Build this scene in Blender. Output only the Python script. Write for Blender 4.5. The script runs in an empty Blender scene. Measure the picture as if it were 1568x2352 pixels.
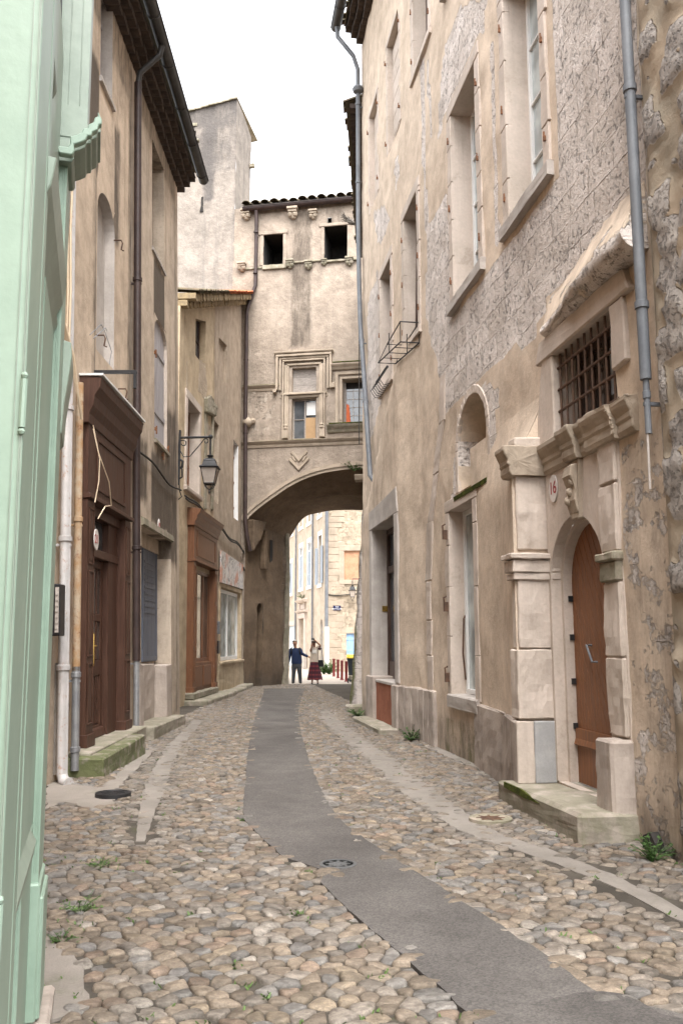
import bpy, bmesh, math, random
import numpy as np
from mathutils import Vector, Matrix
R_ = random.Random(7)
SC = bpy.context.scene
COL = SC.collection
# ------------------------------------------------------------------ survey: camera and walls
F=1973.0; CU,CV=784.0,1176.0; CH=1.65
TH=math.atan(299.0/F); ST,CT=math.sin(TH),math.cos(TH)
def ray(u,v):
    a=(u-CU)/F; b=(CV-v)/F
    return (a, CT-ST*b, ST+CT*b)
def gpt(u,v,z=0.0):
    r=ray(u,v); t=(z-CH)/r[2]; return (r[0]*t,r[1]*t)
class Wall:
    """vertical (or battered) facade plane: s along, z up, o out towards the street"""
    def __init__(s,x,y,ang,side,batter=0.0,off=None):
        a=math.radians(ang); s.p=(x,y); s.d=(math.sin(a),math.cos(a))
        n=(s.d[1],-s.d[0]); s.n=n if side<0 else (-n[0],-n[1])
        s.b=batter; s.off=off
    def P(s,t,z,o=0.0):
        o=o-s.b*z
        if s.off: o+=s.off(t,z)
        return (s.p[0]+s.d[0]*t+s.n[0]*o, s.p[1]+s.d[1]*t+s.n[1]*o, z)
    def at(s,u,v,o=0.0):
        r=ray(u,v)
        A=s.n[0]*r[0]+s.n[1]*r[1]+s.b*r[2]
        k=(o-s.b*CH+s.n[0]*s.p[0]+s.n[1]*s.p[1])/A
        x,y,z=k*r[0],k*r[1],CH+k*r[2]
        return ((x-s.p[0])*s.d[0]+(y-s.p[1])*s.d[1], z)
class Flat:
    """plain frame: s=x, o=-y, z=z"""
    def __init__(s,x=0,y=0,z=0,rot=0):
        s.x,s.y,s.z=x,y,z; s.c,s.q=math.cos(rot),math.sin(rot)
    def P(s,t,z,o=0.0):
        return (s.x+t*s.c+o*s.q, s.y+t*s.q-o*s.c, s.z+z)
W0=Flat()
from mathutils import noise as _nz
def fnoise(x,y,seed=0):
    p=Vector((x*.45,y*.45,seed*7.31)); return 1.5*(_nz.noise(p)+.5*_nz.noise(p*2.3)+.25*_nz.noise(p*5.1))
# ------------------------------------------------------------------ mesh builder
class MB:
    def __init__(s): s.v=[]; s.f=[]; s.uv=[]; s.c=[]; s.mi=[]
    def vert(s,p,uv=(0,0),c=(0,0,0,1)):
        s.v.append(tuple(p)); s.uv.append(uv); s.c.append(c); return len(s.v)-1
    def face(s,idx,mi=0): s.f.append(tuple(idx)); s.mi.append(mi)
    def poly(s,pts,mi=0,uvs=None,c=(0,0,0,1)):
        i=[s.vert(p,uvs[k] if uvs else (0,0),c) for k,p in enumerate(pts)]; s.face(i,mi)
    def hexa(s,p,mi=0,c=(0,0,0,1),uv=None):
        i=[s.vert(q,uv[k] if uv else (0,0),c) for k,q in enumerate(p)]
        for q in ((0,3,2,1),(4,5,6,7),(0,1,5,4),(1,2,6,5),(2,3,7,6),(3,0,4,7)): s.face([i[k] for k in q],mi)
    def box(s,W,s0,s1,z0,z1,o0,o1,mi=0,c=(0,0,0,1),seg=0):
        if seg:
            n=max(1,int(abs(s1-s0)/seg))
            for k in range(n): s.box(W,s0+(s1-s0)*k/n,s0+(s1-s0)*(k+1)/n,z0,z1,o0,o1,mi,c)
            return s
        q=[(s0,z0,o0),(s1,z0,o0),(s1,z0,o1),(s0,z0,o1),(s0,z1,o0),(s1,z1,o0),(s1,z1,o1),(s0,z1,o1)]
        s.hexa([W.P(*k) for k in q],mi,c,[(k[0]+k[2],k[1]) for k in q]); return s
    def prof(s,W,pr,s0,s1,mi=0,c=(0,0,0,1),m0=0,m1=0):
        """(o,z) profile extruded along s; m0,m1 = mitre (s shift per o)"""
        n=len(pr)
        a=[s.vert(W.P(s0+m0*o,z,o),(s0,z),c) for o,z in pr]; b=[s.vert(W.P(s1+m1*o,z,o),(s1,z),c) for o,z in pr]
        for k in range(n):
            j=(k+1)%n; s.face((a[k],a[j],b[j],b[k]),mi)
        s.face(a[::-1],mi); s.face(b,mi); return s
    def slab(s,W,pts,o0,o1,mi=0,c=(0,0,0,1)):
        """(s,z) outline extruded in o"""
        n=len(pts)
        a=[s.vert(W.P(t,z,o0),(t,z),c) for t,z in pts]; b=[s.vert(W.P(t,z,o1),(t,z),c) for t,z in pts]
        for k in range(n):
            j=(k+1)%n; s.face((a[k],a[j],b[j],b[k]),mi)
        s.face(a[::-1],mi); s.face(b,mi); return s
    def col(s,W,pts,z0,z1,mi=0,c=(0,0,0,1)):
        """(s,o) plan extruded in z"""
        n=len(pts)
        a=[s.vert(W.P(t,z0,o),(t+o,z0),c) for t,o in pts]; b=[s.vert(W.P(t,z1,o),(t+o,z1),c) for t,o in pts]
        for k in range(n):
            j=(k+1)%n; s.face((a[k],a[j],b[j],b[k]),mi)
        s.face(a[::-1],mi); s.face(b,mi); return s
    def tube(s,path,r,n=8,mi=0,c=(0,0,0,1),cap=True):
        path=[Vector(p) for p in path]; m=len(path); rs=r if isinstance(r,(list,tuple)) else [r]*m
        rings=[]; prev=None
        for k in range(m):
            t=(path[min(k+1,m-1)]-path[max(k-1,0)]).normalized()
            if prev is None:
                ref=Vector((0,0,1)) if abs(t.z)<.9 else Vector((1,0,0))
                a=t.cross(ref).normalized()
            else:
                a=(prev-t*prev.dot(t)).normalized()
            prev=a; b=t.cross(a)
            rings.append([s.vert(path[k]+(a*math.cos(2*math.pi*j/n)+b*math.sin(2*math.pi*j/n))*rs[k],(j/n,k),c) for j in range(n)])
        for k in range(m-1):
            for j in range(n):
                q=(j+1)%n; s.face((rings[k][j],rings[k][q],rings[k+1][q],rings[k+1][j]),mi)
        if cap: s.face(rings[0][::-1],mi); s.face(rings[-1],mi)
        return s
    def lathe(s,cen,pr,n=12,mi=0,c=(0,0,0,1),sx=1,sy=1):
        rings=[]
        for r,z in pr: rings.append([s.vert((cen[0]+r*sx*math.cos(2*math.pi*j/n+math.pi/n),cen[1]+r*sy*math.sin(2*math.pi*j/n+math.pi/n),cen[2]+z),(j/n,z),c) for j in range(n)])
        for k in range(len(pr)-1):
            for j in range(n):
                q=(j+1)%n; s.face((rings[k][j],rings[k][q],rings[k+1][q],rings[k+1][j]),mi)
        s.face(rings[0][::-1],mi); s.face(rings[-1],mi); return s
    def ball(s,cen,r,n=10,mi=0,sz=1,c=(0,0,0,1),sx=1,sy=1):
        m=max(4,n//2); return s.lathe(cen,[(max(1e-4,r*math.sin(math.pi*k/m)),-r*sz*math.cos(math.pi*k/m)) for k in range(m+1)],n,mi,c,sx,sy)
    def build(s,name,mats,parent=None,loc=None,bev=0,smooth=None,fix=True):
        me=bpy.data.meshes.new(name)
        root=Vector((0,0,0))
        p=parent
        while p is not None: root+=Vector(p['_l'] if '_l' in p else (0,0,0)); p=p.parent
        if loc is None:
            if parent is None and s.v:
                a=np.array(s.v); loc=((a[:,0].min()+a[:,0].max())/2,(a[:,1].min()+a[:,1].max())/2,a[:,2].min())
            else: loc=(0,0,0)
        L=Vector(loc); off=root+L
        me.from_pydata([(x-off.x,y-off.y,z-off.z) for x,y,z in s.v],[],s.f)
        if not isinstance(mats,(list,tuple)): mats=[mats]
        for m in mats: me.materials.append(m)
        if any(s.mi): me.polygons.foreach_set('material_index',s.mi)
        li=np.zeros(len(me.loops),dtype=np.int32); me.loops.foreach_get('vertex_index',li)
        ul=me.uv_layers.new(name='UVMap'); ul.data.foreach_set('uv',np.array(s.uv,dtype=np.float32)[li].ravel())
        at=me.attributes.new('mask','FLOAT_COLOR','POINT'); at.data.foreach_set('color',np.array(s.c,dtype=np.float32).ravel())
        if fix:
            bm=bmesh.new(); bm.from_mesh(me); bmesh.ops.recalc_face_normals(bm,faces=bm.faces); bm.to_mesh(me); bm.free()
        if smooth is not None:
            me.polygons.foreach_set('use_smooth',[True]*len(me.polygons)); me.set_sharp_from_angle(angle=math.radians(smooth))
        me.update()
        o=bpy.data.objects.new(name,me); COL.objects.link(o); o.parent=parent; o.location=L; o['_l']=tuple(L)
        if bev:
            b=o.modifiers.new('edge','BEVEL'); b.width=bev; b.segments=1; b.limit_method='ANGLE'; b.angle_limit=math.radians(40)
        return o
def tag(o,label,cat,group=None,kind=None):
    if label: o['label']=label
    if cat: o['category']=cat
    if group: o['group']=group
    if kind: o['kind']=kind
    return o
def thing(name,label,cat,loc=(0,0,0),group=None,rot=0):
    o=bpy.data.objects.new(name,None); COL.objects.link(o); o.location=loc; o['_l']=tuple(loc); o.empty_display_size=.2; o.rotation_euler=(0,0,rot)
    return tag(o,label,cat,group)
def dup(o,loc,label=None,rotz=0,scale=1):
    r=o.copy(); COL.objects.link(r); r.location=loc; r['_l']=tuple(loc); r.rotation_euler=(0,0,rotz); r.scale=(scale,)*3
    if label: r['label']=label
    for ch in list(o.children):
        c=ch.copy(); COL.objects.link(c); c.parent=r
        for g in ch.children:
            d=g.copy(); COL.objects.link(d); d.parent=c
    return r
def text_mesh(txt,size,W,sc,zc,o,depth,name,mat,parent=None,flip=1):
    cu=bpy.data.curves.new('t','FONT'); cu.body=txt; cu.size=size; cu.align_x='CENTER'; cu.align_y='CENTER'; cu.extrude=depth/2
    t=bpy.data.objects.new('t',cu); COL.objects.link(t)
    dg=bpy.context.evaluated_depsgraph_get(); me=bpy.data.meshes.new_from_object(t.evaluated_get(dg))
    bpy.data.objects.remove(t); m=MB()
    for v in me.vertices: m.vert(W.P(sc+v.co.x*flip,zc+v.co.y,o+v.co.z))
    for p in me.polygons: m.face(p.vertices)
    bpy.data.meshes.remove(me)
    return m.build(name,mat,parent)
# ------------------------------------------------------------------ wall sheet with openings
def frange(a,b,st):
    n=max(1,int(round((b-a)/st))); return [a+(b-a)*k/n for k in range(n+1)]
def arc_pts(s0,s1,zs,rise,n=14):
    c=(s0+s1)/2; r=(s1-s0)/2
    return [(c-r*math.cos(math.pi*k/n), zs+rise*math.sin(math.pi*k/n)) for k in range(n+1)]
def wall(W,s0,s1,z0,z1,ops=(),step=.3,mask=None,zmap=None,mb=None,jit=0.0):
    """ops: dict s0,s1,z0,z1,depth[,arc=rise][,rev=material index of reveal]"""
    mb=mb or MB(); mask=mask or (lambda s,z:(0,0,0,1)); zmap=zmap or (lambda s,z:z)
    S=set(frange(s0,s1,step)); Z=set(frange(z0,z1,step))
    for o in ops:
        S|={o['s0'],o['s1']}; Z|={o['z0'],o['z1']}
        if o.get('arc'): Z.add(o['z1']-o['arc'])
    def clean(X,keep):
        X=sorted(X); out=[]
        for x in X:
            if out and x-out[-1]<.03:
                if x in keep: out[-1]=x if out[-1] not in keep else out[-1]
                if x in keep and out[-1]!=x: out.append(x)
            else: out.append(x)
        return out
    kS={o[k] for o in ops for k in ('s0','s1')}|{s0,s1}; kZ={o[k] for o in ops for k in ('z0','z1')}|{z0,z1}|{o['z1']-o['arc'] for o in ops if o.get('arc')}
    S=clean(S,kS); Z=clean(Z,kZ); vid={}
    def V(i,j):
        k=(i,j)
        if k not in vid:
            s,z=S[i],Z[j]; zz=zmap(s,z); dj=jit*fnoise(s*3,z*3,5) if jit else 0
            vid[k]=mb.vert(W.P(s,zz,dj),(s,zz),mask(s,zz))
        return vid[k]
    def inside(s,z):
        for o in ops:
            if o['s0']<s<o['s1'] and o['z0']<z<o['z1']: return True
        return False
    for i in range(len(S)-1):
        for j in range(len(Z)-1):
            if not inside((S[i]+S[i+1])/2,(Z[j]+Z[j+1])/2): mb.face((V(i,j),V(i+1,j),V(i+1,j+1),V(i,j+1)))
    for o in ops:
        d=o.get('depth',.25); mi=o.get('rev',0); a,b,c,e=o['s0'],o['s1'],o['z0'],o['z1']
        zt=e-o.get('arc',0)
        ss=[x for x in S if a<=x<=b]; zz=[x for x in Z if c<=x<=zt]
        def strip(pts):
            for (p,q) in zip(pts,pts[1:]):
                mb.poly([W.P(p[0],zmap(*p),0),W.P(q[0],zmap(*q),0),W.P(q[0],zmap(*q),-d),W.P(p[0],zmap(*p),-d)],mi,[(p[0],p[1]),(q[0],q[1]),(q[0]+d,q[1]),(p[0]+d,p[1])],mask(p[0],p[1]) if mi==0 else (0,0,0,1))
        strip([(a,z) for z in zz]); strip([(b,z) for z in zz]); strip([(s,c) for s in ss])
        if o.get('arc'):
            A=arc_pts(a,b,zt,o['arc']); strip(A); h=len(A)//2
            for k in range(h):   # spandrels
                for cn,(p,q) in (((a,e),(A[k],A[k+1])),((b,e),(A[-1-k],A[-2-k]))):
                    mb.poly([W.P(*cn),W.P(*p),W.P(*q)],0,[cn,p,q],mask(*p))
        else: strip([(s,e) for s in ss])
        if o.get('back') is not None:
            mb.poly([W.P(a,c,-d),W.P(b,c,-d),W.P(b,e,-d),W.P(a,e,-d)],o['back'],[(a,c),(b,c),(b,e),(a,e)])
    return mb
def op4(W,nt,ft,nb,fb,**k):
    q=[W.at(*p) for p in (nt,ft,nb,fb)]
    s0=(q[0][0]+q[2][0])/2; s1=(q[1][0]+q[3][0])/2
    if s0>s1: s0,s1=s1,s0
    d=dict(s0=s0,s1=s1,z1=(q[0][1]+q[1][1])/2,z0=(q[2][1]+q[3][1])/2,depth=.25); d.update(k); return d
def opr(W,a,b,**k):
    p,q=W.at(*a),W.at(*b); d=dict(s0=min(p[0],q[0]),s1=max(p[0],q[0]),z0=min(p[1],q[1]),z1=max(p[1],q[1]),depth=.25); d.update(k); return d
def inpoly(x,y,P):
    c=False; j=len(P)-1
    for i in range(len(P)):
        if (P[i][1]>y)!=(P[j][1]>y) and x<(P[j][0]-P[i][0])*(y-P[i][1])/(P[j][1]-P[i][1])+P[i][0]: c=not c
        j=i
    return c
# ------------------------------------------------------------------ materials
class NT:
    def __init__(s,name):
        s.m=bpy.data.materials.new(name); s.m.use_nodes=True; s.t=s.m.node_tree
        s.b=s.t.nodes['Principled BSDF']; s.x=s.n('ShaderNodeTexCoord'); s.ob=s.x.outputs['Object']
    def n(s,typ,ins=None,**kw):
        nd=s.t.nodes.new(typ)
        for k,v in kw.items(): setattr(nd,k,v)
        for k,v in (ins or {}).items(): s.set(nd.inputs[k],v)
        return nd
    def set(s,sock,v):
        if isinstance(v,bpy.types.NodeSocket): s.t.links.new(v,sock)
        else:
            if sock.type=='RGBA' and len(v)==3: v=(*v,1)
            sock.default_value=v
    def math(s,op,a,b=0,clamp=False): return s.n('ShaderNodeMath',{0:a,1:b},operation=op,use_clamp=clamp).outputs[0]
    def noise(s,vec,scale,detail=4,rough=.55,dist=0): return s.n('ShaderNodeTexNoise',{'Vector':vec,'Scale':scale,'Detail':detail,'Roughness':rough,'Distortion':dist}).outputs[0]
    def mapv(s,vec,sc=(1,1,1),loc=(0,0,0),rot=(0,0,0)): return s.n('ShaderNodeMapping',{'Vector':vec,'Scale':sc,'Location':loc,'Rotation':rot}).outputs[0]
    def mix(s,f,a,b,bt='MIX'): return s.n('ShaderNodeMix',{0:f,6:a,7:b},data_type='RGBA',blend_type=bt).outputs[2]
    def ramp(s,f,lo,hi,a=0,b=1): return s.n('ShaderNodeMapRange',{0:f,1:lo,2:hi,3:a,4:b},clamp=True,interpolation_type='SMOOTHSTEP').outputs[0]
    def out(s,col=None,rough=None,h=None,bd=.01,bs=.6,**kw):
        if col is not None: s.set(s.b.inputs['Base Color'],col)
        if rough is not None: s.set(s.b.inputs['Roughness'],rough)
        for k,v in kw.items(): s.set(s.b.inputs[k],v)
        if h is not None:
            bp=s.n('ShaderNodeBump',{'Height':h,'Distance':bd,'Strength':bs}); s.t.links.new(bp.outputs[0],s.b.inputs['Normal'])
        return s.m
def surf(name,c1,c2,sc=2.0,rough=.8,bump=.3,bs=40,bd=.004,metal=0,spec=.4,streak=0,sk=(.05,.04,.035),spots=0,spc=(.1,.05,.02),spsc=8,moss=0,grain=0):
    t=NT(name); n1=t.noise(t.ob,sc,6,.6); c=t.mix(t.ramp(n1,.35,.65),c1,c2)
    n2=t.noise(t.ob,bs,4,.6); c=t.mix(.35,c,t.mix(n2,(.25,.25,.25),(1,1,1)),'MULTIPLY') if grain==0 else t.mix(grain,c,t.mix(n2,(.1,.1,.1),(1.2,1.2,1.2)),'MULTIPLY')
    if streak:
        sv=t.mapv(t.ob,(5,5,.35)); f=t.ramp(t.noise(sv,1,5,.65),.5,.8,0,streak); c=t.mix(f,c,sk)
    if spots:
        f=t.ramp(t.noise(t.ob,spsc,6,.7),.55,.68,0,spots); c=t.mix(f,c,spc)
    if moss:
        f=t.ramp(t.noise(t.ob,4,6,.7),.36,.54,0,moss); c=t.mix(f,c,(.07,.085,.02))
    return t.out(c,rough,n2,bd,bump,**{'Metallic':metal,'Specular IOR Level':spec})
def wallmat(name,p1,p2,s1=(.5,.44,.38),s2=(.36,.31,.27),mor=(.36,.30,.23),bw=.5,bh=.28,warp=.05,pit=.5,streak=.35,stain=(.075,.06,.048),pb=.35,sb=1.0,sk=None):
    t=NT(name); uv=t.n('ShaderNodeUVMap').outputs[0]; at=t.n('ShaderNodeAttribute',attribute_name='mask').outputs['Color']; sk=sk or stain
    sp=t.n('ShaderNodeSeparateColor',{0:at}); mr,mg,mbl=sp.outputs[0],sp.outputs[1],sp.outputs[2]
    def warped(sc,amt,src):
        wn=t.n('ShaderNodeTexNoise',{'Vector':uv,'Scale':sc,'Detail':5}).outputs[1]
        wv=t.n('ShaderNodeVectorMath',{0:wn,1:(.5,.5,.5)},operation='SUBTRACT').outputs[0]; wv=t.n('ShaderNodeVectorMath',{0:wv,'Scale':amt},operation='SCALE').outputs[0]
        return t.n('ShaderNodeVectorMath',{0:src,1:wv},operation='ADD').outputs[0]
    u2=warped(9,warp*.55,warped(1.6,warp*2,uv))
    br=t.n('ShaderNodeTexBrick',{'Vector':u2,'Color1':(0,0,0),'Color2':(1,1,1),'Mortar':(.5,.5,.5),'Scale':1,'Mortar Size':.013,'Mortar Smooth':.7,'Bias':0,'Brick Width':bw,'Row Height':bh},offset=.43,squash=.72,squash_frequency=3)
    rnd=t.n('ShaderNodeSeparateColor',{0:br.outputs[0]}).outputs[0]; jn=t.math('MULTIPLY',br.outputs[1],t.ramp(t.noise(uv,1.9,6,.75),.40,.66,.05,1))
    sn=t.noise(t.ob,5,8,.7); fine=t.noise(t.ob,38,5,.7); med=t.noise(t.ob,15,6,.7)
    scol=t.mix(rnd,s1,s2); scol=t.mix(t.math('MULTIPLY',jn,.6),scol,mor)
    scol=t.mix(.6,scol,t.mix(sn,(.42,.39,.37),(1.28,1.25,1.23)),'MULTIPLY')
    pits=t.ramp(t.math('ADD',t.math('MULTIPLY',t.noise(t.ob,19,5,.7),.7),t.math('MULTIPLY',sn,.3)),.36,.47,1,0)
    scol=t.mix(t.math('MULTIPLY',pits,pit),scol,tuple(x*.38 for x in s2))
    pn=t.noise(t.ob,.5,8,.72); pcol=t.mix(t.ramp(pn,.32,.68),p1,p2)
    pcol=t.mix(.35,pcol,t.mix(fine,(.42,.40,.37),(1.2,1.2,1.2)),'MULTIPLY')
    mid=t.noise(t.ob,2.4,8,.72); pcol=t.mix(.55,pcol,t.mix(t.ramp(mid,.3,.68),(.55,.53,.51),(1.14,1.14,1.13)),'MULTIPLY')
    spk=t.ramp(t.noise(t.ob,11,6,.75),.62,.70,0,.55); pcol=t.mix(spk,pcol,tuple(x*.45 for x in p2))
    ed=t.math('ADD',mr,t.math('MULTIPLY',t.math('SUBTRACT',t.noise(uv,2.6,8,.72),.5),1.0)); fac=t.ramp(ed,.475,.525)
    col=t.mix(fac,pcol,scol)
    if streak:
        f=t.ramp(t.noise(t.mapv(t.ob,(3.2,3.2,.2)),1,7,.7),.48,.78,0,streak); col=t.mix(f,col,sk)
    dn=t.noise(t.mapv(t.ob,(3,3,.8)),1.6,8,.72)
    df=t.ramp(t.math('ADD',mg,t.math('MULTIPLY',t.math('SUBTRACT',dn,.5),1.1)),.22,.85,0,.9); col=t.mix(df,col,stain)
    mf=t.ramp(t.math('ADD',mbl,t.math('MULTIPLY',t.math('SUBTRACT',t.noise(t.mapv(t.ob,(6,6,2.5)),1,8,.75),.5),1.1)),.45,.8,0,.8); col=t.mix(mf,col,(.085,.09,.028))
    h1=t.math('MULTIPLY',t.math('ADD',t.math('MULTIPLY',fine,.3),t.math('ADD',t.math('MULTIPLY',t.noise(t.ob,7,6,.65),.9),t.math('MULTIPLY',mid,.8))),pb)
    h2=t.math('ADD',t.math('ADD',t.math('MULTIPLY',sn,1.2),t.math('MULTIPLY',med,.8)),t.math('ADD',t.math('MULTIPLY',fine,.35),t.math('MULTIPLY',rnd,.35)))
    h2=t.math('SUBTRACT',h2,t.math('ADD',t.math('MULTIPLY',jn,1.1),t.math('MULTIPLY',pits,.9)))
    h2=t.math('SUBTRACT',t.math('MULTIPLY',h2,sb),.5)
    h=t.n('ShaderNodeMix',{0:fac,2:h1,3:h2},data_type='FLOAT').outputs[0]
    return t.out(col,.92,h,.035,.85,**{'Specular IOR Level':.15})
def rubblemat(name):
    t=NT(name); uv=t.n('ShaderNodeUVMap').outputs[0]; at=t.n('ShaderNodeAttribute',attribute_name='mask').outputs['Color']
    sp=t.n('ShaderNodeSeparateColor',{0:at}); mr,mg,mbl=sp.outputs[0],sp.outputs[1],sp.outputs[2]
    sn=t.noise(t.ob,4,8,.7); fine=t.noise(t.ob,30,6,.75); big=t.noise(t.ob,1.3,5,.6)
    st=t.mix(t.ramp(sn,.3,.7),(.25,.225,.205),(.44,.40,.36)); pits=t.ramp(t.noise(t.ob,22,4,.65),.36,.5,1,0)
    st=t.mix(t.math('MULTIPLY',pits,.5),st,(.15,.135,.125))
    pl=t.mix(t.ramp(big,.35,.65),(.40,.32,.235),(.30,.26,.20)); pl=t.mix(.4,pl,t.mix(fine,(.5,.5,.5),(1.15,1.15,1.15)),'MULTIPLY')
    ed=t.math('ADD',mr,t.math('MULTIPLY',t.math('SUBTRACT',t.noise(uv,5,7,.7),.5),.5)); fac=t.ramp(ed,.42,.56)
    col=t.mix(fac,pl,st)
    dn=t.noise(t.mapv(t.ob,(2.5,2.5,1)),1.6,7,.7)
    df=t.ramp(t.math('ADD',mg,t.math('MULTIPLY',t.math('SUBTRACT',dn,.5),.9)),.3,.95,0,.8); col=t.mix(df,col,(.085,.075,.066))
    mf=t.ramp(t.math('ADD',mbl,t.math('MULTIPLY',t.math('SUBTRACT',t.noise(t.ob,6,7,.75),.5),1.0)),.45,.8,0,.8); col=t.mix(mf,col,(.10,.105,.03))
    h=t.math('ADD',t.math('MULTIPLY',fac,t.math('SUBTRACT',t.math('MULTIPLY',sn,1.2),t.math('MULTIPLY',pits,1.0))),t.math('MULTIPLY',fine,.35))
    return t.out(col,.92,h,.03,.8,**{'Specular IOR Level':.2})
def woodmat(name,c1,c2,rough=.45,gr=(1,1,1),spec=.4,boards=0,rot=0,wear=0,wc=(.3,.25,.2)):
    t=NT(name); v=t.mapv(t.ob,(14*gr[0],14*gr[1],1.0*gr[2]),rot=(rot,0,0)); n=t.noise(v,1.6,6,.65,.6); c=t.mix(t.ramp(n,.3,.72),c1,c2); c=t.mix(.45,c,t.mix(t.ramp(t.noise(t.mapv(t.ob,(30*gr[0],30*gr[1],1.6*gr[2]),rot=(rot,0,0)),1.5,6,.7,.5),.35,.62),(.45,.42,.4),(1.15,1.15,1.15)),'MULTIPLY')
    if wear: c=t.mix(t.ramp(t.noise(t.ob,5,7,.7),.58,.72,0,wear),c,wc)
    return t.out(c,t.ramp(n,.2,.8,rough*.8,rough*1.25),n,.003,.35,**{'Specular IOR Level':spec})
M={}
M['plA']=wallmat('plaster_tan_streaked',(.62,.505,.395),(.51,.415,.325),streak=.5,bw=.6,bh=.3)
M['plB']=wallmat('plaster_grey_tan',(.58,.485,.39),(.47,.395,.32),streak=.65)
M['plC']=wallmat('plaster_ochre_worn',(.56,.445,.31),(.46,.375,.265),streak=.4,s1=(.55,.46,.36),s2=(.46,.38,.29))
M['plD']=wallmat('plaster_brown_grey',(.48,.39,.305),(.39,.32,.25),streak=.5)
M['plP']=wallmat('plaster_peach',(.50,.32,.19),(.42,.27,.17),streak=.25)
M['arch']=wallmat('render_cream_rough',(.385,.32,.262),(.295,.245,.20),s1=(.45,.39,.325),s2=(.36,.31,.26),streak=.45,pb=1.1,warp=.03,sk=(.17,.145,.12))
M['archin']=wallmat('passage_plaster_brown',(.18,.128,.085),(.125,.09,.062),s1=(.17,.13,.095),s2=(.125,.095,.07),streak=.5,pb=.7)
M['tower']=wallmat('tower_render_pale',(.335,.293,.255),(.25,.22,.193),streak=.55,pb=1.0,sk=(.13,.12,.11),stain=(.10,.09,.085))
M['plR']=wallmat('facade_tan_and_stone',(.67,.555,.445),(.55,.45,.355),s1=(.75,.69,.645),s2=(.60,.54,.49),mor=(.38,.32,.265),bw=.66,bh=.33,warp=.075,pit=.8,streak=.4,sk=(.30,.25,.205),sb=1.25,stain=(.12,.10,.085))
M['rub']=rubblemat('rubble_wall')
M['lime']=surf('limestone_dressed',(.60,.51,.44),(.49,.415,.35),1.3,.85,.5,24,.008,spots=.65,spc=(.33,.27,.22),spsc=2.2,streak=.3,sk=(.17,.14,.12))
M['limegrey']=surf('limestone_grey',(.50,.45,.41),(.40,.36,.325),2.2,.85,.35,30,.006,streak=.25)
M['limedark']=surf('limestone_weathered',(.40,.34,.275),(.29,.25,.20),2.5,.9,.5,30,.006,streak=.4,moss=.35)
M['limeold']=surf('limestone_carved_old',(.43,.35,.27),(.33,.27,.205),2.0,.9,.4,30,.006,streak=.3)
M['plinth']=surf('plinth_render',(.46,.39,.335),(.34,.285,.245),1.8,.9,.5,30,.006,streak=.55,spots=.5,spc=(.2,.165,.14),spsc=2)
M['bluestone']=surf('slab_bluegrey',(.38,.37,.36),(.32,.315,.31),5,.8,.3,60,.002)
M['mossy']=surf('step_mossy',(.30,.26,.21),(.20,.175,.14),2.5,.95,.6,25,.01,moss=.8)
M['step']=surf('step_stone',(.40,.35,.295),(.29,.25,.205),2.5,.9,.5,25,.008,moss=.35,streak=.2)
M['moss']=surf('moss',(.11,.125,.028),(.055,.065,.018),9,1,1,60,.02,spec=.1)
M['brown']=woodmat('shopfront_brown_paint',(.055,.025,.016),(.088,.043,.028),.5,spec=.3,wear=.2,wc=(.13,.07,.045))
M['brown2']=woodmat('shopfront_rust_brown',(.135,.055,.024),(.19,.085,.042),.5,wear=.45,wc=(.30,.22,.17))
M['door']=woodmat('door_oak_oiled',(.155,.062,.025),(.23,.098,.042),.52,spec=.4,wear=.3,wc=(.05,.022,.012))
M['doordark']=woodmat('door_dark_wood',(.045,.025,.018),(.07,.04,.028),.45)
M['oldwood']=woodmat('boards_grey',(.22,.19,.17),(.32,.29,.26),.8,(.1,1,14))
M['greyshut']=woodmat('shutter_lilac_grey',(.30,.285,.30),(.39,.375,.385),.7)
M['bluedoor']=woodmat('shutter_slate_blue',(.085,.10,.135),(.115,.13,.165),.5)
M['paleblue']=woodmat('gate_pale_blue',(.55,.64,.72),(.62,.70,.76),.6)
M['blue']=woodmat('shutter_sky_blue',(.22,.37,.60),(.28,.43,.64),.55)
M['shutgrey']=woodmat('shutter_blue_grey',(.31,.36,.42),(.37,.42,.47),.6)
M['green']=surf('paint_mint_green',(.275,.365,.29),(.235,.32,.25),2.2,.42,.35,26,.003,spec=.4,grain=.14,streak=.45,sk=(.25,.33,.265))
M['greendk']=surf('paint_mint_shaded_worn',(.25,.305,.245),(.205,.255,.205),5,.4,.3,26,.003,spec=.5,grain=.12,streak=.4,sk=(.21,.22,.19))  # worn mint, darkened to paint the shadow on soffits and mouldings
M['trimgrey']=surf('metal_trim_grey',(.36,.36,.33),(.46,.46,.42),5,.35,.2,30,.002,metal=.3,streak=.3,sk=(.25,.24,.21),grain=.1)
M['white']=surf('paint_white',(.72,.71,.69),(.66,.65,.63),4,.5,.1,40,.001,grain=.1)
M['pvc']=surf('pipe_white_paint',(.46,.44,.43),(.40,.385,.375),4,.45,.15,30,.002,spots=.7,spc=(.30,.17,.10),spsc=14,grain=.1,streak=.2,sk=(.36,.31,.28))
M['rust']=surf('pipe_rusty_ochre',(.42,.33,.235),(.36,.21,.10),6,.75,.4,40,.003,spots=.8,spc=(.16,.06,.025),spsc=9)
M['zinc']=surf('zinc_pipe',(.26,.26,.27),(.33,.33,.33),6,.42,.15,40,.001,metal=.5,grain=.15)
M['pipegrey']=surf('pipe_grey_painted',(.12,.13,.145),(.17,.18,.195),3,.55,.2,40,.002,metal=.0,streak=.2,sk=(.34,.33,.31))
M['pipebrown']=surf('pipe_brown',(.035,.022,.02),(.055,.034,.03),4,.5,.2,40,.002,metal=.1)
M['gutter']=surf('gutter_dark',(.035,.034,.034),(.06,.058,.056),3,.5,.2,30,.002,metal=.3)
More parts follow.
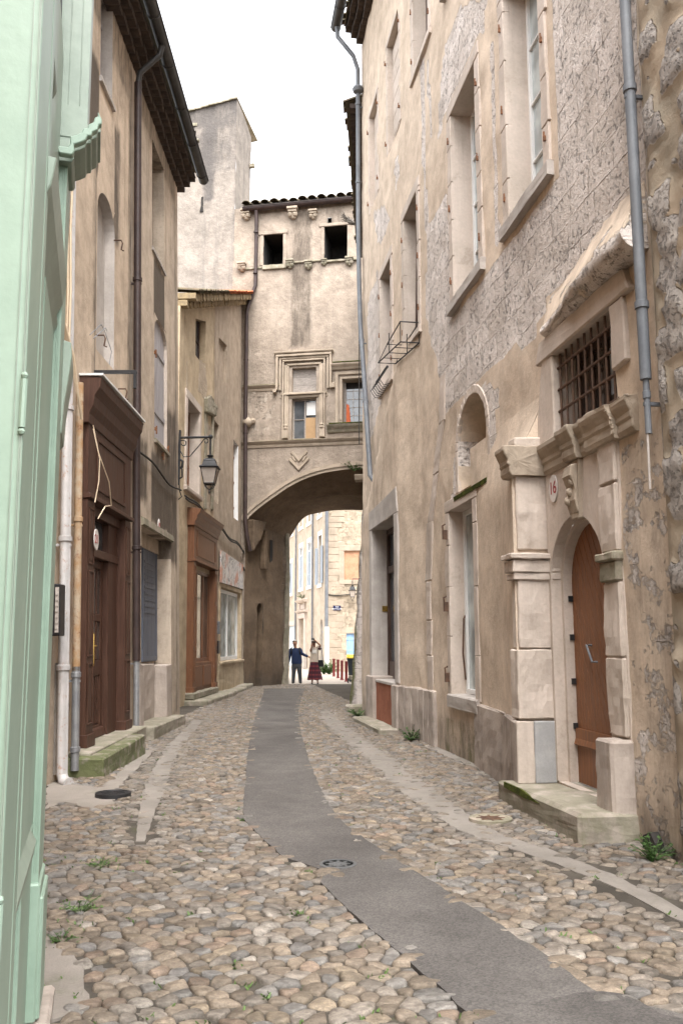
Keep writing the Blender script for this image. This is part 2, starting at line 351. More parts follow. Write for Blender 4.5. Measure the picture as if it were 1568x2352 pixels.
M['iron']=surf('iron_black',(.022,.022,.024),(.035,.034,.035),6,.5,.3,40,.002,metal=.3)
M['ironrust']=surf('iron_rusty',(.075,.042,.028),(.12,.065,.038),14,.75,.4,40,.003)
M['rustor']=surf('hinge_orange_rust',(.24,.10,.042),(.13,.058,.028),20,.85,.4,60,.003)
M['castiron']=surf('cast_iron_worn',(.10,.10,.10),(.08,.08,.08),9,.75,.4,50,.003,grain=.3)
M['brass']=surf('brass',(.75,.52,.15),(.68,.45,.12),4,.25,.05,40,.001,metal=1,grain=.1)
M['chrome']=surf('steel',(.35,.34,.33),(.25,.25,.24),4,.4,.05,40,.001,metal=1,grain=.1)
M['black']=surf('plastic_black',(.012,.012,.014),(.018,.018,.02),5,.4,.1,40,.001,grain=.1)
M['blackcable']=surf('cable_black',(.02,.018,.016),(.035,.03,.025),5,.7,.1,40,.001,grain=.1)
M['beige']=surf('cable_beige',(.62,.50,.36),(.54,.43,.30),5,.6,.1,40,.001,grain=.1)
M['greencable']=surf('cable_green',(.02,.16,.06),(.03,.2,.08),5,.6,.1,40,.001,grain=.1)
M['dark']=surf('opening_shade_dark',(.035,.03,.027),(.022,.02,.018),3,.95,.1,10,.002)  # near-black colour stands in for the shade inside openings
M['glassfr']=surf('lantern_glass',(.42,.36,.31),(.36,.31,.27),6,.22,.05,20,.001,spec=.5,grain=.1)
M['tile']=surf('roof_tile_old',(.17,.115,.08),(.11,.08,.06),8,.9,.5,30,.006,moss=.3,grain=.5)
M['tiler']=surf('roof_tile_orange',(.42,.145,.055),(.32,.105,.045),7,.85,.3,30,.004)
M['gen']=surf('eave_tiles_dark',(.075,.052,.038),(.045,.032,.026),6,.9,.5,30,.006,grain=.4)  # dark brown eave tiles, darker than the roof tiles
M['genyel']=surf('eave_tiles_yellow',(.36,.27,.15),(.24,.18,.11),8,.9,.5,30,.006,grain=.4)
M['brick']=wallmat('brick_red',(.3,.12,.075),(.3,.12,.075),s1=(.27,.085,.05),s2=(.20,.06,.038),mor=(.17,.09,.07),bw=.24,bh=.085,warp=.008,pit=.1,streak=0,sb=.5)
M['brickor']=wallmat('brick_pale_orange',(.48,.27,.17),(.42,.24,.15),s1=(.5,.28,.18),s2=(.42,.25,.17),mor=(.45,.32,.22),bw=.24,bh=.07,warp=.01,pit=.1,streak=0,sb=.4)
M['cream']=wallmat('render_cream_smooth',(.53,.45,.36),(.47,.40,.32),streak=.12,pb=.2)
M['bgstone']=wallmat('stone_courses_buff',(.5,.4,.29),(.5,.4,.29),s1=(.47,.40,.31),s2=(.34,.285,.215),mor=(.29,.24,.18),bw=.42,bh=.24,warp=.12,pit=.3,streak=.1)
M['bolred']=surf('bollard_oxblood',(.17,.022,.02),(.14,.018,.018),6,.45,.1,40,.001,grain=.1)
M['binbody']=surf('bin_dark_grey',(.035,.042,.05),(.045,.05,.058),5,.5,.1,40,.001,grain=.1)
M['binlid']=surf('bin_lid_yellow',(.75,.55,.03),(.68,.48,.03),5,.4,.1,40,.001,grain=.1)
M['enamel']=surf('enamel_white',(.62,.58,.55),(.56,.52,.49),6,.35,.05,40,.001,grain=.05)
M['enblue']=surf('enamel_navy',(.012,.014,.05),(.015,.018,.06),6,.35,.05,40,.001,grain=.05)
M['ink']=surf('ink_red',(.28,.03,.03),(.25,.03,.03),6,.6,0,40,.001,grain=.05)
M['inkw']=surf('ink_white',(.8,.8,.82),(.75,.75,.78),6,.6,0,40,.001,grain=.05)
def glass(name,c=(.05,.055,.06),r=.06):
    t=NT(name); n=t.noise(t.ob,2.5,2,.5); return t.out(t.mix(t.ramp(n,.35,.65),c,tuple(x*1.8 for x in c)),r,n,.01,.06,**{'Specular IOR Level':.9})
M['glass']=glass('window_glass'); M['glasslt']=glass('window_glass_pale',(.26,.29,.29),.12)  # glasslt has a paler grey base colour
M['glassbr']=glass('window_glass_brown',(.05,.04,.035))
def leafmat(name,c1,c2):
    t=NT(name); n=t.noise(t.ob,9,3); return t.out(t.mix(n,c1,c2),.6,**{'Specular IOR Level':.3})
M['leaf']=leafmat('leaf_green',(.04,.085,.018),(.10,.155,.04)); M['leafd']=leafmat('leaf_deep',(.02,.055,.012),(.06,.11,.025)); M['twig']=surf('twig_bark',(.10,.085,.07),(.14,.12,.10),20,.9)
def posterm():
    t=NT('mural_faded'); a=t.noise(t.mapv(t.ob,(2,2.2,1.4)),1.4,5,.7,.8); b=t.noise(t.ob,4.5,6,.7,1.2)
    c=t.mix(t.ramp(a,.4,.6),(.50,.46,.42),(.60,.56,.53)); c=t.mix(t.ramp(b,.50,.58,0,.85),c,(.16,.145,.15)); c=t.mix(t.ramp(t.noise(t.ob,1.6,4,.6),.52,.62,0,.8),c,(.50,.20,.11))
    return t.out(c,.6)
M['mural']=posterm()
def plaid():
    t=NT('skirt_plaid'); sp=t.n('ShaderNodeSeparateXYZ',{0:t.ob}); 
    a=t.ramp(t.math('SINE',t.math('MULTIPLY',sp.outputs[2],38)),.2,.6); b=t.ramp(t.math('SINE',t.math('MULTIPLY',sp.outputs[0],45)),.3,.7)
    c=t.mix(a,(.05,.008,.014),(.14,.018,.022)); c=t.mix(t.math('MULTIPLY',b,.5),c,(.03,.008,.02)); return t.out(c,.9)
M['plaid']=plaid()
for k,c in dict(skin=(.42,.22,.14),hairg=(.55,.53,.50),navy=(.012,.028,.085),trouser=(.05,.055,.062),blouse=(.60,.50,.40),blousew=(.72,.68,.62),bagblk=(.012,.012,.013),shoe=(.03,.025,.022),hairb=(.50,.44,.36),wood=(.2,.12,.06),maroon=(.06,.012,.016)).items():
    M[k]=surf('cloth_'+k if k not in('skin','wood','hairg','hairb') else 'mat_'+k,c,tuple(x*.85 for x in c),8,.75,.3,60,.002,grain=.2)

_tx=bpy.data.textures.new('weathering','CLOUDS'); _tx.noise_scale=.16; _tx.noise_depth=3
_tb=bpy.data.textures.new('weathering_large','CLOUDS'); _tb.noise_scale=.5; _tb.noise_depth=2
def weather(o,st=.014,lv=3):
    """uneven, chipped stone: real displacement of a subdivided part"""
    a=o.modifiers.new('sub','SUBSURF'); a.subdivision_type='SIMPLE'; a.levels=lv; a.render_levels=lv
    for t,k in ((_tx,1),(_tb,1.2)):
        d=o.modifiers.new('wear','DISPLACE'); d.texture=t; d.texture_coords='LOCAL'; d.strength=st*2*k; d.mid_level=.5
    return o
# ------------------------------------------------------------------ street
def pxs(pts,z=0): return [gpt(u,v,z) for u,v in pts]
AL=[(607,1583),(603,1600),(588,1640),(576,1690),(568,1740),(564,1800),(558,1850),(560,1885),(582,1912),(622,1950),(652,1978),(700,1992),(733,2004),(764,2012),(745,2022),(738,2036),(762,2064),(815,2112),(905,2190),(1000,2268),(1050,2318),(1095,2360),(1260,2520)]
AR=[(700,1583),(690,1610),(684,1645),(692,1690),(708,1745),(726,1795),(757,1858),(790,1898),(862,1950),(950,2008),(1050,2072),(1150,2138),(1240,2198),(1330,2265),(1400,2308),(1500,2330),(1600,2352),(1900,2420)]
GL=[(455,1655),(438,1675),(405,1708),(381,1750),(358,1805),(338,1870),(322,1935)]
GR=[(715,1612),(742,1640),(768,1664),(802,1692),(850,1727),(900,1768),(960,1818),(1010,1853),(1060,1893),(1130,1927),(1225,1955),(1330,1993),(1450,2047),(1568,2108),(1750,2190)]
def dense(P,st,j=0,seed=1):
    rr=random.Random(seed); out=[]
    for a,b in zip(P,P[1:]):
        n=max(1,int(math.dist(a,b)/st))
        for k in range(n):
            q=(a[0]+(b[0]-a[0])*k/n,a[1]+(b[1]-a[1])*k/n); out.append((q[0]+rr.gauss(0,j),q[1]+rr.gauss(0,j)))
    out.append(P[-1]); return out
def sheet(name,pts,z,mat,th=.03,zf=None):
    bm=bmesh.new(); vs=[bm.verts.new((x,y,z)) for x,y in pts]; f=bm.faces.new(vs)
    bmesh.ops.triangulate(bm,faces=[f]); 
    mb=MB(); bm.verts.ensure_lookup_table()
    for v in bm.verts: mb.vert(v.co,(v.co.x,v.co.y))
    for f in bm.faces: mb.face([v.index for v in f.verts]) if True else 0
    n=len(pts); bm.free()
    for k in range(n):
        j=(k+1)%n; a,b=pts[k],pts[j]; mb.poly([(a[0],a[1],z),(b[0],b[1],z),(b[0],b[1],z-th),(a[0],a[1],z-th)])
    return tag(mb.build(name,mat,fix=False),None,None,kind='structure')
def asphm(name,k=1):
    t=NT(name); sp=t.n('ShaderNodeTexVoronoi',{'Vector':t.ob,'Scale':95}).outputs[0]; sp2=t.n('ShaderNodeTexVoronoi',{'Vector':t.ob,'Scale':95}).outputs[1]
    sc=t.n('ShaderNodeSeparateColor',{0:sp2}).outputs[0]; n=t.noise(t.ob,1.2,7,.7); f=t.noise(t.ob,160,3,.7)
    c=t.mix(t.ramp(n,.3,.7),(.080*k,.074*k,.070*k),(.116*k,.108*k,.102*k)); c=t.mix(.75,c,t.mix(sc,(.6,.6,.6),(1.32,1.28,1.25)),'MULTIPLY'); c=t.mix(.5,c,t.mix(f,(.5,.5,.5),(1.4,1.4,1.4)),'MULTIPLY')
    c=t.mix(t.ramp(t.noise(t.ob,2.6,7,.75),.60,.72,0,.45),c,(.17,.155,.14))
    c=t.mix(.55,c,t.mix(t.ramp(t.noise(t.ob,.55,7,.7),.32,.66),(.62,.61,.6),(1.25,1.23,1.2)),'MULTIPLY')
    ck=t.n('ShaderNodeTexVoronoi',{'Vector':t.mapv(t.ob,(.55,.9,1)),'Scale':1.0},feature='DISTANCE_TO_EDGE').outputs[0];
    return t.out(c,.85,t.math('SUBTRACT',f,t.math('MULTIPLY',sp,.8)),.006,.6,**{'Specular IOR Level':.3})
def dirtm(name,c1,c2,moss=.35):
    t=NT(name); n=t.noise(t.ob,1.5,7,.7); f=t.noise(t.ob,70,5,.7); c=t.mix(t.ramp(n,.3,.7),c1,c2); c=t.mix(.5,c,t.mix(f,(.4,.4,.4),(1.3,1.3,1.3)),'MULTIPLY')
    c=t.mix(t.ramp(t.noise(t.ob,2.3,7,.75),.55,.7,0,moss),c,(.07,.085,.025)); return t.out(c,.95,f,.008,.6,**{'Specular IOR Level':.2})
M['asph']=asphm('asphalt_worn'); M['asph2']=asphm('asphalt_patch',.9)
M['dirt']=dirtm('joint_dirt',(.09,.077,.063),(.045,.039,.032),.5); M['cement']=dirtm('cement_pale',(.27,.24,.21),(.21,.185,.16),.35); M['gut']=dirtm('gutter_mortar',(.25,.225,.198),(.18,.16,.14),.25)
M['square']=dirtm('square_paving',(.42,.36,.30),(.36,.31,.255),.05)
def cobm():
    t=NT('river_cobbles'); at=t.n('ShaderNodeAttribute',attribute_name='mask').outputs['Color']
    n=t.noise(t.ob,14,5,.65); f=t.noise(t.ob,90,4,.7); v=t.noise(t.mapv(t.ob,(1,3,1),rot=(0,0,.4)),22,4,.6,.5)
    c=t.mix(.75,at,t.mix(t.ramp(n,.25,.75),(.5,.48,.47),(1.45,1.43,1.4)),'MULTIPLY'); c=t.mix(.5,c,t.mix(t.ramp(v,.3,.7),(.5,.5,.5),(1.35,1.35,1.35)),'MULTIPLY'); c=t.mix(.5,c,t.mix(t.ramp(f,.3,.7),(.6,.6,.6),(1.3,1.3,1.3)),'MULTIPLY'); c=t.mix(t.ramp(t.noise(t.ob,48,5,.75),.60,.68,0,.6),c,(.065,.058,.05))
    c=t.mix(t.ramp(t.noise(t.ob,.7,6,.7),.45,.75,0,.4),c,(.16,.137,.115))
    geo=t.n('ShaderNodeNewGeometry').outputs['Normal']
    return t.out(c,t.ramp(n,.3,.7,.55,.8),t.math('ADD',n,t.math('MULTIPLY',f,.6)),.012,.7,**{'Specular IOR Level':.35})
M['cob']=cobm()
ASP=dense(pxs(AL),.1,.006,3)+dense(pxs(AR),.1,.006,4)[::-1]
gl=pxs(GL); gr=pxs(GR)
def ribbon(P,w,j,seed):
    P=dense(P,.12); rr=random.Random(seed); A=[];B=[]
    for k,p in enumerate(P):
        a=P[max(0,k-1)]; b=P[min(len(P)-1,k+1)]; d=math.hypot(b[0]-a[0],b[1]-a[1]); nx,ny=-(b[1]-a[1])/d,(b[0]-a[0])/d
        tp=min(1,.25+3*(1-k/len(P))); wa=w*tp*(.9+rr.random()*.35); wb=w*tp*(.9+rr.random()*.35); A.append((p[0]+nx*wa,p[1]+ny*wa)); B.append((p[0]-nx*wb,p[1]-ny*wb))
    return A+B[::-1]
g_left=ribbon(gl,.11,.02,5); g_right=ribbon(gr,.185,.02,6)
CEM1=pxs([(106,1798),(140,1800),(178,1805),(232,1812),(290,1762),(345,1715),(352,1728),(318,1768),(282,1800),(262,1850),(205,1862),(150,1845),(108,1862)])
CEM2=pxs([(98,2140),(120,2165),(160,2195),(196,2235),(200,2275),(188,2318),(140,2345),(90,2360)])
CEM3=pxs([(1010,1716),(1090,1758),(1120,1776),(1060,1756),(1030,1742),(985,1722)])
mb=MB(); g=400
mb.poly([(-g,-40,.003),(g,-40,.003),(g,700,.003),(-g,700,.003)])
tag(mb.build('ground',M['dirt'],fix=False),None,None,kind='structure')
sq=MB(); sq.poly([(-60,34.7,.007),(60,34.7,.007),(60,160,.007),(-60,160,.007)]); tag(sq.build('square_paving',M['square'],fix=False),None,None,kind='structure')
sheet('asphalt_strip',ASP,.027,M['asph'],.05)
sheet('asphalt_patch',dense(pxs([(1085,2352),(1170,2318),(1260,2296),(1350,2280),(1420,2284),(1470,2302),(1520,2330),(1640,2360),(1900,2425),(1400,2560),(1240,2510),(1085,2352)],.027),.06,.006,8)[:-1],.031,M['asph2'],.01)
sheet('gutter_strip',g_left,.010,M['gut'],.02); sheet('gutter_strip',g_right,.011,M['gut'],.02)
for q,s in ((CEM1,9),(CEM2,10),(CEM3,11)): sheet('cement_patch',dense(q+[q[0]],.08,.015,s)[:-1],.016,M['cement'],.03)
def segd(p,P):
    best=9
    for a,b in zip(P,P[1:]):
        dx,dy=b[0]-a[0],b[1]-a[1]; t=max(0,min(1,((p[0]-a[0])*dx+(p[1]-a[1])*dy)/(dx*dx+dy*dy))); best=min(best,math.hypot(p[0]-a[0]-dx*t,p[1]-a[1]-dy*t))
    return best
def cobbles():
    rr=random.Random(11); dxs,dys=.118,.090
    x0,x1,y0,y1=-3.7,3.6,2.5,34.6
    nx,ny=int((x1-x0)/dxs),int((y1-y0)/dys); seeds={}
    for j in range(ny):
        for i in range(nx):
            x=x0+(i+.5*(j%2)+rr.uniform(-.36,.36))*dxs; y=y0+(j+rr.uniform(-.34,.34))*dys
            y+=.10*math.sin(x*1.1)+.05*math.sin(x*2.7+1)
            if rr.random()>.02: seeds[(i,j)]=(x,y)
    under={p for p in seeds.values() if inpoly(p[0],p[1],ASP)}
    pal=[((.31,.25,.195),5),((.27,.262,.258),4),((.265,.215,.17),5),((.34,.275,.205),2),((.42,.385,.35),1),((.225,.222,.225),1.6),((.30,.265,.235),6),((.325,.24,.185),1.6)]
    wts=[w for _,w in pal]; ASb=(min(p[1] for p in ASP),max(p[1] for p in ASP))
    mb=MB(); vv=mb.v
    for (i,j),(x,y) in seeds.items():
        xr=1.30-.144*(y-15.5)+.25
        if x>xr or x<-3.55 or (y<4.2 and x<-1.9): continue
        if y>9 and abs(x/y)>.45: continue
        if ((x,y) in under) or inpoly(x,y,CEM1) or inpoly(x,y,CEM2) or inpoly(x,y,CEM3): continue
        dl=segd((x,y),gl) if x<-1 else 9; dr=segd((x,y),gr) if x>-.5 else 9
        d=min(dl,dr); sink=0
        if d<(.12 if dl<dr else .165):
            if rr.random()<.74: continue
            sink=.008
        elif d<.3: sink=.006
        poly=[(x-.15,y-.12),(x+.15,y-.12),(x+.15,y+.12),(x-.15,y+.12)]
        for di in (-2,-1,0,1,2):
            for dj in (-2,-1,0,1,2):
                if di==0 and dj==0: continue
                q=seeds.get((i+di,j+dj))
                if not q or (q in under): continue
                ax,ay=q[0]-x,q[1]-y; h=(ax*ax+ay*ay)/2
                if h>.05: continue
                out=[]; m=len(poly)
                for k in range(m):
                    p0,p1=poly[k],poly[(k+1)%m]; a=(p0[0]-x)*ax+(p0[1]-y)*ay-h; b=(p1[0]-x)*ax+(p1[1]-y)*ay-h
                    if a<=0: out.append(p0)
                    if (a<0)!=(b<0) and a!=b:
                        t=a/(a-b); out.append((p0[0]+(p1[0]-p0[0])*t,p0[1]+(p1[1]-p0[1])*t))
                poly=out
                if len(poly)<3: break
            if len(poly)<3: break
        if len(poly)<3: continue
        cx=sum(p[0] for p in poly)/len(poly); cy=sum(p[1] for p in poly)/len(poly)
        gap=rr.uniform(.89,1.0); P=[(cx+(p[0]-cx)*gap,cy+(p[1]-cy)*gap) for p in poly]
        near=y<9
        ang=[math.atan2(p[1]-cy,p[0]-cx) for p in P]; mr_=sum(math.hypot(p[0]-cx,p[1]-cy) for p in P)/len(P); sx_=rr.uniform(1.0,1.22)
        P=[(cx+(p[0]-cx)*.72+mr_*sx_*math.cos(a)*.28,cy+(p[1]-cy)*.72+mr_/sx_*math.sin(a)*.28) for p,a in zip(P,ang)]
        for _ in range(2 if near else 1):
            Q=[]
            for k in range(len(P)):
                a,b=P[k],P[(k+1)%len(P)]; Q+= [(a[0]*.75+b[0]*.25,a[1]*.75+b[1]*.25),(a[0]*.25+b[0]*.75,a[1]*.25+b[1]*.75)]
            P=Q
        h=rr.uniform(.015,.030)-sink; tx,ty=rr.gauss(0,.07),rr.gauss(0,.07)
        if rr.random()<.035: h-=.02
        c=tuple(.8*q+.2*w for q,w in zip(rr.choices(pal,wts)[0][0],(.30,.25,.20))); b=rr.uniform(.62,1.14)*.60
        if d<.3: c=tuple(q*.5+w*.5 for q,w in zip(c,(.31,.275,.24)))
        c=(c[0]*b*1.01,c[1]*b*1.0,c[2]*b*.965,1)
        rings=((1.0,-.004),(.98,.40),(.89,.80),(.62,.98)) if near else ((1.0,-.004),(.97,.5),(.70,.95))
        prev=None; n=len(P)
        for sc,hz in rings:
            r=[]
            for px,py in P:
                qx,qy=cx+(px-cx)*sc,cy+(py-cy)*sc; z=hz if hz<0 else hz*h+((qx-cx)*tx+(qy-cy)*ty)*(hz>0)+.0035*fnoise(qx*40,qy*40,2)*(hz>.5)
                r.append(mb.vert((qx,qy,z),(qx,qy),c))
            if prev:
                for k in range(n): mb.face((prev[k],prev[(k+1)%n],r[(k+1)%n],r[k]))
            prev=r
        t=mb.vert((cx,cy,h*1.02),(cx,cy),c)
        for k in range(n): mb.face((prev[k],prev[(k+1)%n],t))
    o=mb.build('cobblestones',M['cob'],fix=False); o.data.polygons.foreach_set('use_smooth',[True]*len(o.data.polygons))
    tag(o,None,None,kind='structure')
cobbles()
# moss and grass in the joints (uncountable)
def tufts():
    rr=random.Random(21); mb=MB()
    spots=[(232,1990,.22,60),(178,2080,.16,40),(165,2130,.14,40),(140,2165,.14,40),(560,1885,.07,50),(556,1860,.05,20),(870,2245,.07,30),(1085,2345,.07,30),(680,2100,.05,20),(1000,1990,.03,10),(1275,1895,.05,20),(1345,1928,.06,25),(1290,1925,.10,10),(250,1940,.04,15),(400,2010,.05,18),(330,1985,.06,20),(125,1985,.08,18),(125,1960,.06,14),(700,2010,.08,25),(540,2230,.05,16),(490,2085,.05,16),(820,2180,.05,14),(365,1685,.1,30),(1560,1990,.06,30),(970,1728,.08,24),(830,1660,.15,40),(812,1640,.12,40),(1240,1885,.05,12),(1700,2200,.05,10),(350,2345,.04,14),(600,2300,.04,14),(470,1960,.04,12),(300,2120,.05,16)]
    for k in range(260):
        y=4+rr.random()**1.6*22; x=rr.uniform(-3,2.2)
        if inpoly(x,y,ASP) : continue
        spots.append((x,y,.035,7))
    for q in spots:
        x,y=(gpt(q[0],q[1]) if q[3]!=7 else (q[0],q[1]))
        for _ in range(q[3]):
            a=rr.random()*6.28; r=q[2]*math.sqrt(rr.random()); px,py=x+r*math.cos(a),y+r*math.sin(a); h=rr.uniform(.008,.026); w=rr.uniform(.004,.009); b=rr.random()*6.28; dx,dy=math.cos(b),math.sin(b); ln=rr.uniform(-.02,.02),rr.uniform(-.02,.02); z=rr.uniform(-.01,.014)
            mb.poly([(px-dx*w,py-dy*w,z),(px+dx*w,py+dy*w,z),(px+ln[0]+dx*w*.5,py+ln[1]+dy*w*.5,z+h),(px+ln[0]-dx*w*.5,py+ln[1]-dy*w*.5,z+h*.9)])
    tag(mb.build('grass_tufts',M['leaf'],fix=False),'short green grass and moss growing in the cobble joints','grass',kind='stuff')
tufts()
def manhole(px,r,label,mats,h=.03,rim=True):
    x,y=gpt(*px); root=thing('manhole_cover',label,'manhole cover',(x,y,.0))
    a=MB(); a.lathe((x,y,0),[(r,-.01),(r,h),(r*.82,h+.004),(r*.80,h-.003)],28); a.build('rim',M[mats[0]],root,smooth=30)
    b=MB(); b.lathe((x,y,0),[(r*.80,-.01),(r*.80,h-.006),(r*.4,h-.002),(.001,h)],28)
    for k in range(8):
        q=k*math.pi/4; b.box(Flat(x+math.cos(q)*r*.45,y+math.sin(q)*r*.45,0,q),-r*.22,r*.22,h-.006,h+.001,-.010,.010)
    b.build('lid',M[mats[1]],root,smooth=30); return root
manhole((260,1832),.19,'small dark iron cover raised above the cobbles by the mossy doorstep',('iron','iron'),.055)
manhole((1126,1888),.20,'round stone ringed cover set in cobbles by the right gutter',('limedark','ironrust'),.04)
manhole((776,1993),.14,'small blue grey round cover set in the asphalt strip',('castiron','castiron'),.030)
def weed(name,label,px,n,size,mat,seed,upright=.6,z=0,group=None,pos=None):
    rr=random.Random(seed); x,y=pos or gpt(*px); root=thing(name,label,'plant',(x,y,z),group); a=MB(); b=MB()
    for k in range(n):
        q=rr.random()*6.28; L=size*rr.uniform(.5,1.1); e=rr.uniform(.25,1.2)*upright; tip=Vector((x+math.cos(q)*L*math.cos(e),y+math.sin(q)*L*math.cos(e),z+L*math.sin(e)+.01)); mid=Vector((x,y,z)).lerp(tip,.5)+Vector((0,0,L*.12))
        b.tube([(x,y,z),mid,tip],size*.012,4)
        for f in (.45,.6,.8,1.0):
            c=Vector((x,y,z)).lerp(tip,f)+Vector((0,0,L*.1*(1-f))); w=size*rr.uniform(.10,.2); t=rr.random()*6.28; d=Vector((math.cos(t),math.sin(t),rr.uniform(-.2,.6))).normalized(); s=d.cross(Vector((0,0,1))).normalized()
            a.poly([c,c+d*w*.5+s*w*.45,c+d*w*1.2,c+d*w*.5-s*w*.45])
    a.build('leaves',M[mat],root,fix=False); b.build('stems',M['leafd'],root,fix=False); return root
weed('weed','leafy weed patch in the cobbles beside the left gutter',(232,1995),26,.12,'leaf',1,.5)
weed('weed','broad leaved weed sprouting in cobbles beside the mint green shopfront',(185,2100),14,.15,'leaf',2,.9)
weed('weed','low dark weed clump just below the broad leaved weed by the green shopfront',(140,2168),16,.1,'leafd',3,.6)
weed('weed','bushy green weed at the right wall foot beside the doorstep of the brick shop door',(921,1683),40,.27,'leafd',4,1.3)
weed('weed','bushy green weed against the grey plinth, nearer one of the wall foot pair',(945,1703),44,.26,'leafd',5,1.1)
weed('weed','spreading weeds in front of the stone blocks at the pier foot',(822,1648),36,.30,'leaf',6,.7)
weed('weed','small weed at the foot of the arched door step',(1272,1893),18,.13,'leaf',7,.8)
weed('weed','bright green leafy weed below the mossy plinth right of the arched door',(1346,1930),26,.16,'leaf',8,1.0)
weed('weed','weed tuft growing at the rubble wall foot at the right frame edge',(1562,1975),26,.17,'leaf',9,1.1)
# ------------------------------------------------------------------ left side of the street
BAT=.033
L=Wall(-3.4,0,0,-1,BAT)
def dirtL(lo,hi,*spots):
    def f(s,z):
        g=max(0,.75-z*.9)*.55
        for (a,b,c,d,w) in spots:
            if a<s<b and c<z<d: g=max(g,min(1,w*1.35))
        return (.24 if z>1.5 else .34,g,max(0,.55-z*1.3),1)
    return f
def sash(W,a,b,c,e,o,root,fm,gm,name='window',bars=(1,2),fw=.06,label=None):
    """window part with frame (this object), pane sub-part; at depth o"""
    f=MB(); f.box(W,a,a+fw,c,e,o,o+.06); f.box(W,b-fw,b,c,e,o,o+.06); f.box(W,a+fw,b-fw,c,c+fw,o,o+.058); f.box(W,a+fw,b-fw,e-fw,e,o,o+.058)
    nx,nz=bars
    for k in range(1,nx+1):
        t=a+(b-a)*k/(nx+1); f.box(W,t-fw*.5,t+fw*.5,c+fw,e-fw,o,o+.055)
    for k in range(1,nz+1):
        z=c+(e-c)*k/(nz+1); f.box(W,a+fw,b-fw,z-.014,z+.014,o+.004,o+.05)
    fo=f.build(name,fm,root,bev=.004); g=MB(); g.poly([W.P(a+fw*.5,c+fw*.5,o+.02),W.P(b-fw*.5,c+fw*.5,o+.02),W.P(b-fw*.5,e-fw*.5,o+.02),W.P(a+fw*.5,e-fw*.5,o+.02)]); g.build('pane',gm,fo)
    if label: fo['label']=label
    return fo
def sill(W,a,b,z,th,o0,o1,root,mat,name='sill'):
    return MB().prof(W,[(o0,z-th),(o1,z-th*.85),(o1,z-.02),(o1-.015,z),(o0,z+.01)],a,b).build(name,mat,root)
def boards(W,a,b,c,e,o,root,mat,n=3,name='shutter',th=.035,battens=2,label=None):
    m=MB(); w=(b-a)/n
    for k in range(n): m.box(W,a+k*w+.003,a+(k+1)*w-.003,c,e,o,o+th)
    for k in range(battens):
        z=c+(e-c)*(k+.5)/battens; m.box(W,a+.02,b-.02,z-.05,z+.05,o+th,o+th+.02)
    x=m.build(name,mat,root,bev=.003)
    if label: x['label']=label
    return x
def downpipe(root,W,pts,r,mat,joints=(),o=.1,name='downpipe',n=12):
    P=[W.P(s,z,oo) for s,z,oo in [(p+(o,))[:3] if len(p)==2 else p for p in pts]]
    m=MB(); m.tube(P,r,n)
    for s,z in joints: m.tube([W.P(s,z-.035,o),W.P(s,z-.028,o),W.P(s,z+.028,o),W.P(s,z+.035,o)],[r,r*1.25,r*1.25,r],n)
    for s,z in joints[::2]: m.box(W,s-.015,s+.015,z-.09,z-.06,0,o+r*1.1)
    return m.build(name,mat,root,smooth=40)
# ---- stepped tile eaves
def genoise(W,s0,s1,z,root,mat,rows=3,out=.2,h=.13,tw=.21,name='eave',seed=1,zs=0.0,o0=0):
    rr=random.Random(seed); m=MB()
    for r in range(rows):
        n=int((s1-s0)/tw)
        for k in range(n):
            a=s0+(s1-s0)*k/n; b=s0+(s1-s0)*(k+1)/n; d=rr.uniform(-.02,.02); zz=z+r*h+zs*((a+b)/2-s0)
            m.slab(W,[(a+.004,zz),((a+b)/2-.04,zz-.025),((a+b)/2+.04,zz-.025),(b-.004,zz),(b-.004,zz+h*.8),(a+.004,zz+h*.8)],o0-.1,o0+(r+1)*out+d)
        m.prof(W,[(o0-.1,z+r*h+h*.8),(o0+(r+1)*out+.01,z+r*h+h*.8),(o0+(r+1)*out+.01,z+(r+1)*h-.03),(o0-.1,z+(r+1)*h-.03)],s0,s1) if zs==0 else None
    return m.build(name,mat,root)
def tiles(W,s0,s1,z,o_out,depth,rise,root,mat,tw=.22,seed=2,name='roof',zs=0):
    """barrel tile roof: rows run from eave back"""
    rr=random.Random(seed); m=MB(); n=int((s1-s0)/tw)
    for k in range(n):
        s=s0+(k+.5)*(s1-s0)/n; dz=zs*(s-s0); e=rr.uniform(-.05,.05)
        r=tw*.46; prev=None
        for q in range(7):
            A=math.pi*q/6; t=s-r*math.cos(A); h=r*.8*math.sin(A)
            cur=[W.P(t,z+dz+h+rr.uniform(-.004,.004),o_out+e),W.P(t,z+dz+h+rise,o_out-depth)]
            if prev: m.poly([prev[0],cur[0],cur[1],prev[1]]); m.poly([prev[0],cur[0],(cur[0][0],cur[0][1],cur[0][2]-.02),(prev[0][0],prev[0][1],prev[0][2]-.02)])
            prev=cur
    m.poly([W.P(s0,z-.03,o_out-.03),W.P(s1,z-.03+zs*(s1-s0),o_out-.03),W.P(s1,z+rise-.03+zs*(s1-s0),o_out-depth),W.P(s0,z+rise-.03,o_out-depth)])
    return m.build(name,mat,root,fix=False)
def ret(m,W,s,z0,z1,d,mi=0):
    m.poly([W.P(s,z0,0),W.P(s,z1,0),W.P(s,z1,-d),W.P(s,z0,-d)],mi)
ZE=12.05
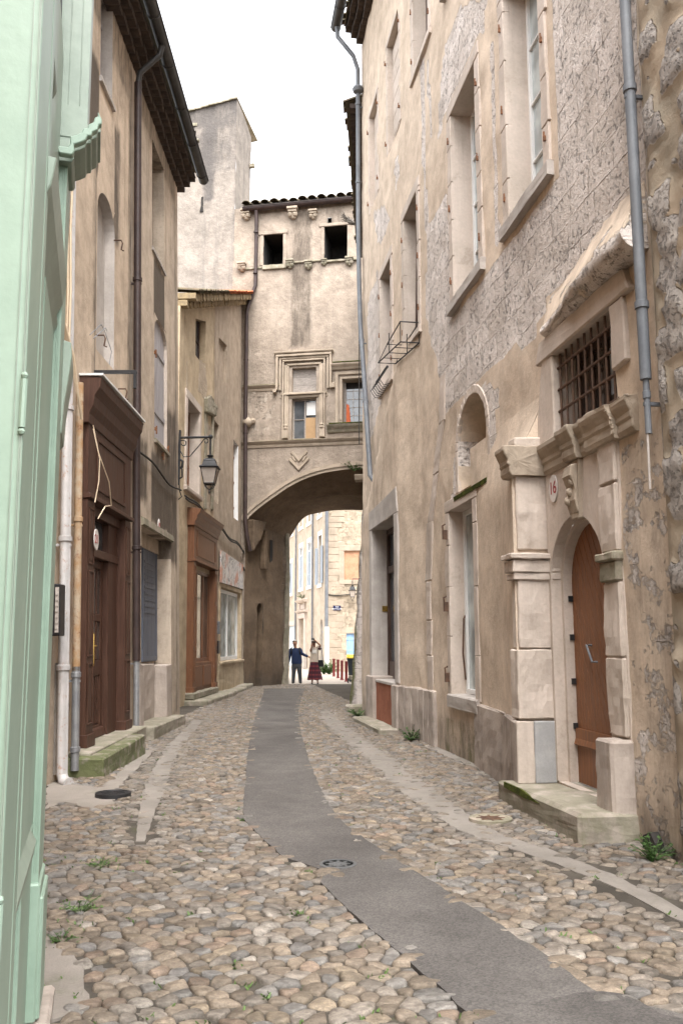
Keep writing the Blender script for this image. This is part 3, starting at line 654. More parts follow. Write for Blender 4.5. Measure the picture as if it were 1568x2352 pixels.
# ---- house A: brown shopfront
ra=thing('narrow_house','tall tan plastered house with brown wooden shopfront on the left','house',L.P(13,0,-1))
aw=op4(L,(223,470),(263,500),(223,800),(263,855),depth=.16,arc=.42,back=1,rev=1); aw['z1']+=.25
au=op4(L,(232,-60),(259,0),(232,168),(259,256),depth=.22,rev=1)
shop=dict(s0=11.35,s1=14.0,z0=.2,z1=4.2,depth=.3)
m=wall(L,10.2,14.2,0,ZE+.1,[aw,au,shop],.3,dirtL(0,0,(11.7,12.15,8.6,10.4,.68),(11.75,12.1,4.9,9,.5),(13.0,13.4,8,10.3,.55),(10.5,14.2,11.2,12.2,.4),(13.9,14.25,5,12,.42)))
m.build('wall',[M['plA'],M['limegrey']],ra)
boards(L,au['s0'],au['s1'],au['z0'],au['z1'],-.22,ra,M['greyshut'],3,'shutter')
sill(L,au['s0']-.05,au['s1']+.05,au['z0'],.1,-.2,.05,ra,M['limegrey'])
# iron hooks beside the blind arch
for (u,v) in ((262,552),(221,770),(272,893)):
    h=MB(); s,z=L.at(u,v); h.tube([L.P(s,z,0),L.P(s,z,.12),L.P(s,z-.05,.14),L.P(s,z-.16,.12),L.P(s,z-.18,.16)],.012,6); h.build('shutter_hook',M['ironrust'],ra)
# shopfront
def shopfront(W,root,s0,s1,z0,zc,o,mat,panel,glassm,cor,name='shopfront',pil=.32,doorspan=None,fr=.75):
    f=MB()
    f.prof(W,[(0,zc-cor),(o+.02,zc-cor),(o+.03,zc-cor*.8),(o+.08,zc-cor*.62),(o+.10,zc-cor*.4),(o+.17,zc-cor*.22),(o+.185,zc-.03),(o+.20,zc),(0,zc+.04)],s0-.08,s1+.06)
    f.box(W,s0,s1,zc-cor-fr,zc-cor,-.05,o)
    f.prof(W,[(0,zc-cor-fr-.09),(o+.05,zc-cor-fr-.07),(o+.05,zc-cor-fr-.02),(o+.01,zc-cor-fr),(0,zc-cor-fr)],s0-.02,s1+.02)
    fo=f.build(name,mat,root,bev=.006)
    q=MB(); a,b=s0+pil+.05,s1-pil-.05; zz0,zz1=zc-cor-fr+.1,zc-cor-.1
    fm=MB(); fm.box(W,a,b,zz0,zz0+.05,o,o+.02); fm.box(W,a,b,zz1-.05,zz1,o,o+.02); fm.box(W,a,a+.05,zz0+.05,zz1-.05,o,o+.019); fm.box(W,b-.05,b,zz0+.05,zz1-.05,o,o+.019); fm.build('fascia_panel',mat,fo,bev=.004)
    for (x0,x1) in ((s0,s0+pil),(s1-pil,s1)):
        p=MB(); zt=zc-cor-fr-.09; p.box(W,x0,x1,z0,zt,-.1,o)
        p.box(W,x0-.02,x1+.02,z0,z0+.16,-.1,o+.03)
        lev=[z0+.28,z0+.28+(zt-z0-.4)*.28,z0+.36+(zt-z0-.4)*.28,z0+.36+(zt-z0-.4)*.68,z0+.44+(zt-z0-.4)*.68,zt-.1]
        for k in (0,2,4):
            c,e=lev[k],lev[k+1]; w=.025
            p.box(W,x0+.05,x1-.05,c,c+w,o,o+.016); p.box(W,x0+.05,x1-.05,e-w,e,o,o+.016); p.box(W,x0+.05,x0+.05+w,c+w,e-w,o,o+.015); p.box(W,x1-.05-w,x1-.05,c+w,e-w,o,o+.015); p.box(W,x0+.1,x1-.1,c+.06,e-.06,o,o+.008)
        p.build('pilaster',mat,root,bev=.004)
    return fo
zcA=5.22
fo=shopfront(L,ra,11.4,13.78,.3,zcA,.11,M['brown'],None,None,.62,'shopfront',.34,fr=.95)
zt=zcA-.62-.95-.09
# doors inside the shopfront
a,b=11.4+.34,13.78-.34
tr=MB(); tr.box(L,a,b,zt-.14,zt,-.12,.02); tr.box(L,a,b,2.85,2.97,-.14,.0); tr.box(L,a,a+.12,.3,zt-.14,-.16,.0); tr.box(L,b-.5,b,.3,zt-.14,-.16,-.02); tr.build('door_frame',M['brown'],ra,bev=.006)
g=MB(); g.poly([L.P(a+.1,2.95,-.12),L.P(b-.45,2.95,-.12),L.P(b-.45,zt-.1,-.12),L.P(a+.1,zt-.1,-.12)]); g.build('transom_pane',M['glass'],ra)
dr=MB(); d0,d1=a+.12,b-.5; o=-.13
dr.box(L,d0,d1,.36,2.85,o-.05,o)
w=(d1-d0)
for x in (d0,d1-.11,d0+w*.28,): dr.box(L,x,x+.11,.36,2.85,o,o+.03)
for z in (.36,1.18,1.28,1.95,2.72): dr.box(L,d0+.11,d1-.11,z,z+.11,o,o+.028)
for k in range(5):
    x=d0+w*.28+.11+k*(w*.72-.22)/5; dr.box(L,x+.02,x+.07,.5,1.16,o,o+.02)
for k in range(1,3):
    x=d0+w*.28+.11+k*(w*.72-.22)/3; dr.box(L,x-.015,x+.015,1.4,2.7,o,o+.024)
dr.prof(L,[(o,.3),(o+.09,.32),(o+.06,.42),(o,.46)],d0,d1)
dro=dr.build('shop_door',M['brown'],ra,bev=.005)
g=MB(); g.poly([L.P(d0+w*.3,1.4,o+.008),L.P(d1-.1,1.4,o+.008),L.P(d1-.1,2.7,o+.008),L.P(d0+w*.3,2.7,o+.008)]); g.build('pane',M['glassbr'],dro)
hs,hz=L.at(364,2548*.574,-.1)
k=MB(); hs=d0+w*.24; k.tube([L.P(hs,1.28,o+.06),L.P(hs,1.28,o+.11),L.P(hs,1.35,o+.13),L.P(hs,1.75,o+.13),L.P(hs,1.82,o+.11),L.P(hs,1.82,o+.03)],.014,8); k.tube([L.P(hs,1.6,o+.03),L.P(hs,1.6,o+.12),L.P(hs+.1,1.6,o+.14)],.012,6); k.build('handle',M['brass'],dro,smooth=40)
lk=MB(); lk.box(L,hs-.10,hs+.02,2.12,2.26,o+.02,o+.07); lk.build('lock',M['chrome'],dro,bev=.006)
z_=MB(); z_.box(L,11.3,13.86,zcA+.03,zcA+.06,0,.33); z_.build('zinc_flashing',M['white'],fo)
br=MB(); br.box(L,12.0,12.04,zcA+.28,zcA+.33,0,.62); br.box(L,12.0,12.04,zcA+.06,zcA+.28,.57,.61); br.build('bracket',M['iron'],ra)
# step
st=MB(); st.slab(L,[(10.85,-.12),(13.15,0),(13.15,.30),(10.85,.245)],0,.5); st.build('doorstep',M['mossy'],ra,bev=.02)
st=MB(); st.slab(L,[(11.0,.05),(14.1,.1),(14.1,.33),(11.0,.29)],-.2,.30); st.build('threshold',M['step'],ra,bev=.015)
# ---- house B
rb=thing('narrow_house','tall streaked tan house with slate blue shutter door left of the street lamp','house',L.P(16.5,0,-1))
bd=op4(L,(350,330),(377,381),(350,571),(377,619),depth=.3); bs=op4(L,(355,760),(384,790),(355,1012),(384,1035),depth=.10,arc=.35,rev=1); bs['z1']+=.3
bo=op4(L,(325,1206),(397,1243),(325,1666),(392,1646),depth=.34); bo['s0']=15.0; bo['s1']=17.65; bo['z0']=.2
m=wall(L,14.2,18.55,0,ZE+.1,[bd,bs,bo],.3,dirtL(0,0,(16.0,17.1,8.0,9.3,.72),(15.8,17.6,3.75,5.2,.62),(14.4,15.4,4.1,5.2,.55),(17.2,18.55,3.2,6.5,.55),(16.4,16.9,3.6,9,.5),(14.2,18.5,11.3,12.2,.4),(18.0,18.55,.2,12,.4)))
ret(m,L,18.55,0,ZE,4); m.build('wall',[M['plB'],M['lime']],rb)
sash(L,bd['s0'],bd['s1'],bd['z0'],bd['z1'],-.3,rb,M['doordark'],M['glass'],bars=(1,2))
sill(L,bd['s0']-.05,bd['s1']+.05,bd['z0'],.1,-.28,.04,rb,M['limegrey'])
boards(L,bs['s0'],bs['s1'],bs['z0'],bs['z1'],-.10,rb,M['greyshut'],4,'shutter')
sill(L,bs['s0']-.06,bs['s1']+.06,bs['z0'],.09,-.1,.06,rb,M['limedark'])
for (u,v) in ((355,810),(356,985),(384,1030),(372,1045)):
    h=MB(); s,z=L.at(u,v); h.box(L,s-.03,s+.03,z-.03,z+.03,0,.03); h.box(L,s-.012,s+.012,z-.10,z+.06,.02,.045); h.build('hinge',M['rustor'],rb)
dz=bo['z1']
shb=boards(L,16.30,17.56,1.28,dz-.28,-.31,rb,M['bluedoor'],3,'shutter',battens=0,label='slate blue shutter in the recess')
sl=MB()
for k in range(9): sl.box(L,16.45,17.4,dz-.55-k*.12,dz-.5-k*.12,-.275,-.266)
sl.box(L,16.3,17.56,1.3,1.38,-.275,-.26); sl.box(L,16.3,16.38,1.38,dz-.28,-.275,-.261); sl.box(L,17.48,17.56,1.38,dz-.28,-.275,-.261); sl.build('slats',M['bluedoor'],shb)
q=MB(); q.box(L,15.0,17.65,.2,dz+.05,-.45,-.341); q.box(L,15.0,17.65,dz-.28,dz,-.34,-.25); q.build('recess_back',M['plB'],rb)
q=MB(); q.slab(L,[(15.03,.15),(17.05,.15),(17.05,1.24),(15.03,1.26)],-.335,-.2); q.slab(L,[(14.72,.05),(15.02,.1),(15.02,1.26),(14.72,1.3)],-.1,.05); q.slab(L,[(17.1,.1),(17.64,.1),(17.64,1.22),(17.1,1.2)],-.33,.02); q.build('dwarf_wall',M['plinth'],rb,bev=.015)
q=MB(); q.prof(L,[(0,dz-.02),(.05,dz),(.04,dz+.12),(0,dz+.14)],15.0,17.75); q.build('lintel',M['limedark'],rb)
q=MB(); q.slab(L,[(14.9,-.02),(17.8,-.02),(17.8,.2),(14.9,.24)],-.4,.25); q.build('doorstep',M['step'],rb,bev=.02)
# ---- shared eave, gutter, downpipe belong to A (A and B stay separate houses)
genoise(L,10.2,14.2,ZE,ra,M['gen'],3,.13,.13,.23,seed=3); genoise(L,14.2,18.75,ZE,rb,M['gen'],3,.13,.13,.23,seed=4)
tiles(L,9.0,14.2,ZE+.5,.48,3.4,1.2,ra,M['tile'],seed=5); tiles(L,14.2,18.75,ZE+.5,.48,3.4,1.2,rb,M['tile'],seed=6)
def gutter(W,s0,s1,z,o,r,root,mat,zs=0):
    m=MB(); prev=None
    for q in range(9):
        A=math.pi*q/8; cur=[W.P(s0,z-r*math.sin(A),o-r*math.cos(A)),W.P(s1,z+zs-r*math.sin(A),o-r*math.cos(A))]
        if prev: m.poly([prev[0],prev[1],cur[1],cur[0]])
        prev=cur
    m.tube([W.P(s0,z,o+r),W.P(s1,z+zs,o+r)],.018,6); 
    m.poly([W.P(s1,z+zs-r*math.sin(math.pi*q/8),o-r*math.cos(math.pi*q/8)) for q in range(9)]); m.poly([W.P(s0,z-r*math.sin(math.pi*q/8),o-r*math.cos(math.pi*q/8)) for q in range(9)])
    k=s0+.6
    while k<s1:
        m.tube([W.P(k,z+zs*(k-s0)/(s1-s0)-r*1.04*math.sin(math.pi*q/6),o-r*1.04*math.cos(math.pi*q/6)) for q in range(7)],.014,5); k+=1.3
    return m.build('gutter',mat,root,smooth=40,fix=False)
gutter(L,9.0,14.2,ZE+.44,.54,.11,ra,M['gutter']); gutter(L,14.2,19.0,ZE+.44,.54,.11,rb,M['gutter'])
dp=MB(); dp.tube([L.P(14.2,ZE+.34,.54),L.P(14.2,ZE+.15,.5),L.P(14.2,ZE-.2,.14),L.P(14.2,ZE-.5,.1)],.055,10); dp.build('downpipe_elbow',M['gutter'],ra,smooth=40)
downpipe(ra,L,[(14.2,ZE-.4),(14.2,5.6),(14.2,4.9,.1),(14.2,1.35)],.066,M['pipebrown'],[(14.2,7.9),(14.2,5.3),(14.2,3.2)],.11)
downpipe(ra,L,[(14.2,1.45),(14.2,.18)],.05,M['zinc'],[(14.2,1.38)],.11)
# ---- peach house strip with pipes and cables
rp=thing('peach_house','narrow peach plastered house front mostly hidden behind the mint green shopfront','house',L.P(7.5,0,-1))
m=wall(L,3.2,10.2,0,ZE+.1,[],.4,dirtL(0,0)); m.build('wall',[M['plP']],rp)
q=MB(); q.box(L,3.2,10.2,ZE+.1,ZE+.2,-3,.3); q.build('roof',M['tile'],rp)
downpipe(rp,L,[(10.45,11.9),(10.45,.12),(10.4,.04,.16),(10.33,.03,.24)],.066,M['pvc'],[(10.45,8.2),(10.45,4.55),(10.45,2.9),(10.45,1.35)],.12,n=14)
downpipe(rp,L,[(10.85,5.0),(10.85,1.3)],.05,M['rust'],[(10.85,3.2)],.15,n=12)
downpipe(rp,L,[(10.85,1.35),(10.85,.1)],.05,M['zinc'],[(10.85,1.25),(10.85,.35)],.15,n=12)
jb=MB(); jb.box(L,10.5,10.9,.1,1.4,0,.05); jb.build('plaster_patch',M['cement'],rp)
# intercom box
s,z=L.at(136,1398,.1)
ib=thing('intercom_box','flat black intercom box fixed beside the white downpipe','intercom',L.P(10.05,1.85,.05))
b=MB(); b.box(L,9.97,10.17,1.72,2.32,.02,.22); b.build('body',M['black'],ib,bev=.012)
b=MB(); b.box(L,9.955,9.97,1.76,2.28,.17,.21)
for k in range(7): b.box(L,9.945,9.955,1.8+k*.065,1.83+k*.065,.175,.205)
b.build('button_strip',M['limegrey'],ib)
# cables
def cable(name,label,paths,r,mat,group=None):
    m=MB()
    for p in paths: m.tube(p,r,6)
    return tag(m.build(name,mat,smooth=60),label,'cable',group)
zz=[4.75,5.2,6.0,6.9,7.8,8.6]
cable('cable_bundle','bundle of beige cables clipped beside the white downpipe',[[L.P(10.33+.02*math.sin(k*2+z)-.004*k,z,.07+.035*k+.01*math.sin(z*3+k)) for z in [4.55]+zz] for k in range(4)],.016,M['beige'])
cable('cable_loop','beige cables sweeping from the peach wall to the white downpipe junction',[[L.P(9.9+k*.02,5.75,.05+.02*k),L.P(10.1,5.6,.12+.02*k),L.P(10.3,5.15,.2+.02*k),L.P(10.5,4.7,.24),L.P(10.62,4.45,.25)] for k in range(3)],.018,M['beige'])
cable('black_cable','thin black cable running down the peach wall behind the green shopfront',[[L.P(10.16,z,.05+.012*math.sin(z*5)) for z in frange(5.2,9.2,.3)]],.016,M['blackcable'])
cable('green_cable','small green coil of wire on the peach wall',[[L.P(9.98+.04*math.cos(q),5.9+q*.012,.10+.05*math.sin(q)) for q in frange(0,18,.7)]],.008,M['greencable'])
cable('loose_wire','loose pale wire dangling over the brown shopfront pilaster',[[L.P(11.3,4.55,.2),L.P(11.42,4.2,.24),L.P(11.75,3.85,.3),L.P(11.95,3.55,.28),L.P(11.7,3.5,.26),L.P(11.5,3.3,.22)],[L.P(11.3,4.5,.2),L.P(11.35,4.1,.28),L.P(11.42,3.8,.25),L.P(11.35,3.5,.22)]],.008,M['beige'])
cable('loose_wire','grey white wires looped on the iron hook above the brown shop cornice',[[L.P(11.1,5.75,.2),L.P(11.5,6.05,.24),L.P(11.9,6.1,.18),L.P(12.2,5.9,.2),L.P(11.9,5.6,.25)],[L.P(11.1,5.7,.25),L.P(11.5,6.0,.3),L.P(11.95,6.12,.2)]],.005,M['pipegrey'])
pts=[L.P(s,4.98-.02*(s-14)+.05*math.sin(s*2.1)-.05*math.sin((s-14.2)/4.3*math.pi),.06) for s in frange(14.0,18.5,.25)]
C=Wall(-4.11,23.2,2.8,-1,.015)
pts2=[C.P(s,5.5-.05*s+.06*math.sin(s*1.9),.10) for s in frange(-.8,9.3,.35)]
cable('facade_cable','sagging black cable crossing the streaked house front towards the lamp',[pts],.020,M['blackcable'])
cable('facade_cable','thick black cable draped along the ochre house above the rust brown shopfront',[pts2,[(p[0]+.02,p[1]+.05,p[2]-.07) for p in pts2]],.026,M['blackcable'])
def plaque(W,s,z,o,rx,rz,txt,label,size):
    r=thing('house_number_plaque',label,'house number',W.P(s,z-rz,o)); m=MB(); m.slab(W,[(s+rx*math.cos(2*math.pi*k/28),z+rz*math.sin(2*math.pi*k/28)) for k in range(28)],o,o+.012); m.build('plate',M['enamel'],r,smooth=40)
    text_mesh(txt,size,W,s,z,o+.014,.004,'number',M['ink'],r,flip=1 if W is L else -1); return r
plaque(L,11.60,3.03,.165,.105,.145,'21','white oval plaque numbered 21 on the brown shop pilaster',.17)
s,z=L.at(365,1207,.01); plaque(L,s,z,.008,.09,.13,'19','small white oval number plaque above the slate blue shutter recess',.15)
# ---- houses C and D
rc=thing('ochre_house','lower ochre house with rust brown shopfront behind the street lamp','house',C.P(2,0,-1))
rd=thing('corner_house','grey brown plastered house with orange roof tiles beside the arch','house',C.P(6.8,0,-1))
c1=op4(C,(449.5,698.6),(472.7,735),(449.5,820),(472.7,836)); c2=op4(C,(427.5,918),(455.6,943),(427.5,1117),(455.6,1141),rev=1); c2['depth']=.32
zm=lambda s,z: z if z<9.6 else 9.6+(z-9.6)*((10.6+.42*(s+1.2))-9.6)/(12.0-9.6)
shC=dict(s0=.0,s1=3.3,z0=.35,z1=3.6,depth=.25)
def mC(s,z):
    w=0
    for (u0,u1,v0,v1) in ((.9,2.3,8.7,9.5),(2.0,2.5,9.0,9.8),(1.2,2.2,9.4,10.1),(-.6,-.1,7.5,9.5),(1.9,3.4,5.6,8.3)):
        if u0<s<u1 and v0<z<v1: w=.62
    return (w,max(0,.5-z)*.6+(.3 if 4.6<z<5.6 else 0),max(0,.4-z),1)
m=wall(C,-1.2,3.55,0,12.0,[c1,c2,shC],.3,mC,zm); ret(m,C,-1.2,0,10.6,4); m.build('wall',[M['plC'],M['lime']],rc)
sash(C,c1['s0'],c1['s1'],c1['z0'],c1['z1'],-.25,rc,M['doordark'],M['glass'],bars=(0,1))
wo=sash(C,c2['s0'],c2['s1'],c2['z0'],c2['z1'],-.32,rc,M['brown2'],M['glass'],bars=(1,2))
def surround(W,o,root,mat,w=.16,pr=.04,sl=True,name='window_surround'):
    a,b,c,e=o['s0'],o['s1'],o['z0'],o['z1']; m=MB()
    m.box(W,a-w,a,c,e,-.02,pr); m.box(W,b,b+w,c,e,-.02,pr); m.box(W,a-w,b+w,e,e+w*1.2,-.02,pr+.003)
    if sl: m.prof(W,[(-.02,c-.14),(pr+.05,c-.12),(pr+.06,c-.02),(pr+.04,c),(-.02,c)],a-w-.04,b+w+.04)
    return m.build(name,mat,root,bev=.012)
surround(C,c2,rc,M['lime'],.2,.05)
gh=MB(); gw=opr(C,(463,905),(483,1145)); gh.slab(C,[(2.05,5.55),(2.35,5.6),(2.3,8.6),(2.0,8.5)],-.02,.05); gh.slab(C,[(3.05,5.7),(3.3,5.7),(3.3,8.7),(3.05,8.8)],-.02,.06); gh.slab(C,[(1.95,8.5),(3.4,8.75),(3.4,9.1),(2.5,9.2),(1.95,8.95)],-.02,.12); gh.box(C,2.35,3.05,6.6,6.9,-.02,.15); gh.build('ruined_surround',M['limedark'],rc,bev=.03)
shopfront(C,rc,.0,3.3,.3,5.25,.18,M['brown2'],None,None,.45,'shopfront',.3,fr=.9)
sash(C,.36,2.94,1.1,3.68,-.05,rc,M['brown2'],M['glassbr'],bars=(2,0),fw=.1)
p=MB(); p.box(C,.3,3.0,.3,1.1,-.1,.08); p.box(C,.5,1.6,.42,1.0,.08,.11); p.box(C,1.75,2.85,.42,1.0,.08,.11); p.build('stall_panel',M['brown2'],rc,bev=.01)
st=MB(); st.box(C,-.2,4.2,-.05,.14,-.1,.62,seg=1.1); st.box(C,-.1,3.4,.14,.32,-.1,.24,seg=.9); st.build('doorstep',M['step'],rc,bev=.03)
d1=op4(C,(503,748.7),(521,780),(503,870),(521,880),depth=.12,back=0); d2=op4(C,(489,961),(502.5,976),(489,1150),(502.5,1156)); d3=op4(C,(535.7,1010),(547,1022),(535.7,1190),(547,1195),rev=1); d3['depth']=.2
dw=opr(C,(500,1349),(553,1523),depth=.25,rev=2); dw['s0'],dw['s1'],dw['z0'],dw['z1']=4.6,8.6,.98,3.42
zm2=lambda s,z: z if z<11 else 11+(z-11)*((10.6+.42*(s+1.2))-11)/(14.0-11)
m=wall(C,3.55,9.6,0,14.0,[d1,d2,d3,dw],.35,lambda s,z:(0,.3 if z>9 and fnoise(s*2,z*.3)>.3 else max(0,.5-z)*.5,max(0,.4-z),1),zm2); m.build('wall',[M['plD'],M['white'],M['plC']],rd)
sash(C,d2['s0'],d2['s1'],d2['z0'],d2['z1'],-.25,rd,M['brown2'],M['glass'],bars=(0,2)); 
boards(C,d3['s0'],d3['s1'],d3['z0'],d3['z1'],-.2,rd,M['rustor'],6,'shutter',battens=3,label='orange brown slatted shutter')
yl=MB(); yl.box(C,4.1,9.3,.0,.98,0,.10); yl.build('base_course',M['plC'],rd,bev=.02)
yf=MB(); yf.box(C,4.45,4.6,.98,3.55,-.02,.05); yf.box(C,8.6,8.75,.98,3.55,-.02,.05); yf.box(C,4.45,8.75,3.42,3.56,-.02,.052); yf.prof(C,[(-.02,.94),(.14,.95),(.14,1.03),(-.02,1.05)],4.4,8.8); yf.build('window_surround',M['plC'],rd,bev=.01)
sash(C,4.6,8.6,1.05,3.4,-.15,rd,M['white'],M['glasslt'],bars=(1,0),fw=.12,name='shop_window')
st=MB(); st.box(C,4.2,7.2,-.03,.12,0,.5,seg=1.3); st.box(C,7.2,8.9,-.03,.16,0,.45,seg=.8); st.build('doorstep',M['step'],rd,bev=.03)
# eaves on the rake
genoise(C,-1.2,3.5,10.55,rc,M['genyel'],2,.2,.2,.24,seed=8,zs=.42); genoise(C,3.5,8.8,10.55+.42*4.7,rd,M['genyel'],2,.2,.2,.24,seed=9,zs=.42)
tiles(C,-1.2,3.5,10.98,.5,1.6,.12,rc,M['tile'],seed=10,zs=.42); tiles(C,3.5,8.9,10.98+.42*4.7,.5,1.2,.08,rd,M['tiler'],seed=11,zs=.42)
# mural sign, letter boxes
mu=thing('mural_panel','faded painted panel above the yellow framed shop window','sign',C.P(6.6,3.5,.06))
p=MB(); p.slab(C,[(4.35,3.55),(8.9,3.6),(8.95,4.5),(4.4,4.6)],.055,.085); p.build('board',M['mural'],mu)
p=MB(); p.tube([C.P(8.7,4.4,.12),C.P(9.1,4.1,.14),C.P(9.25,3.9,.14)],.03,6); p.build('bracket',M['iron'],mu)
lb=thing('letter_box','grey letter box on the wall left of the yellow framed shop window','letter box',C.P(3.8,1.9,.1)); p=MB(); p.box(C,3.66,3.98,1.9,2.3,.0,.16); p.build('body',M['pipegrey'],lb,bev=.02); p=MB(); p.box(C,3.655,3.66,2.18,2.22,.02,.13); p.build('slot',M['black'],lb)
lb=thing('letter_box','black letter box below the grey one by the yellow framed window','letter box',C.P(3.8,1.3,.1)); p=MB(); p.box(C,3.66,3.98,1.3,1.7,.0,.16); p.build('body',M['black'],lb,bev=.02); p=MB(); p.box(C,3.655,3.66,1.6,1.63,.02,.13); p.build('slot',M['iron'],lb)
# ---- street lamp
def lantern(root,x,y,z,k=1):
    """hanging four-sided lantern; z = top of the cap rod"""
    a=MB(); q=math.sqrt(2)
    a.lathe((x,y,z),[(.02*k,0),(.02*k,-.14*k),(.03*k,-.15*k),(.085*k,-.17*k),(.06*k,-.2*k),(.045*k,-.23*k)],10)
    a.lathe((x,y,z),[(.05*k*q,-.23*k),(.13*k*q,-.28*k),(.145*k*q,-.31*k),(.14*k*q,-.32*k),(.175*k*q,-.43*k),(.235*k*q,-.47*k),(.225*k*q,-.49*k),(.18*k*q,-.5*k)],4)
    a.build('lamp_cap',M['pipegrey'] if k==1 else M['iron'],root)
    g=MB(); g.lathe((x,y,z),[(.19*k*q,-.5*k),(.115*k*q,-.86*k)],4); g.build('lamp_glass',M['glassfr'],root)
    f=MB()
    for i in range(4):
        t=math.pi/4+i*math.pi/2; c,s=math.cos(t),math.sin(t); f.tube([(x+c*.195*k*q,y+s*.195*k*q,z-.49*k),(x+c*.12*k*q,y+s*.12*k*q,z-.87*k)],.011*k,5); f.tube([(x+c*.12*k*q,y+s*.12*k*q,z-.87*k),(x+c*.09*k*q,y+s*.09*k*q,z-.95*k),(x,y,z-1.02*k)],.011*k,5)
        u=t+math.pi/2; f.tube([(x+c*.12*k*q,y+s*.12*k*q,z-.87*k),(x+math.cos(u)*.12*k*q,y+math.sin(u)*.12*k*q,z-.87*k)],.016*k,5)
    f.ball((x,y,z-1.07*k),.028*k,8); f.lathe((x,y,z),[(.012*k,-1.02*k),(.02*k,-1.09*k),(.002,-1.14*k)],8); f.build('lamp_frame',M['iron'],root)
bx,by,bz=L.P(18.5,6.18,.02)
lp=thing('street_lamp','black wall lantern with frosted panes on a scrolled iron bracket','street lamp',(bx,by,bz-.5))
def spiral(c,r,a0,turn,n=16,dr=.6):
    return [(c[0]+r*(1-dr*k/n)*math.cos(a0+turn*k/n),c[1],c[2]+r*(1-dr*k/n)*math.sin(a0+turn*k/n)) for k in range(n+1)]
q=MB(); q.box(Flat(bx,by,0),0,.045,5.05,6.28,-.03,.03); q.tube([(bx,by,6.11),(bx+.68,by,6.13)],.027,8); q.ball((bx+.70,by,6.13),.055,10); q.tube([(bx+.70,by,6.13),(bx+.70,by,5.83)],.022,8)
q.tube([(bx+.03,by,5.83),(bx+.12,by,5.68),(bx+.25,by,5.69),(bx+.45,by,5.93),(bx+.56,by,6.08)]+spiral((bx+.60,by,6.03),.06,1.6,-5),.012,6)
q.tube([(bx+.03,by,5.85)]+spiral((bx+.10,by,5.98),.09,3.4,-6.5),.012,6)
q.tube([(bx+.03,by,5.43),(bx+.09,by,5.41),(bx+.1,by,5.23),(bx+.03,by,5.19)],.02,6); q.tube([(bx+.03,by,5.63),(bx+.1,by,5.58),(bx+.09,by,5.45),(bx+.03,by,5.43)],.03,6); q.tube([(bx+.03,by,5.19),(bx+.05,by,4.93),(bx+.1,by,4.79),(bx+.03,by,4.73)],.012,6)
q.build('bracket',M['iron'],lp,smooth=40); lantern(lp,bx+.70,by,5.86,.9)
# ------------------------------------------------------------------ mint green shopfront, close on the left
G=Wall(-1.37,4.1,-15.8,-1,.009)
def gnear(sk,u,v):
    q=G.P(sk,0,0); N=Wall(q[0],q[1],90-15.8,-1); s,z=N.at(u,v); return s+.009*z,z
gr_=thing('green_shop','mint green painted wooden shopfront close on the left frame edge','shop building',G.P(-1.5,0,-1))
def gbox(name,sk,s1,u,mat,z0=.12,z1=6.2,v=1722,parent=gr_,bev=.006,o0=-.6):
    o,_=gnear(sk,u,v); m=MB(); m.box(G,sk,s1,z0,z1,o0,o); return m.build(name,mat,parent,bev=bev),o
q=MB(); q.box(G,-8,.0,0,9.5,-5,-.62); q.build('wall',M['plP'],gr_)
d0,oA=gbox('corner_post',-2.0,-1.62,19,M['green'])
d1,oB=gbox('metal_trim',-1.62,-1.5,38,M['trimgrey'],z0=.15)
d2,oC=gbox('beading',-1.5,-1.38,48,M['green'],z0=.3,z1=4.6)
# window bay: frame, dark glass edge, sloping sill and moulded transom
oD,_=gnear(-1.0,61,1722); oE,_=gnear(-.35,101,1722)
m=MB(); m.box(G,-1.02,-.30,.9,3.05,-.6,oD-.004); m.build('window_stile',M['green'],gr_,bev=.006)
m=MB(); m.box(G,-1.38,-1.02,.35,.92,-.6,oD-.02); m.box(G,-1.02,-.30,.12,.9,-.6,oD-.002); m.box(G,-1.02,-1.0,.3,.8,oD-.03,oD+.006); m.build('stall_riser',M['green'],gr_,bev=.006)
m=MB(); m.prof(G,[(oD-.12,.86),(oD+.01,.80),(oD+.02,.86),(oD-.02,.93),(oD-.12,.98)],-1.38,-.5); m.build('sill',M['greendk'],gr_)
m=MB(); m.poly([G.P(-1.38,.95,oC-.05),G.P(-1.02,.95,oC-.05),G.P(-1.02,3.0,oC-.05),G.P(-1.38,3.0,oC-.05)]); m.build('window_pane',M['glass'],gr_)
m=MB(); m.prof(G,[(oD-.2,2.95),(oD-.01,3.02),(oD+.012,3.08),(oD+.004,3.12),(oD+.03,3.18),(oD+.045,3.28),(oD-.2,3.3)],-1.45,-.36); m.build('transom_moulding',M['greendk'],gr_,bev=.004)
m=MB(); m.box(G,-1.3,-.34,3.3,4.4,-.6,oD-.01); m.build('bay_frieze',M['greendk'],gr_,bev=.006)
# far pilaster with fluting lines and plinth
m=MB(); m.box(G,-.35,0,.62,4.0,-.6,oE)
for k in (.30,.62): m.box(G,-.352,-.35,.7,3.9,oD+(oE-oD)*k-.0016,oD+(oE-oD)*k+.0016)
m.build('pilaster',M['green'],gr_,bev=.005)
oF,_=gnear(-.37,100,2250); m=MB(); m.box(G,-.37,.0,.12,.66,-.6,oE+.010); m.box(G,-.34,.03,.12,.6,-.6,oE+.024); m.build('plinth',M['green'],gr_,bev=.008)
m=MB(); m.box(G,-2.4,-.0,-.05,.12,-.6,oE+.0,seg=.5); m.box(G,-.36,.06,-.05,.115,-.6,oE+.07); m.build('stone_base',M['plinth'],gr_,bev=.015)
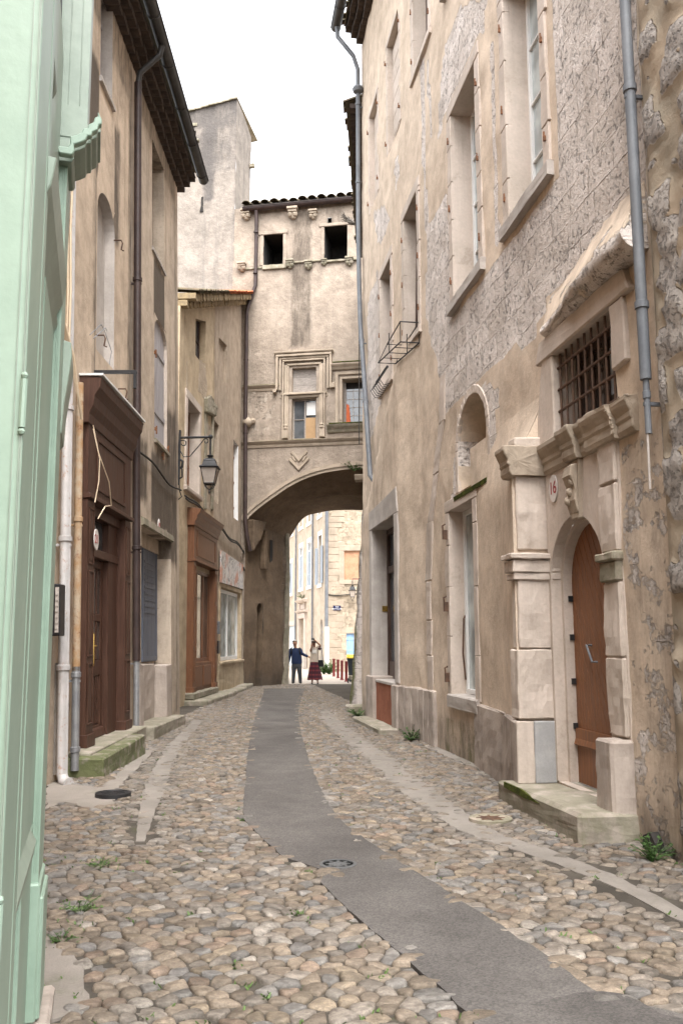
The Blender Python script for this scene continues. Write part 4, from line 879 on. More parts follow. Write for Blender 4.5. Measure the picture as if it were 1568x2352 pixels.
# console bracket on the pilaster
m=MB(); oG,zG=gnear(-.05,156,700); m.slab(Flat(*G.P(-.05,0,0)[:2],0,math.radians(15.8)),[(0,0)]*0 or [(oE-.02,2.75),(oE+.03,2.9),(oE+.055,3.1),(oE+.05,3.2),(oE-.02,3.24)],-.3,.0) if False else m.prof(G,[(oE-.03,2.62),(oE+.006,2.66),(oE+.012,2.8),(oE+.03,2.95),(oE+.04,3.05),(oE+.035,3.12),(oE-.03,3.14)],-.02,.30); m.build('console',M['greendk'],gr_,bev=.004)
# breakfront entablature: fascia above, moulded cornice below it
oH,zH=gnear(-.40,207,140); oI,zI=gnear(-.40,137,140); oJ,zJ=gnear(-.42,232,290); oK,zK=gnear(-.42,136,362)
m=MB(); m.box(G,-.40,-.1,zK+.0,7.2,-.6,oI+.01); m.box(G,-.399,-.099,(zJ+zK)/2+.03,7.2,-.6,oH); 
for k in (.35,.72): m.box(G,-.402,-.40,zJ+.1,7.1,oI+(oH-oI)*k-.002,oI+(oH-oI)*k+.002)
m.build('fascia',M['greendk'],gr_,bev=.006)
m=MB(); m.box(G,-.46,-.40,zJ+.0,7.0,-.6,oI+.002); m.build('fascia_gap_shadow',M['iron'],gr_)  # dark strip painting the gap shadow beside the fascia
m=MB(); m.box(G,-.60,-.46,zK+.05,6.8,-.6,oI-.008); m.build('fascia_return',M['greendk'],gr_,bev=.005)
w=oJ-oK; h=zJ-zK
prf=[(0,0),(.30,.0),(.36,.10),(.34,.28),(.50,.36),(.62,.44),(.66,.56),(.76,.58),(.78,.68),(.90,.76),(.93,.90),(1.0,.92),(1.0,1.06)]
pts=[(oK+w*a,zK+h*b) for a,b in prf]
m=MB(); m.prof(G,[(-.6,zK)]+pts+[(-.6,zJ+.03)],-.395,-.12); m.build('cornice',M['greendk'],gr_,bev=.003)
# mitred return facing up the street, light on it painted with paler mint
bd_=[(a+.004,b-.004) for a,b in pts]; m=MB(); m.prof(G,bd_+[(a-.018,b+.035) for a,b in bd_[::-1]],-.47,-.43)
m.build('cornice_return',M['green'],gr_,bev=.004)
# cornice of the window bay, nearer
oL,zL=gnear(-1.0,131,200); oM,zM=gnear(-1.0,112,230)
m=MB(); w=oL-oM; m.prof(G,[(-.6,zM-.02)]+[(oM+w*a,zM+(zL-zM)*.9*b) for a,b in prf]+[(-.6,zL+1.2)],-1.75,-.98); m.build('bay_cornice',M['greendk'],gr_,bev=.003)

# hinge knuckle, grooves and a cable clip on the near post
oq,_=gnear(-2.02,6,1722); oz,_=gnear(-2.02,14,1722)
for k,o in enumerate((oq-.012,oq+.004,oz)): m=MB(); m.box(G,-2.004,-2.0,.3,5.9,o-.0015,o+.0015); m.build('groove',M['greendk'],gr_)
for z in (.9,2.2,3.6):
    p=G.P(-2.006,z,oq+.008); m=MB(); m.tube([p,(p[0],p[1],p[2]+.13)],.009,8); m.ball((p[0],p[1],p[2]+.14),.010,8); m.ball((p[0],p[1],p[2]-.01),.010,8); m.build('hinge',M['green'],gr_,smooth=40)
# ------------------------------------------------------------------ gate house over the street, and tower
AF=Wall(-3.6,32.0,100,-1)
gh=thing('gate_house','tall cream gate house spanning the street over a wide archway','gate house',AF.P(2.3,0,-1))
def curve(px,o,start):
    q=[start]+[AF.at(u,v,o) for u,v in px]
    q=[q[0]]+[p for p in q[1:] if p[0]>start[0]+.05]
    return q
K0=curve([(572.6,1187),(600,1163),(631.5,1141),(667,1115.5),(718.7,1092),(770,1081),(821,1075.7)],0,(0.0,6.1))
K1=curve([(611,1184),(640,1170),(667,1159),(719,1144),(770,1137),(826,1136)],-1.4,(.5,6.0))
K2=curve([(597,1217),(631,1205),(664,1194.6),(695,1186),(731,1178),(754.8,1173),(790.5,1171),(826,1172)],-2.9,(1.02,5.85))
def ext(K,sm=8.4):
    a,b=K[-1]; K=K+[(a+.5,b)]; n=len(K)
    return K+[(2*(a+.25)-p[0],p[1]) for p in K[::-1][1:] if 2*(a+.25)-p[0]>a+.6]
K0,K1,K2=ext(K0),ext(K1),ext(K2)
def samp(K,n=40):
    for _ in range(2): K=[K[0]]+[q for a,b in zip(K,K[1:]) for q in ((a[0]*.75+b[0]*.25,a[1]*.75+b[1]*.25),(a[0]*.25+b[0]*.75,a[1]*.25+b[1]*.75))]+[K[-1]]
    L_=[0]
    for a,b in zip(K,K[1:]): L_.append(L_[-1]+math.dist(a,b))
    out=[]
    for k in range(n+1):
        t=L_[-1]*k/n; i=0
        while i<len(L_)-2 and L_[i+1]<t: i+=1
        f=(t-L_[i])/max(1e-6,L_[i+1]-L_[i]); out.append((K[i][0]+(K[i+1][0]-K[i][0])*f,K[i][1]+(K[i+1][1]-K[i][1])*f))
    return out
S0,S1,S2=samp(K0),samp(K1),samp(K2)
# windows
b1=opr(AF,(605.5,540.7),(649.4,606.6),depth=1.6,rev=1,back=1); b2=opr(AF,(744.6,521.6),(797.3,594.9),depth=1.6,rev=1,back=1)
hole=opr(AF,(752.5,501),(761.5,512),depth=.6,rev=1,back=1)
xu=opr(AF,(671,846),(726,900),depth=.22,rev=2); xl=opr(AF,(672.5,915.5),(725,1006),depth=.28,rev=2); xl['s0'],xl['s1']=xu['s0'],xu['s1']
w2=opr(AF,(786.6,872),(834,972),depth=.45,rev=2); w2['s1']=max(w2['s1'],w2['s0']+1.15)
def mA(s,z):
    g=0
    for (c,w,z0,z1,k) in ((2.1,.38,12.9,18.4,.62),(.35,.3,9.2,11,.4),(1.9,.25,13,16,.35),(3.4,.4,17.8,18.6,.45)):
        if abs(s-c)<w and z0<z<z1: g=max(g,k)
    if z>18.4: g=.45
    if 16.0<z<16.3 or 8.75<z<8.95: g=max(g,.4)
    if 12.75<z<12.95: g=max(g,.35)
    st=.46 if (9.3<z<11.2 and s<1.2 and fnoise(s*1.5,z*1.5,2)>.05) else .12+.12*fnoise(s*.8,z*.6,9)
    return (st,g,0,1)
m=wall(AF,-.7,8.8,9.2,18.75,[b1,b2,hole,xu,xl,w2],.22,mA,jit=.02)
# spandrel zone between arch and string course
prev=None
for (s,z) in S0:
    z=min(z,9.1); colv=[m.vert(AF.P(s,z+(9.2-z)*k/6,.0),(s,z+(9.2-z)*k/6),mA(s,z)) for k in range(7)]
    if prev:
        for k in range(6): m.face((prev[k],colv[k],colv[k+1],prev[k+1]))
    prev=colv
for s0_,s1_,zz in ((-.7,0,0),(8.35,8.8,0)):
    m.poly([AF.P(s0_,zz),AF.P(s1_,zz),AF.P(s1_,9.2),AF.P(s0_,9.2)],0,[(s0_,zz),(s1_,zz),(s1_,9.2),(s0_,9.2)])
m.build('wall',[M['arch'],M['dark'],M['limeold']],gh,fix=False,smooth=30)
v=MB()
for A,B,oa,ob in ((S0,S1,0,-1.4),(S1,S2,-1.4,-2.9)):
    for k in range(len(A)-1):
        v.poly([AF.P(*A[k],oa),AF.P(*A[k+1],oa),AF.P(*B[k+1],ob),AF.P(*B[k],ob)],0,[(A[k][0],oa),(A[k+1][0],oa),(B[k+1][0],ob),(B[k][0],ob)])
for k in range(len(S2)-1): v.poly([AF.P(*S2[k],-2.9),AF.P(*S2[k+1],-2.9),AF.P(S2[k+1][0],18.7,-2.9),AF.P(S2[k][0],18.7,-2.9)])
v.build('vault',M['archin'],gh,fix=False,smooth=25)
# archivolt mouldings
a=MB()
def ringband(K,w0,w1,o0,o1):
    n=len(K)
    for k in range(n-1):
        def off(i):
            p,q=K[max(0,i-1)],K[min(n-1,i+1)]; d=math.dist(p,q); nx,nz=-(q[1]-p[1])/d,(q[0]-p[0])/d
            return (K[i][0]+nx*w0,K[i][1]+nz*w0),(K[i][0]+nx*w1,K[i][1]+nz*w1)
        (a0,a1),(b0,b1_)=off(k),off(k+1); a.slab(AF,[a0,b0,b1_,a1],o0,o1)
ringband(S0,-.0,.12,-.1,.035); ringband(S0,.12,.19,-.05,.075); ringband(S0,.19,.26,-.05,.045)
a.build('archivolt',M['limeold'],gh)
def course(s0,s1,z,name,k=1,mat='limeold'):
    q=MB(); q.prof(AF,[(-.05,z-.24*k),(.03*k,z-.24*k),(.05*k,z-.16*k),(.04*k,z-.13*k),(.1*k,z-.08*k),(.15*k,z-.02*k),(.16*k,z),(-.05,z+.05*k)],s0,s1); return q.build(name,M[mat],gh,bev=.01)
course(-.2,5.6,9.18,'string_course'); course(-.2,1.28,11.38,'string_course',.9)
for (s0_,s1_,z) in ((-.2,1.5,9.16),(1.7,2.6,9.17),(2.9,5,9.16),(-.2,1.27,11.37)): mo=MB(); mo.box(AF,s0_,s1_,z,z+.03,.0,.13); mo.build('moss_strip',M['moss'],gh)
# Renaissance cross window
a0,a1,zb,zt=xu['s0'],xu['s1'],xl['z0'],xu['z1']
h=MB()
for (w,o,t) in ((.62,.16,.09),(.50,.10,.08),(.36,.13,.06),(.2,.07,.08)):
    zz=zt+w*.85; h.box(AF,a0-w,a1+w,zz-t,zz,-.05,o); zl=zb if w<.45 else xu['z0']+.1
    h.box(AF,a0-w,a0-w+t,zl,zz-t,-.05,o-.004); h.box(AF,a1+w-t,a1+w,zl,zz-t,-.05,o-.004)
h.prof(AF,[(-.05,zt+.5),(.18,zt+.56),(.20,zt+.62),(-.05,zt+.68)],a0-.68,a1+.68)
h.box(AF,a0-.45,a1+.45,xl['z1']+.02,xu['z0']-.02,-.2,.03); h.box(AF,a0-.40,a1+.40,xu['z0']-.09,xu['z0']-.01,-.05,.11)
for x in (a0-.28,a1+.18): h.box(AF,x,x+.1,zb+.0,zt+.1,-.05,.09)
for x in (a0-.3,a1+.16): h.lathe(AF.P(x+.07,zb+.35,.06),[(.08,0),(.1,.05),(.07,.1),(.1,.6-.45),(.06,.2)],8); h.box(AF,x-.02,x+.16,zb+.02,zb+.34,-.02,.12)
h.box(AF,a0-.72,a0-.58,xu['z0']-.0,xu['z0']+.12,-.05,.2); h.box(AF,a1+.58,a1+.74,xu['z0']+.1,xu['z0']+.28,-.05,.16)
h.build('window_surround',M['limeold'],gh,bev=.012)
wb=MB()
for k in range(3):
    hz=(xu['z1']-xu['z0'])/3; wb.box(AF,a0,a1,xu['z0']+k*hz+.006,xu['z0']+(k+1)*hz-.006,-.2,-.15-.01*k)
wb.build('boarded_window',M['oldwood'],gh)
fo=sash(AF,a0,a1,xl['z0'],xl['z1'],-.26,gh,M['oldwood'],M['glass'],bars=(1,1),fw=.06)
md=(a0+a1)/2; q=MB(); q.box(AF,md+.03,a1-.06,zb+.05,zb+.85,-.22,-.2); q.build('board',surf('plywood',(.42,.27,.14),(.36,.23,.12),3),fo)
q=MB(); q.box(AF,md+.06,a1-.05,zb+.95,zb+1.45,-.225,-.205); q.build('paper',M['white'],fo)
# right window with hood and sill
a0,a1,zb,zt=w2['s0'],w2['s1'],w2['z0'],w2['z1']
h=MB(); h.prof(AF,[(-.05,zt+.36),(.08,zt+.38),(.12,zt+.46),(.2,zt+.54),(.22,zt+.60),(-.05,zt+.66)],a0-.42,a1+.4)
h.box(AF,a0-.28,a0-.16,zb,zt+.3,-.05,.06); h.box(AF,a0-.28,a1+.3,zt+.18,zt+.3,-.05,.062); h.box(AF,a0-.1,a0-.02,zb+.15,zt+.1,-.05,.03); h.box(AF,a0-.1,a1+.1,zt+.02,zt+.1,-.05,.032)
h.build('window_surround',M['limeold'],gh,bev=.012)
h=MB(); h.prof(AF,[(-.05,zb-.34),(.06,zb-.32),(.1,zb-.22),(.2,zb-.12),(.24,zb-.04),(-.05,zb)],a0-.58,a1+.3); h.build('sill',M['limedark'],gh,bev=.01)
h=MB(); h.box(AF,a0-.5,a1+.2,zb-.005,zb+.02,0,.2); h.build('moss_strip',M['moss'],gh); h=MB(); h.box(AF,a0-.36,a1+.35,zt+.645,zt+.67,0,.18); h.build('moss_strip',M['moss'],gh)
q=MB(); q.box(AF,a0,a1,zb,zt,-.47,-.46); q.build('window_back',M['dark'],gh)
f=MB()
for k in range(4): f.box(AF,a0+.08+k*.27,a0+.10+k*.27,zb,zt-.3,-.3,-.28)
for k in range(5): f.box(AF,a0+.05,a1,zb+.05+k*.32,zb+.07+k*.32,-.30,-.281)
f.box(AF,a0,a0+.08,zb,zt,-.32,-.26); fo=f.build('window',M['oldwood'],gh)
q=MB(); q.poly([AF.P(a0,zb,-.295),AF.P(a1,zb,-.295),AF.P(a1,zt-.3,-.295),AF.P(a0,zt-.3,-.295)]); q.build('pane',M['glass'],fo)
q=MB(); q.slab(AF,[(a0+.09,zb),(a0+.27,zb),(a0+.2,zb+.8),(a0+.1,zb+.85)],-.28,-.26); q.build('curtain',surf('cloth_orange',(.55,.13,.05),(.45,.1,.04),6,.9),fo)
# upper openings: stone frames
for o in (b1,b2):
    h=MB(); h.box(AF,o['s0']-.14,o['s0'],o['z0'],o['z1'],-.1,.03); h.box(AF,o['s1'],o['s1']+.16,o['z0'],o['z1'],-.1,.03); h.box(AF,o['s0']-.2,o['s1']+.2,o['z1'],o['z1']+.14,-.1,.05); h.build('window_surround',M['arch'],gh,bev=.02)
zc=b1['z0']
for q_ in ((b1['s0']-.02,b1['s1']+.15,zc-.2,zc-.02,-.05,.09),(-.15,.5,zc-.14,zc-.06,-.05,.06),(b1['s1']+.4,b2['s0']-.12,zc-.02,zc+.05,-.05,.07),(b2['s0']-.1,b2['s1']+.5,b2['z0']-.1,b2['z0']-.01,-.05,.10)): h=MB(); h.box(AF,*q_); h.build('ledge',M['limedark'],gh,bev=.015)
rr=random.Random(4)
for (u,v,k) in ((567,494,1),(674,491,1.05),(720,494,.85),(557,614,.85),(667,607,.8),(709.5,609.5,.8),(744.6,603,.6),(803,601,.8)):
    s,z=AF.at(u,v); q=MB(); q.box(AF,s-.2*k,s+.2*k,z+.08*k,z+.17*k,-.05,.30*k); q.box(AF,s-.16*k,s+.16*k,z-.02*k,z+.08*k,-.05,.25*k)
    for dx in (-.09,.08): q.ball(AF.P(s+dx*k,z-.08*k,.12*k),.12*k,8)
    q.ball(AF.P(s+.01,z-.14*k,.06*k),.13*k,8); q.build('corbel',M['limeold'] if k>.82 else M['limedark'],gh,bev=.01)
# carved crest
s,z=AF.at(686.6,1060); q=MB()
for t in (-1,1):
    q.slab(AF,[(s+t*.34,z+.36),(s+t*.24,z+.4),(s,z+.10),(s,z-.02)],-.02,.05); q.slab(AF,[(s+t*.40,z+.08),(s+t*.32,z+.14),(s,z-.22),(s,z-.36)],-.02,.06); q.slab(AF,[(s+t*.30,z+.2),(s+t*.22,z+.22),(s+t*.1,z+.02),(s+t*.18,z+.0)],-.02,.045)
q.build('carved_crest',M['limeold'],gh,bev=.01)
s,z=AF.at(616,1140.0); q=MB(); s,z=AF.at(679,1085); 
# scroll fragment and small corbel at the left edge
s,z=AF.at(561,972); q=MB(); q.ball(AF.P(s+.15,z,.1),.2,10); q.ball(AF.P(s+.35,z+.06,.06),.12,8); q.build('scroll_stump',M['limeold'],gh,smooth=40)
# gutter, tiles, downpipe
gutter(AF,-.25,4.55,18.62,.22,.13,gh,M['pipebrown'],zs=.02)
tiles(AF,-.3,5.0,18.74,.34,2.9,1.2,gh,M['tile'],tw=.36,seed=22)
P0=AF.at(592,475); zs_=AF.at(592,690); ze=AF.at(551,722); 
downpipe(gh,AF,[(P0[0],18.5,.22),(P0[0],18.2,.14),(P0[0],15.4,.14),(P0[0]-.12,15.1,.15),(.02,14.6,.18),(-.04,14.3,.2),(-.02,10.5,.2),(.04,6.2,.2),(.12,5.6,.22),(.22,5.0,.12)],.075,M['pipebrown'],[(P0[0],17.6),(P0[0],15.9),(-.03,12.4),(-.01,9.5)],.19)
# passage wall on the left, splayed
ang=math.degrees(math.atan2(1.47,2.58)); PW=Wall(AF.P(0,0)[0],AF.P(0,0)[1],ang,-1)
nd=opr(PW,(589.5,1385),(601,1566),depth=.3,arc=.3,back=1,rev=0); nd['z0']=.05
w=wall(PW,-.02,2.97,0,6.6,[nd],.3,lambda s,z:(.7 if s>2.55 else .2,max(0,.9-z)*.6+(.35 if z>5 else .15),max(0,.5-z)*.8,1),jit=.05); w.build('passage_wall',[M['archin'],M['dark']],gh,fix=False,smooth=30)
q=MB(); q.slab(PW,[(2.6,0),(3.02,0),(3.0,2.2),(3.04,4.2),(2.98,6.2),(2.72,6.2),(2.75,3.5)],-.3,.05); q.build('quoin_strip',M['limedark'],gh,bev=.03)
q=MB(); e=PW.P(2.97,0); q.poly([e,(e[0]-2.5,e[1]+.9,0),(e[0]-2.5,e[1]+.9,7),(e[0],e[1],7)]); q.build('rear_wall',M['arch'],gh)
q=MB(); q.slab(PW,[(.05,5.0),(.55,5.5),(.9,6.2),(.05,6.2)],0,.35); q.box(PW,.95,1.15,4.4,5.9,0,.25); q.build('corbel_bracket',M['archin'],gh,bev=.03)
sl=opr(PW,(620,1240),(628,1300)); q=MB(); q.box(PW,sl['s0'],sl['s0']+.18,sl['z0'],sl['z1'],0,.015); q.build('slit_shade',M['dark'],gh)  # thin dark slab on the wall paints the shade of a slit
# right jamb of the passage
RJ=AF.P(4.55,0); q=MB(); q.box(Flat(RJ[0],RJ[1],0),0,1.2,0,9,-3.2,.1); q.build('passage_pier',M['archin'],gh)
q=MB(); s,z=AF.at(822,1090); q.prof(AF,[(-.2,z-.25),(.06,z-.2),(.12,z-.05),(.12,z),(-.2,z)],s-.12,s+.8); q.build('impost',M['limeold'],gh)
weed('wall_plant','small green plant growing from the right springing of the arch',None,16,.5,'leaf',31,.9,pos=AF.P(4.15,7.9,.12)[:2],z=7.9)
# ---- tower
tw=thing('tower','pale rendered square tower rising behind the left house roofs','tower',AF.P(-2,0,-2))
tw1=opr(AF,(428,292),(450,322),depth=.7,rev=1,back=1)
zT=AF.at(545,228)[1]; zTl=AF.at(410,265)[1]
def mT(s,z):
    g=0
    if z>21.4: g=.30
    if abs(s+1.75)<.30 and z>19.2: g=.8
    if s>-.85 and z<21: g=.45
    if z>20.4: g=max(g,.55)
    if z>22.4: g=max(g,.75)
    return (.1,g,0,1)
m=wall(AF,-6.5,-.66,0,zT,[tw1],.25,mT,lambda s,z: z if z<20 else 20+(z-20)*((zT-(zT-zTl)*(-.66-s)/2.6)-20)/(zT-20),jit=.03)
N=Wall(*AF.P(-.66,0)[:2],10,-1)
e1=N.at(577,315); e2=N.at(575,440); print('tower side',e1,e2,zT,zTl)
d=max(1.8,min(4,e1[0]))
pts=[(0,0),(d,0),(d,e1[1]),(d*.55,zT-.35),(0,zT)]
mm=MB(); ns=8; nz=40
prev=None
for i in range(ns+1):
    s=d*i/ns; zt_=zT-(zT-e1[1])*(s/d)**1.6; c=[m.vert(N.P(s,zt_*k/nz,.02*fnoise(s*3,zt_*k/nz*2,3)),(s+50,zt_*k/nz),(.1,.42 if k>nz*.9 else .22,0,1)) for k in range(nz+1)]
    if prev:
        for k in range(nz): m.face((prev[k],c[k],c[k+1],prev[k+1]))
    prev=c
m.build('wall',[M['tower'],M['dark']],tw,fix=False,smooth=30)
q=MB()
for k in range(10):
    s0_=-.66-k*.3; z0_=zT-(zT-zTl)*(-.66-s0_)/2.6
    q.slab(AF,[(s0_-.31,z0_-.045),(s0_+.03,z0_-.01),(s0_+.03,z0_+.05),(s0_-.31,z0_+.02)],-3,.10-.01*(k%3))
q.build('roof',M['limedark'],tw)
s,z=AF.at(464,468); q=MB(); q.slab(AF,[(s-.03,z+.28),(s+.05,z+.30),(s+.04,z+.1),(s+.06,z),(s+.04,z-.1),(s+.07,z-.35),(s-.08,z-.35),(s-.03,z-.1)],-.05,.025); q.build('arrow_slit_shade',M['dark'],tw)  # raised dark outline paints the shade within the arrow slit
for W_,q_ in ((AF,(tw1['s0']-.05,tw1['s1']+.14,tw1['z0']-.1,tw1['z0']-.01,0,.12)),(AF,(tw1['s0']-.1,tw1['s1']+.05,tw1['z1'],tw1['z1']+.14,0,.03)),(N,(d*.9,d*.98,e1[1]-1.5,e1[1]-1.35,0,.2))): q=MB(); q.box(W_,*q_); q.build('ledge',M['limedark'],tw,bev=.01)
# ------------------------------------------------------------------ right side: long stone house
def smooth(x): x=max(0,min(1,x)); return x*x*(3-2*x)
def flare(s,z):
    if s<-.6: return 0.0
    edge=6.72-(s-1.35)*.67
    return .19*smooth((edge-z)/.30)*smooth((s+.9)/1.6)*smooth((4.72-s)/.14)
R=Wall(1.30,15.5,-8.2,1,0,flare)
rh=thing('stone_house','long tall tan house of worn plaster and exposed stone filling the right side','house',R.P(-2,0,-2))
ZR=17.4
PX=lambda P:[R.at(u,v) for u,v in P]
SP=[PX(P) for P in (
 [(1262,-60),(1448,-60),(1492,520),(1440,492),(1365,560),(1262,690),(1225,770),(1150,835),(1092,872),(1040,925),(1014,952),(1015,880),(992,800),(975,700),(983,520),(1000,480),(1028,430),(1036,720),(1118,640),(1140,600),(1170,570),(1278,420)],
 [(1000,340),(1018,110),(1060,10),(1120,0),(1110,70),(1068,150),(1026,250)],
 [(1120,90),(1134,95),(1150,560),(1134,600)],
 [(957,-20),(967,-20),(972,140),(976,300),(984,560),(978,560),(966,300)],
 [(855,490),(882,468),(896,505),(868,565)],
 [(845,700),(868,620),(874,820),(882,890),(852,1010),(840,1000)],
 [(1040,1060),(1052,1000),(1085,925),(1116,885),(1142,880),(1143,1000),(1128,1062),(1124,960),(1085,962),(1062,1030),(1052,1090),(1046,1150),(1036,1150)],
 [(1128,1140),(1142,1130),(1140,1330),(1128,1330)],
 [(905,385),(915,350),(918,400),(909,440)],[(978,140),(984,130),(992,300),(986,330)])]
SPb=[(min(p[0] for p in P),max(p[0] for p in P),min(p[1] for p in P),max(p[1] for p in P)) for P in SP]
def mR(s,z):
    r=0
    for P,b in zip(SP,SPb):
        if b[0]<=s<=b[1] and b[2]<=z<=b[3] and inpoly(s,z,P): r=.86; break
    g=max(0,.62-z*.42)
    if 5.9<z<6.7 and (-7<s<-5.4 or -4.5<s<-2.9): g=.3
    fl=flare(s,z); mo=0
    if 1.2<s<5.3 and 4.0<z<6.2: mo=.34; g=max(g,.32)
    if 3.4<s<5.4 and z<4.5: g=max(g,.3)
    if -3.9<s<-2.0 and z<.55: mo=.55
    if z<.25: mo=max(mo,.35)
    if s<-8.12 and z<3.4: r=.45; g=max(g,.38)
    if -8.2<s<-6.2 and 3.9<z<6: g=max(g,.15)
    return (r,g,mo,1)
D=dict
W1=D(s0=-6.72,s1=-5.58,z0=6.8,z1=9.9,depth=.34,rev=1); W2=D(s0=-4.32,s1=-3.05,z0=6.8,z1=9.88,depth=.36,rev=1)
W3=D(s0=-.70,s1=.42,z0=7.24,z1=9.9,depth=.3,rev=1); W4=D(s0=1.75,s1=2.86,z0=7.12,z1=9.73,depth=.3,rev=1)
W5=D(s0=.75,s1=1.95,z0=12.2,z1=14.8,depth=.14,rev=1,back=1); W6=D(s0=3.17,s1=4.22,z0=12.0,z1=14.55,depth=.12,rev=1,back=1)
W8=D(s0=-4.3,s1=-3.0,z0=12.25,z1=15.2,depth=.3,rev=1); W9=D(s0=-6.8,s1=-5.5,z0=12.25,z1=15.2,depth=.3,rev=1); W10=D(s0=-1.75,s1=-.6,z0=12.3,z1=15.1,depth=.3,rev=1)
L1=D(s0=-4.44,s1=-3.02,z0=3.84,z1=5.12,depth=.42,rev=0,back=0,arc=.66)
L2=D(s0=-3.77,s1=-2.53,z0=.86,z1=3.62,depth=.27,rev=1); L3=D(s0=.70,s1=3.08,z0=.12,z1=4.06,depth=.42,rev=2)
GW=D(s0=-8.15,s1=-6.80,z0=3.75,z1=4.66,depth=.30,rev=1); DO=D(s0=-7.75,s1=-6.47,z0=.24,z1=2.90,depth=.10,rev=1,arc=.64)
OPS=[W1,W2,W3,W4,W5,W6,W8,W9,W10,L1,L2,L3,GW,DO]
m=wall(R,-8.95,5.35,-.1,ZR,OPS,.15,mR,jit=.016)
ret(m,R,5.35,0,ZR,5); ret(m,R,-8.95,0,ZR,1)
m.build('wall',[M['plR'],M['lime'],M['limegrey']],rh,fix=False,smooth=30)
# quoin chain that runs down the plaster
q=MB(); rr=random.Random(9)
ch=[((1016,862),(1013,968)),((1012,972),(1000,1085)),((1000,1090),(988,1196)),((986,1200),(983,1330)),((984,1336),(984,1420)),((985,1426),(985,1500)),((987,1506),(988,1596))]
for (a,b) in ch:
    p,r=R.at(*a),R.at(*b); w=.21+rr.uniform(-.03,.05); q.slab(R,[(p[0]-w,p[1]),(p[0]+w*.5,p[1]),(r[0]+w*.6,r[1]-.03),(r[0]-w,r[1]-.03)],-.05,.022)
q.build('quoin_chain',M['lime'],rh,bev=.012)
# stone frames around the windows
def sframe(o,wl=.17,wr=.17,wt=.2,pr=.03,root=rh,mat='lime',bot=0):
    a,b,c,e=o['s0'],o['s1'],o['z0']+.002,o['z1']; m=MB(); rr=random.Random(int(a*100))
    for (x0,x1,ws) in ((a-wl,a,-1),(b,b+wr,1)):
        z=c
        while z<e-.05:
            z1=min(e,z+rr.uniform(.5,.95)); ex=rr.uniform(0,.05); m.box(R,x0-(ex if ws<0 else 0),x1+(ex if ws>0 else 0),z,z1-.008,-.06,pr); z=z1
    m.box(R,a-wl-.04,b+wr+.04,e,e+wt,-.06,pr+.003)
    return m.build('window_surround',M[mat],root,bev=.008)
def rhinges(o,zs,root=rh):
    for z in zs:
        for s in (o['s0']-.10,o['s1']+.10):
            m=MB(); m.box(R,s-.013,s+.013,z-.04,z+.02,.02,.055); m.box(R,s-.007,s+.007,z-.01,z+.07,.038,.054); m.build('hinge',M['rustor'],root)
for o in (W1,W2,W3,W4,W8,W9,W10): sframe(o); rhinges(o,[o['z0']+.35,(o['z0']+o['z1'])/2,o['z1']-.4])
for o in (W5,W6): sframe(o,.1,.1,.14,.012); rhinges(o,[o['z0']+.3,o['z1']-.35]); 
for o in (W5,W6):
    q=MB()
    for k in range(6): q.box(R,o['s0']+.02,o['s1']-.02,o['z0']+.42*k+.01,o['z0']+.42*(k+1)-.01,-.14,-.115)
    q.build('blocked_window',M['lime'],rh,bev=.01)
for o,gm in ((W1,'glasslt'),(W2,'glasslt'),(W3,'glass'),(W4,'glass'),(W8,'glasslt'),(W9,'glasslt'),(W10,'glass')): 
    fo=sash(R,o['s0'],o['s1'],o['z0'],o['z1'],-o['depth'],rh,M['white'] if gm=='glasslt' else M['doordark'],M[gm],bars=(1,3),fw=.055)
for o in (W1,W2,W8,W9): 
    sill(R,o['s0']-.24,o['s1']+.24,o['z0']+.01,.2,-.3,.085,rh,M['limegrey'])
for o in (W3,W4,W10): sill(R,o['s0']-.2,o['s1']+.2,o['z0']+.01,.16,-.28,.06,rh,M['lime'])
# arched niche stone ring, mossy sill
q=MB(); A=arc_pts(L1['s0'],L1['s1'],L1['z1']-.66,.66,16); B=arc_pts(L1['s0']-.11,L1['s1']+.11,L1['z1']-.66,.78,16)
for k in range(16): q.slab(R,[A[k],A[k+1],B[k+1],B[k]],-.05,.012)
q.box(R,L1['s0']-.12,L1['s0'],L1['z0'],L1['z1']-.66,-.05,.012); q.box(R,L1['s1'],L1['s1']+.12,L1['z0'],L1['z1']-.66,-.05,.012); q.build('niche_surround',M['lime'],rh,bev=.01)
q=MB(); q.prof(R,[(-.4,3.80),(.05,3.72),(.06,3.78),(-.4,3.90)],L1['s0']-.05,L1['s1']+.1); q.build('mossy_ledge',M['moss'],rh)
# lower tall window
sframe(L2,.17,.17,.17,.035)
for z in (1.15,2.2,3.3):
    s=L2['s1']+.10; rhinges_=MB(); rhinges_.box(R,s-.03,s+.03,z-.09,z+.05,.03,.10); rhinges_.tube([R.P(s,z,.09),R.P(s,z+.12,.10),R.P(s-.02,z+.14,.06)],.014,6); rhinges_.build('hinge',M['ironrust'],rh)
fo=sash(R,L2['s0'],L2['s1'],L2['z0']+.04,L2['z1'],-.25,rh,M['white'],M['glasslt'],bars=(1,0),fw=.07)
sill(R,L2['s0']-.12,L2['s1']+.12,L2['z0']+.03,.22,-.38,.07,rh,M['limegrey'])
q=MB(); s=L2['s1']; q.tube([R.P(s-.02,2.05,-.2),R.P(s-.06,2.0,-.16),R.P(s-.05,1.5,-.14),R.P(s-.03,1.1,-.18)],.014,6); q.build('window_stay',M['ironrust'],rh)
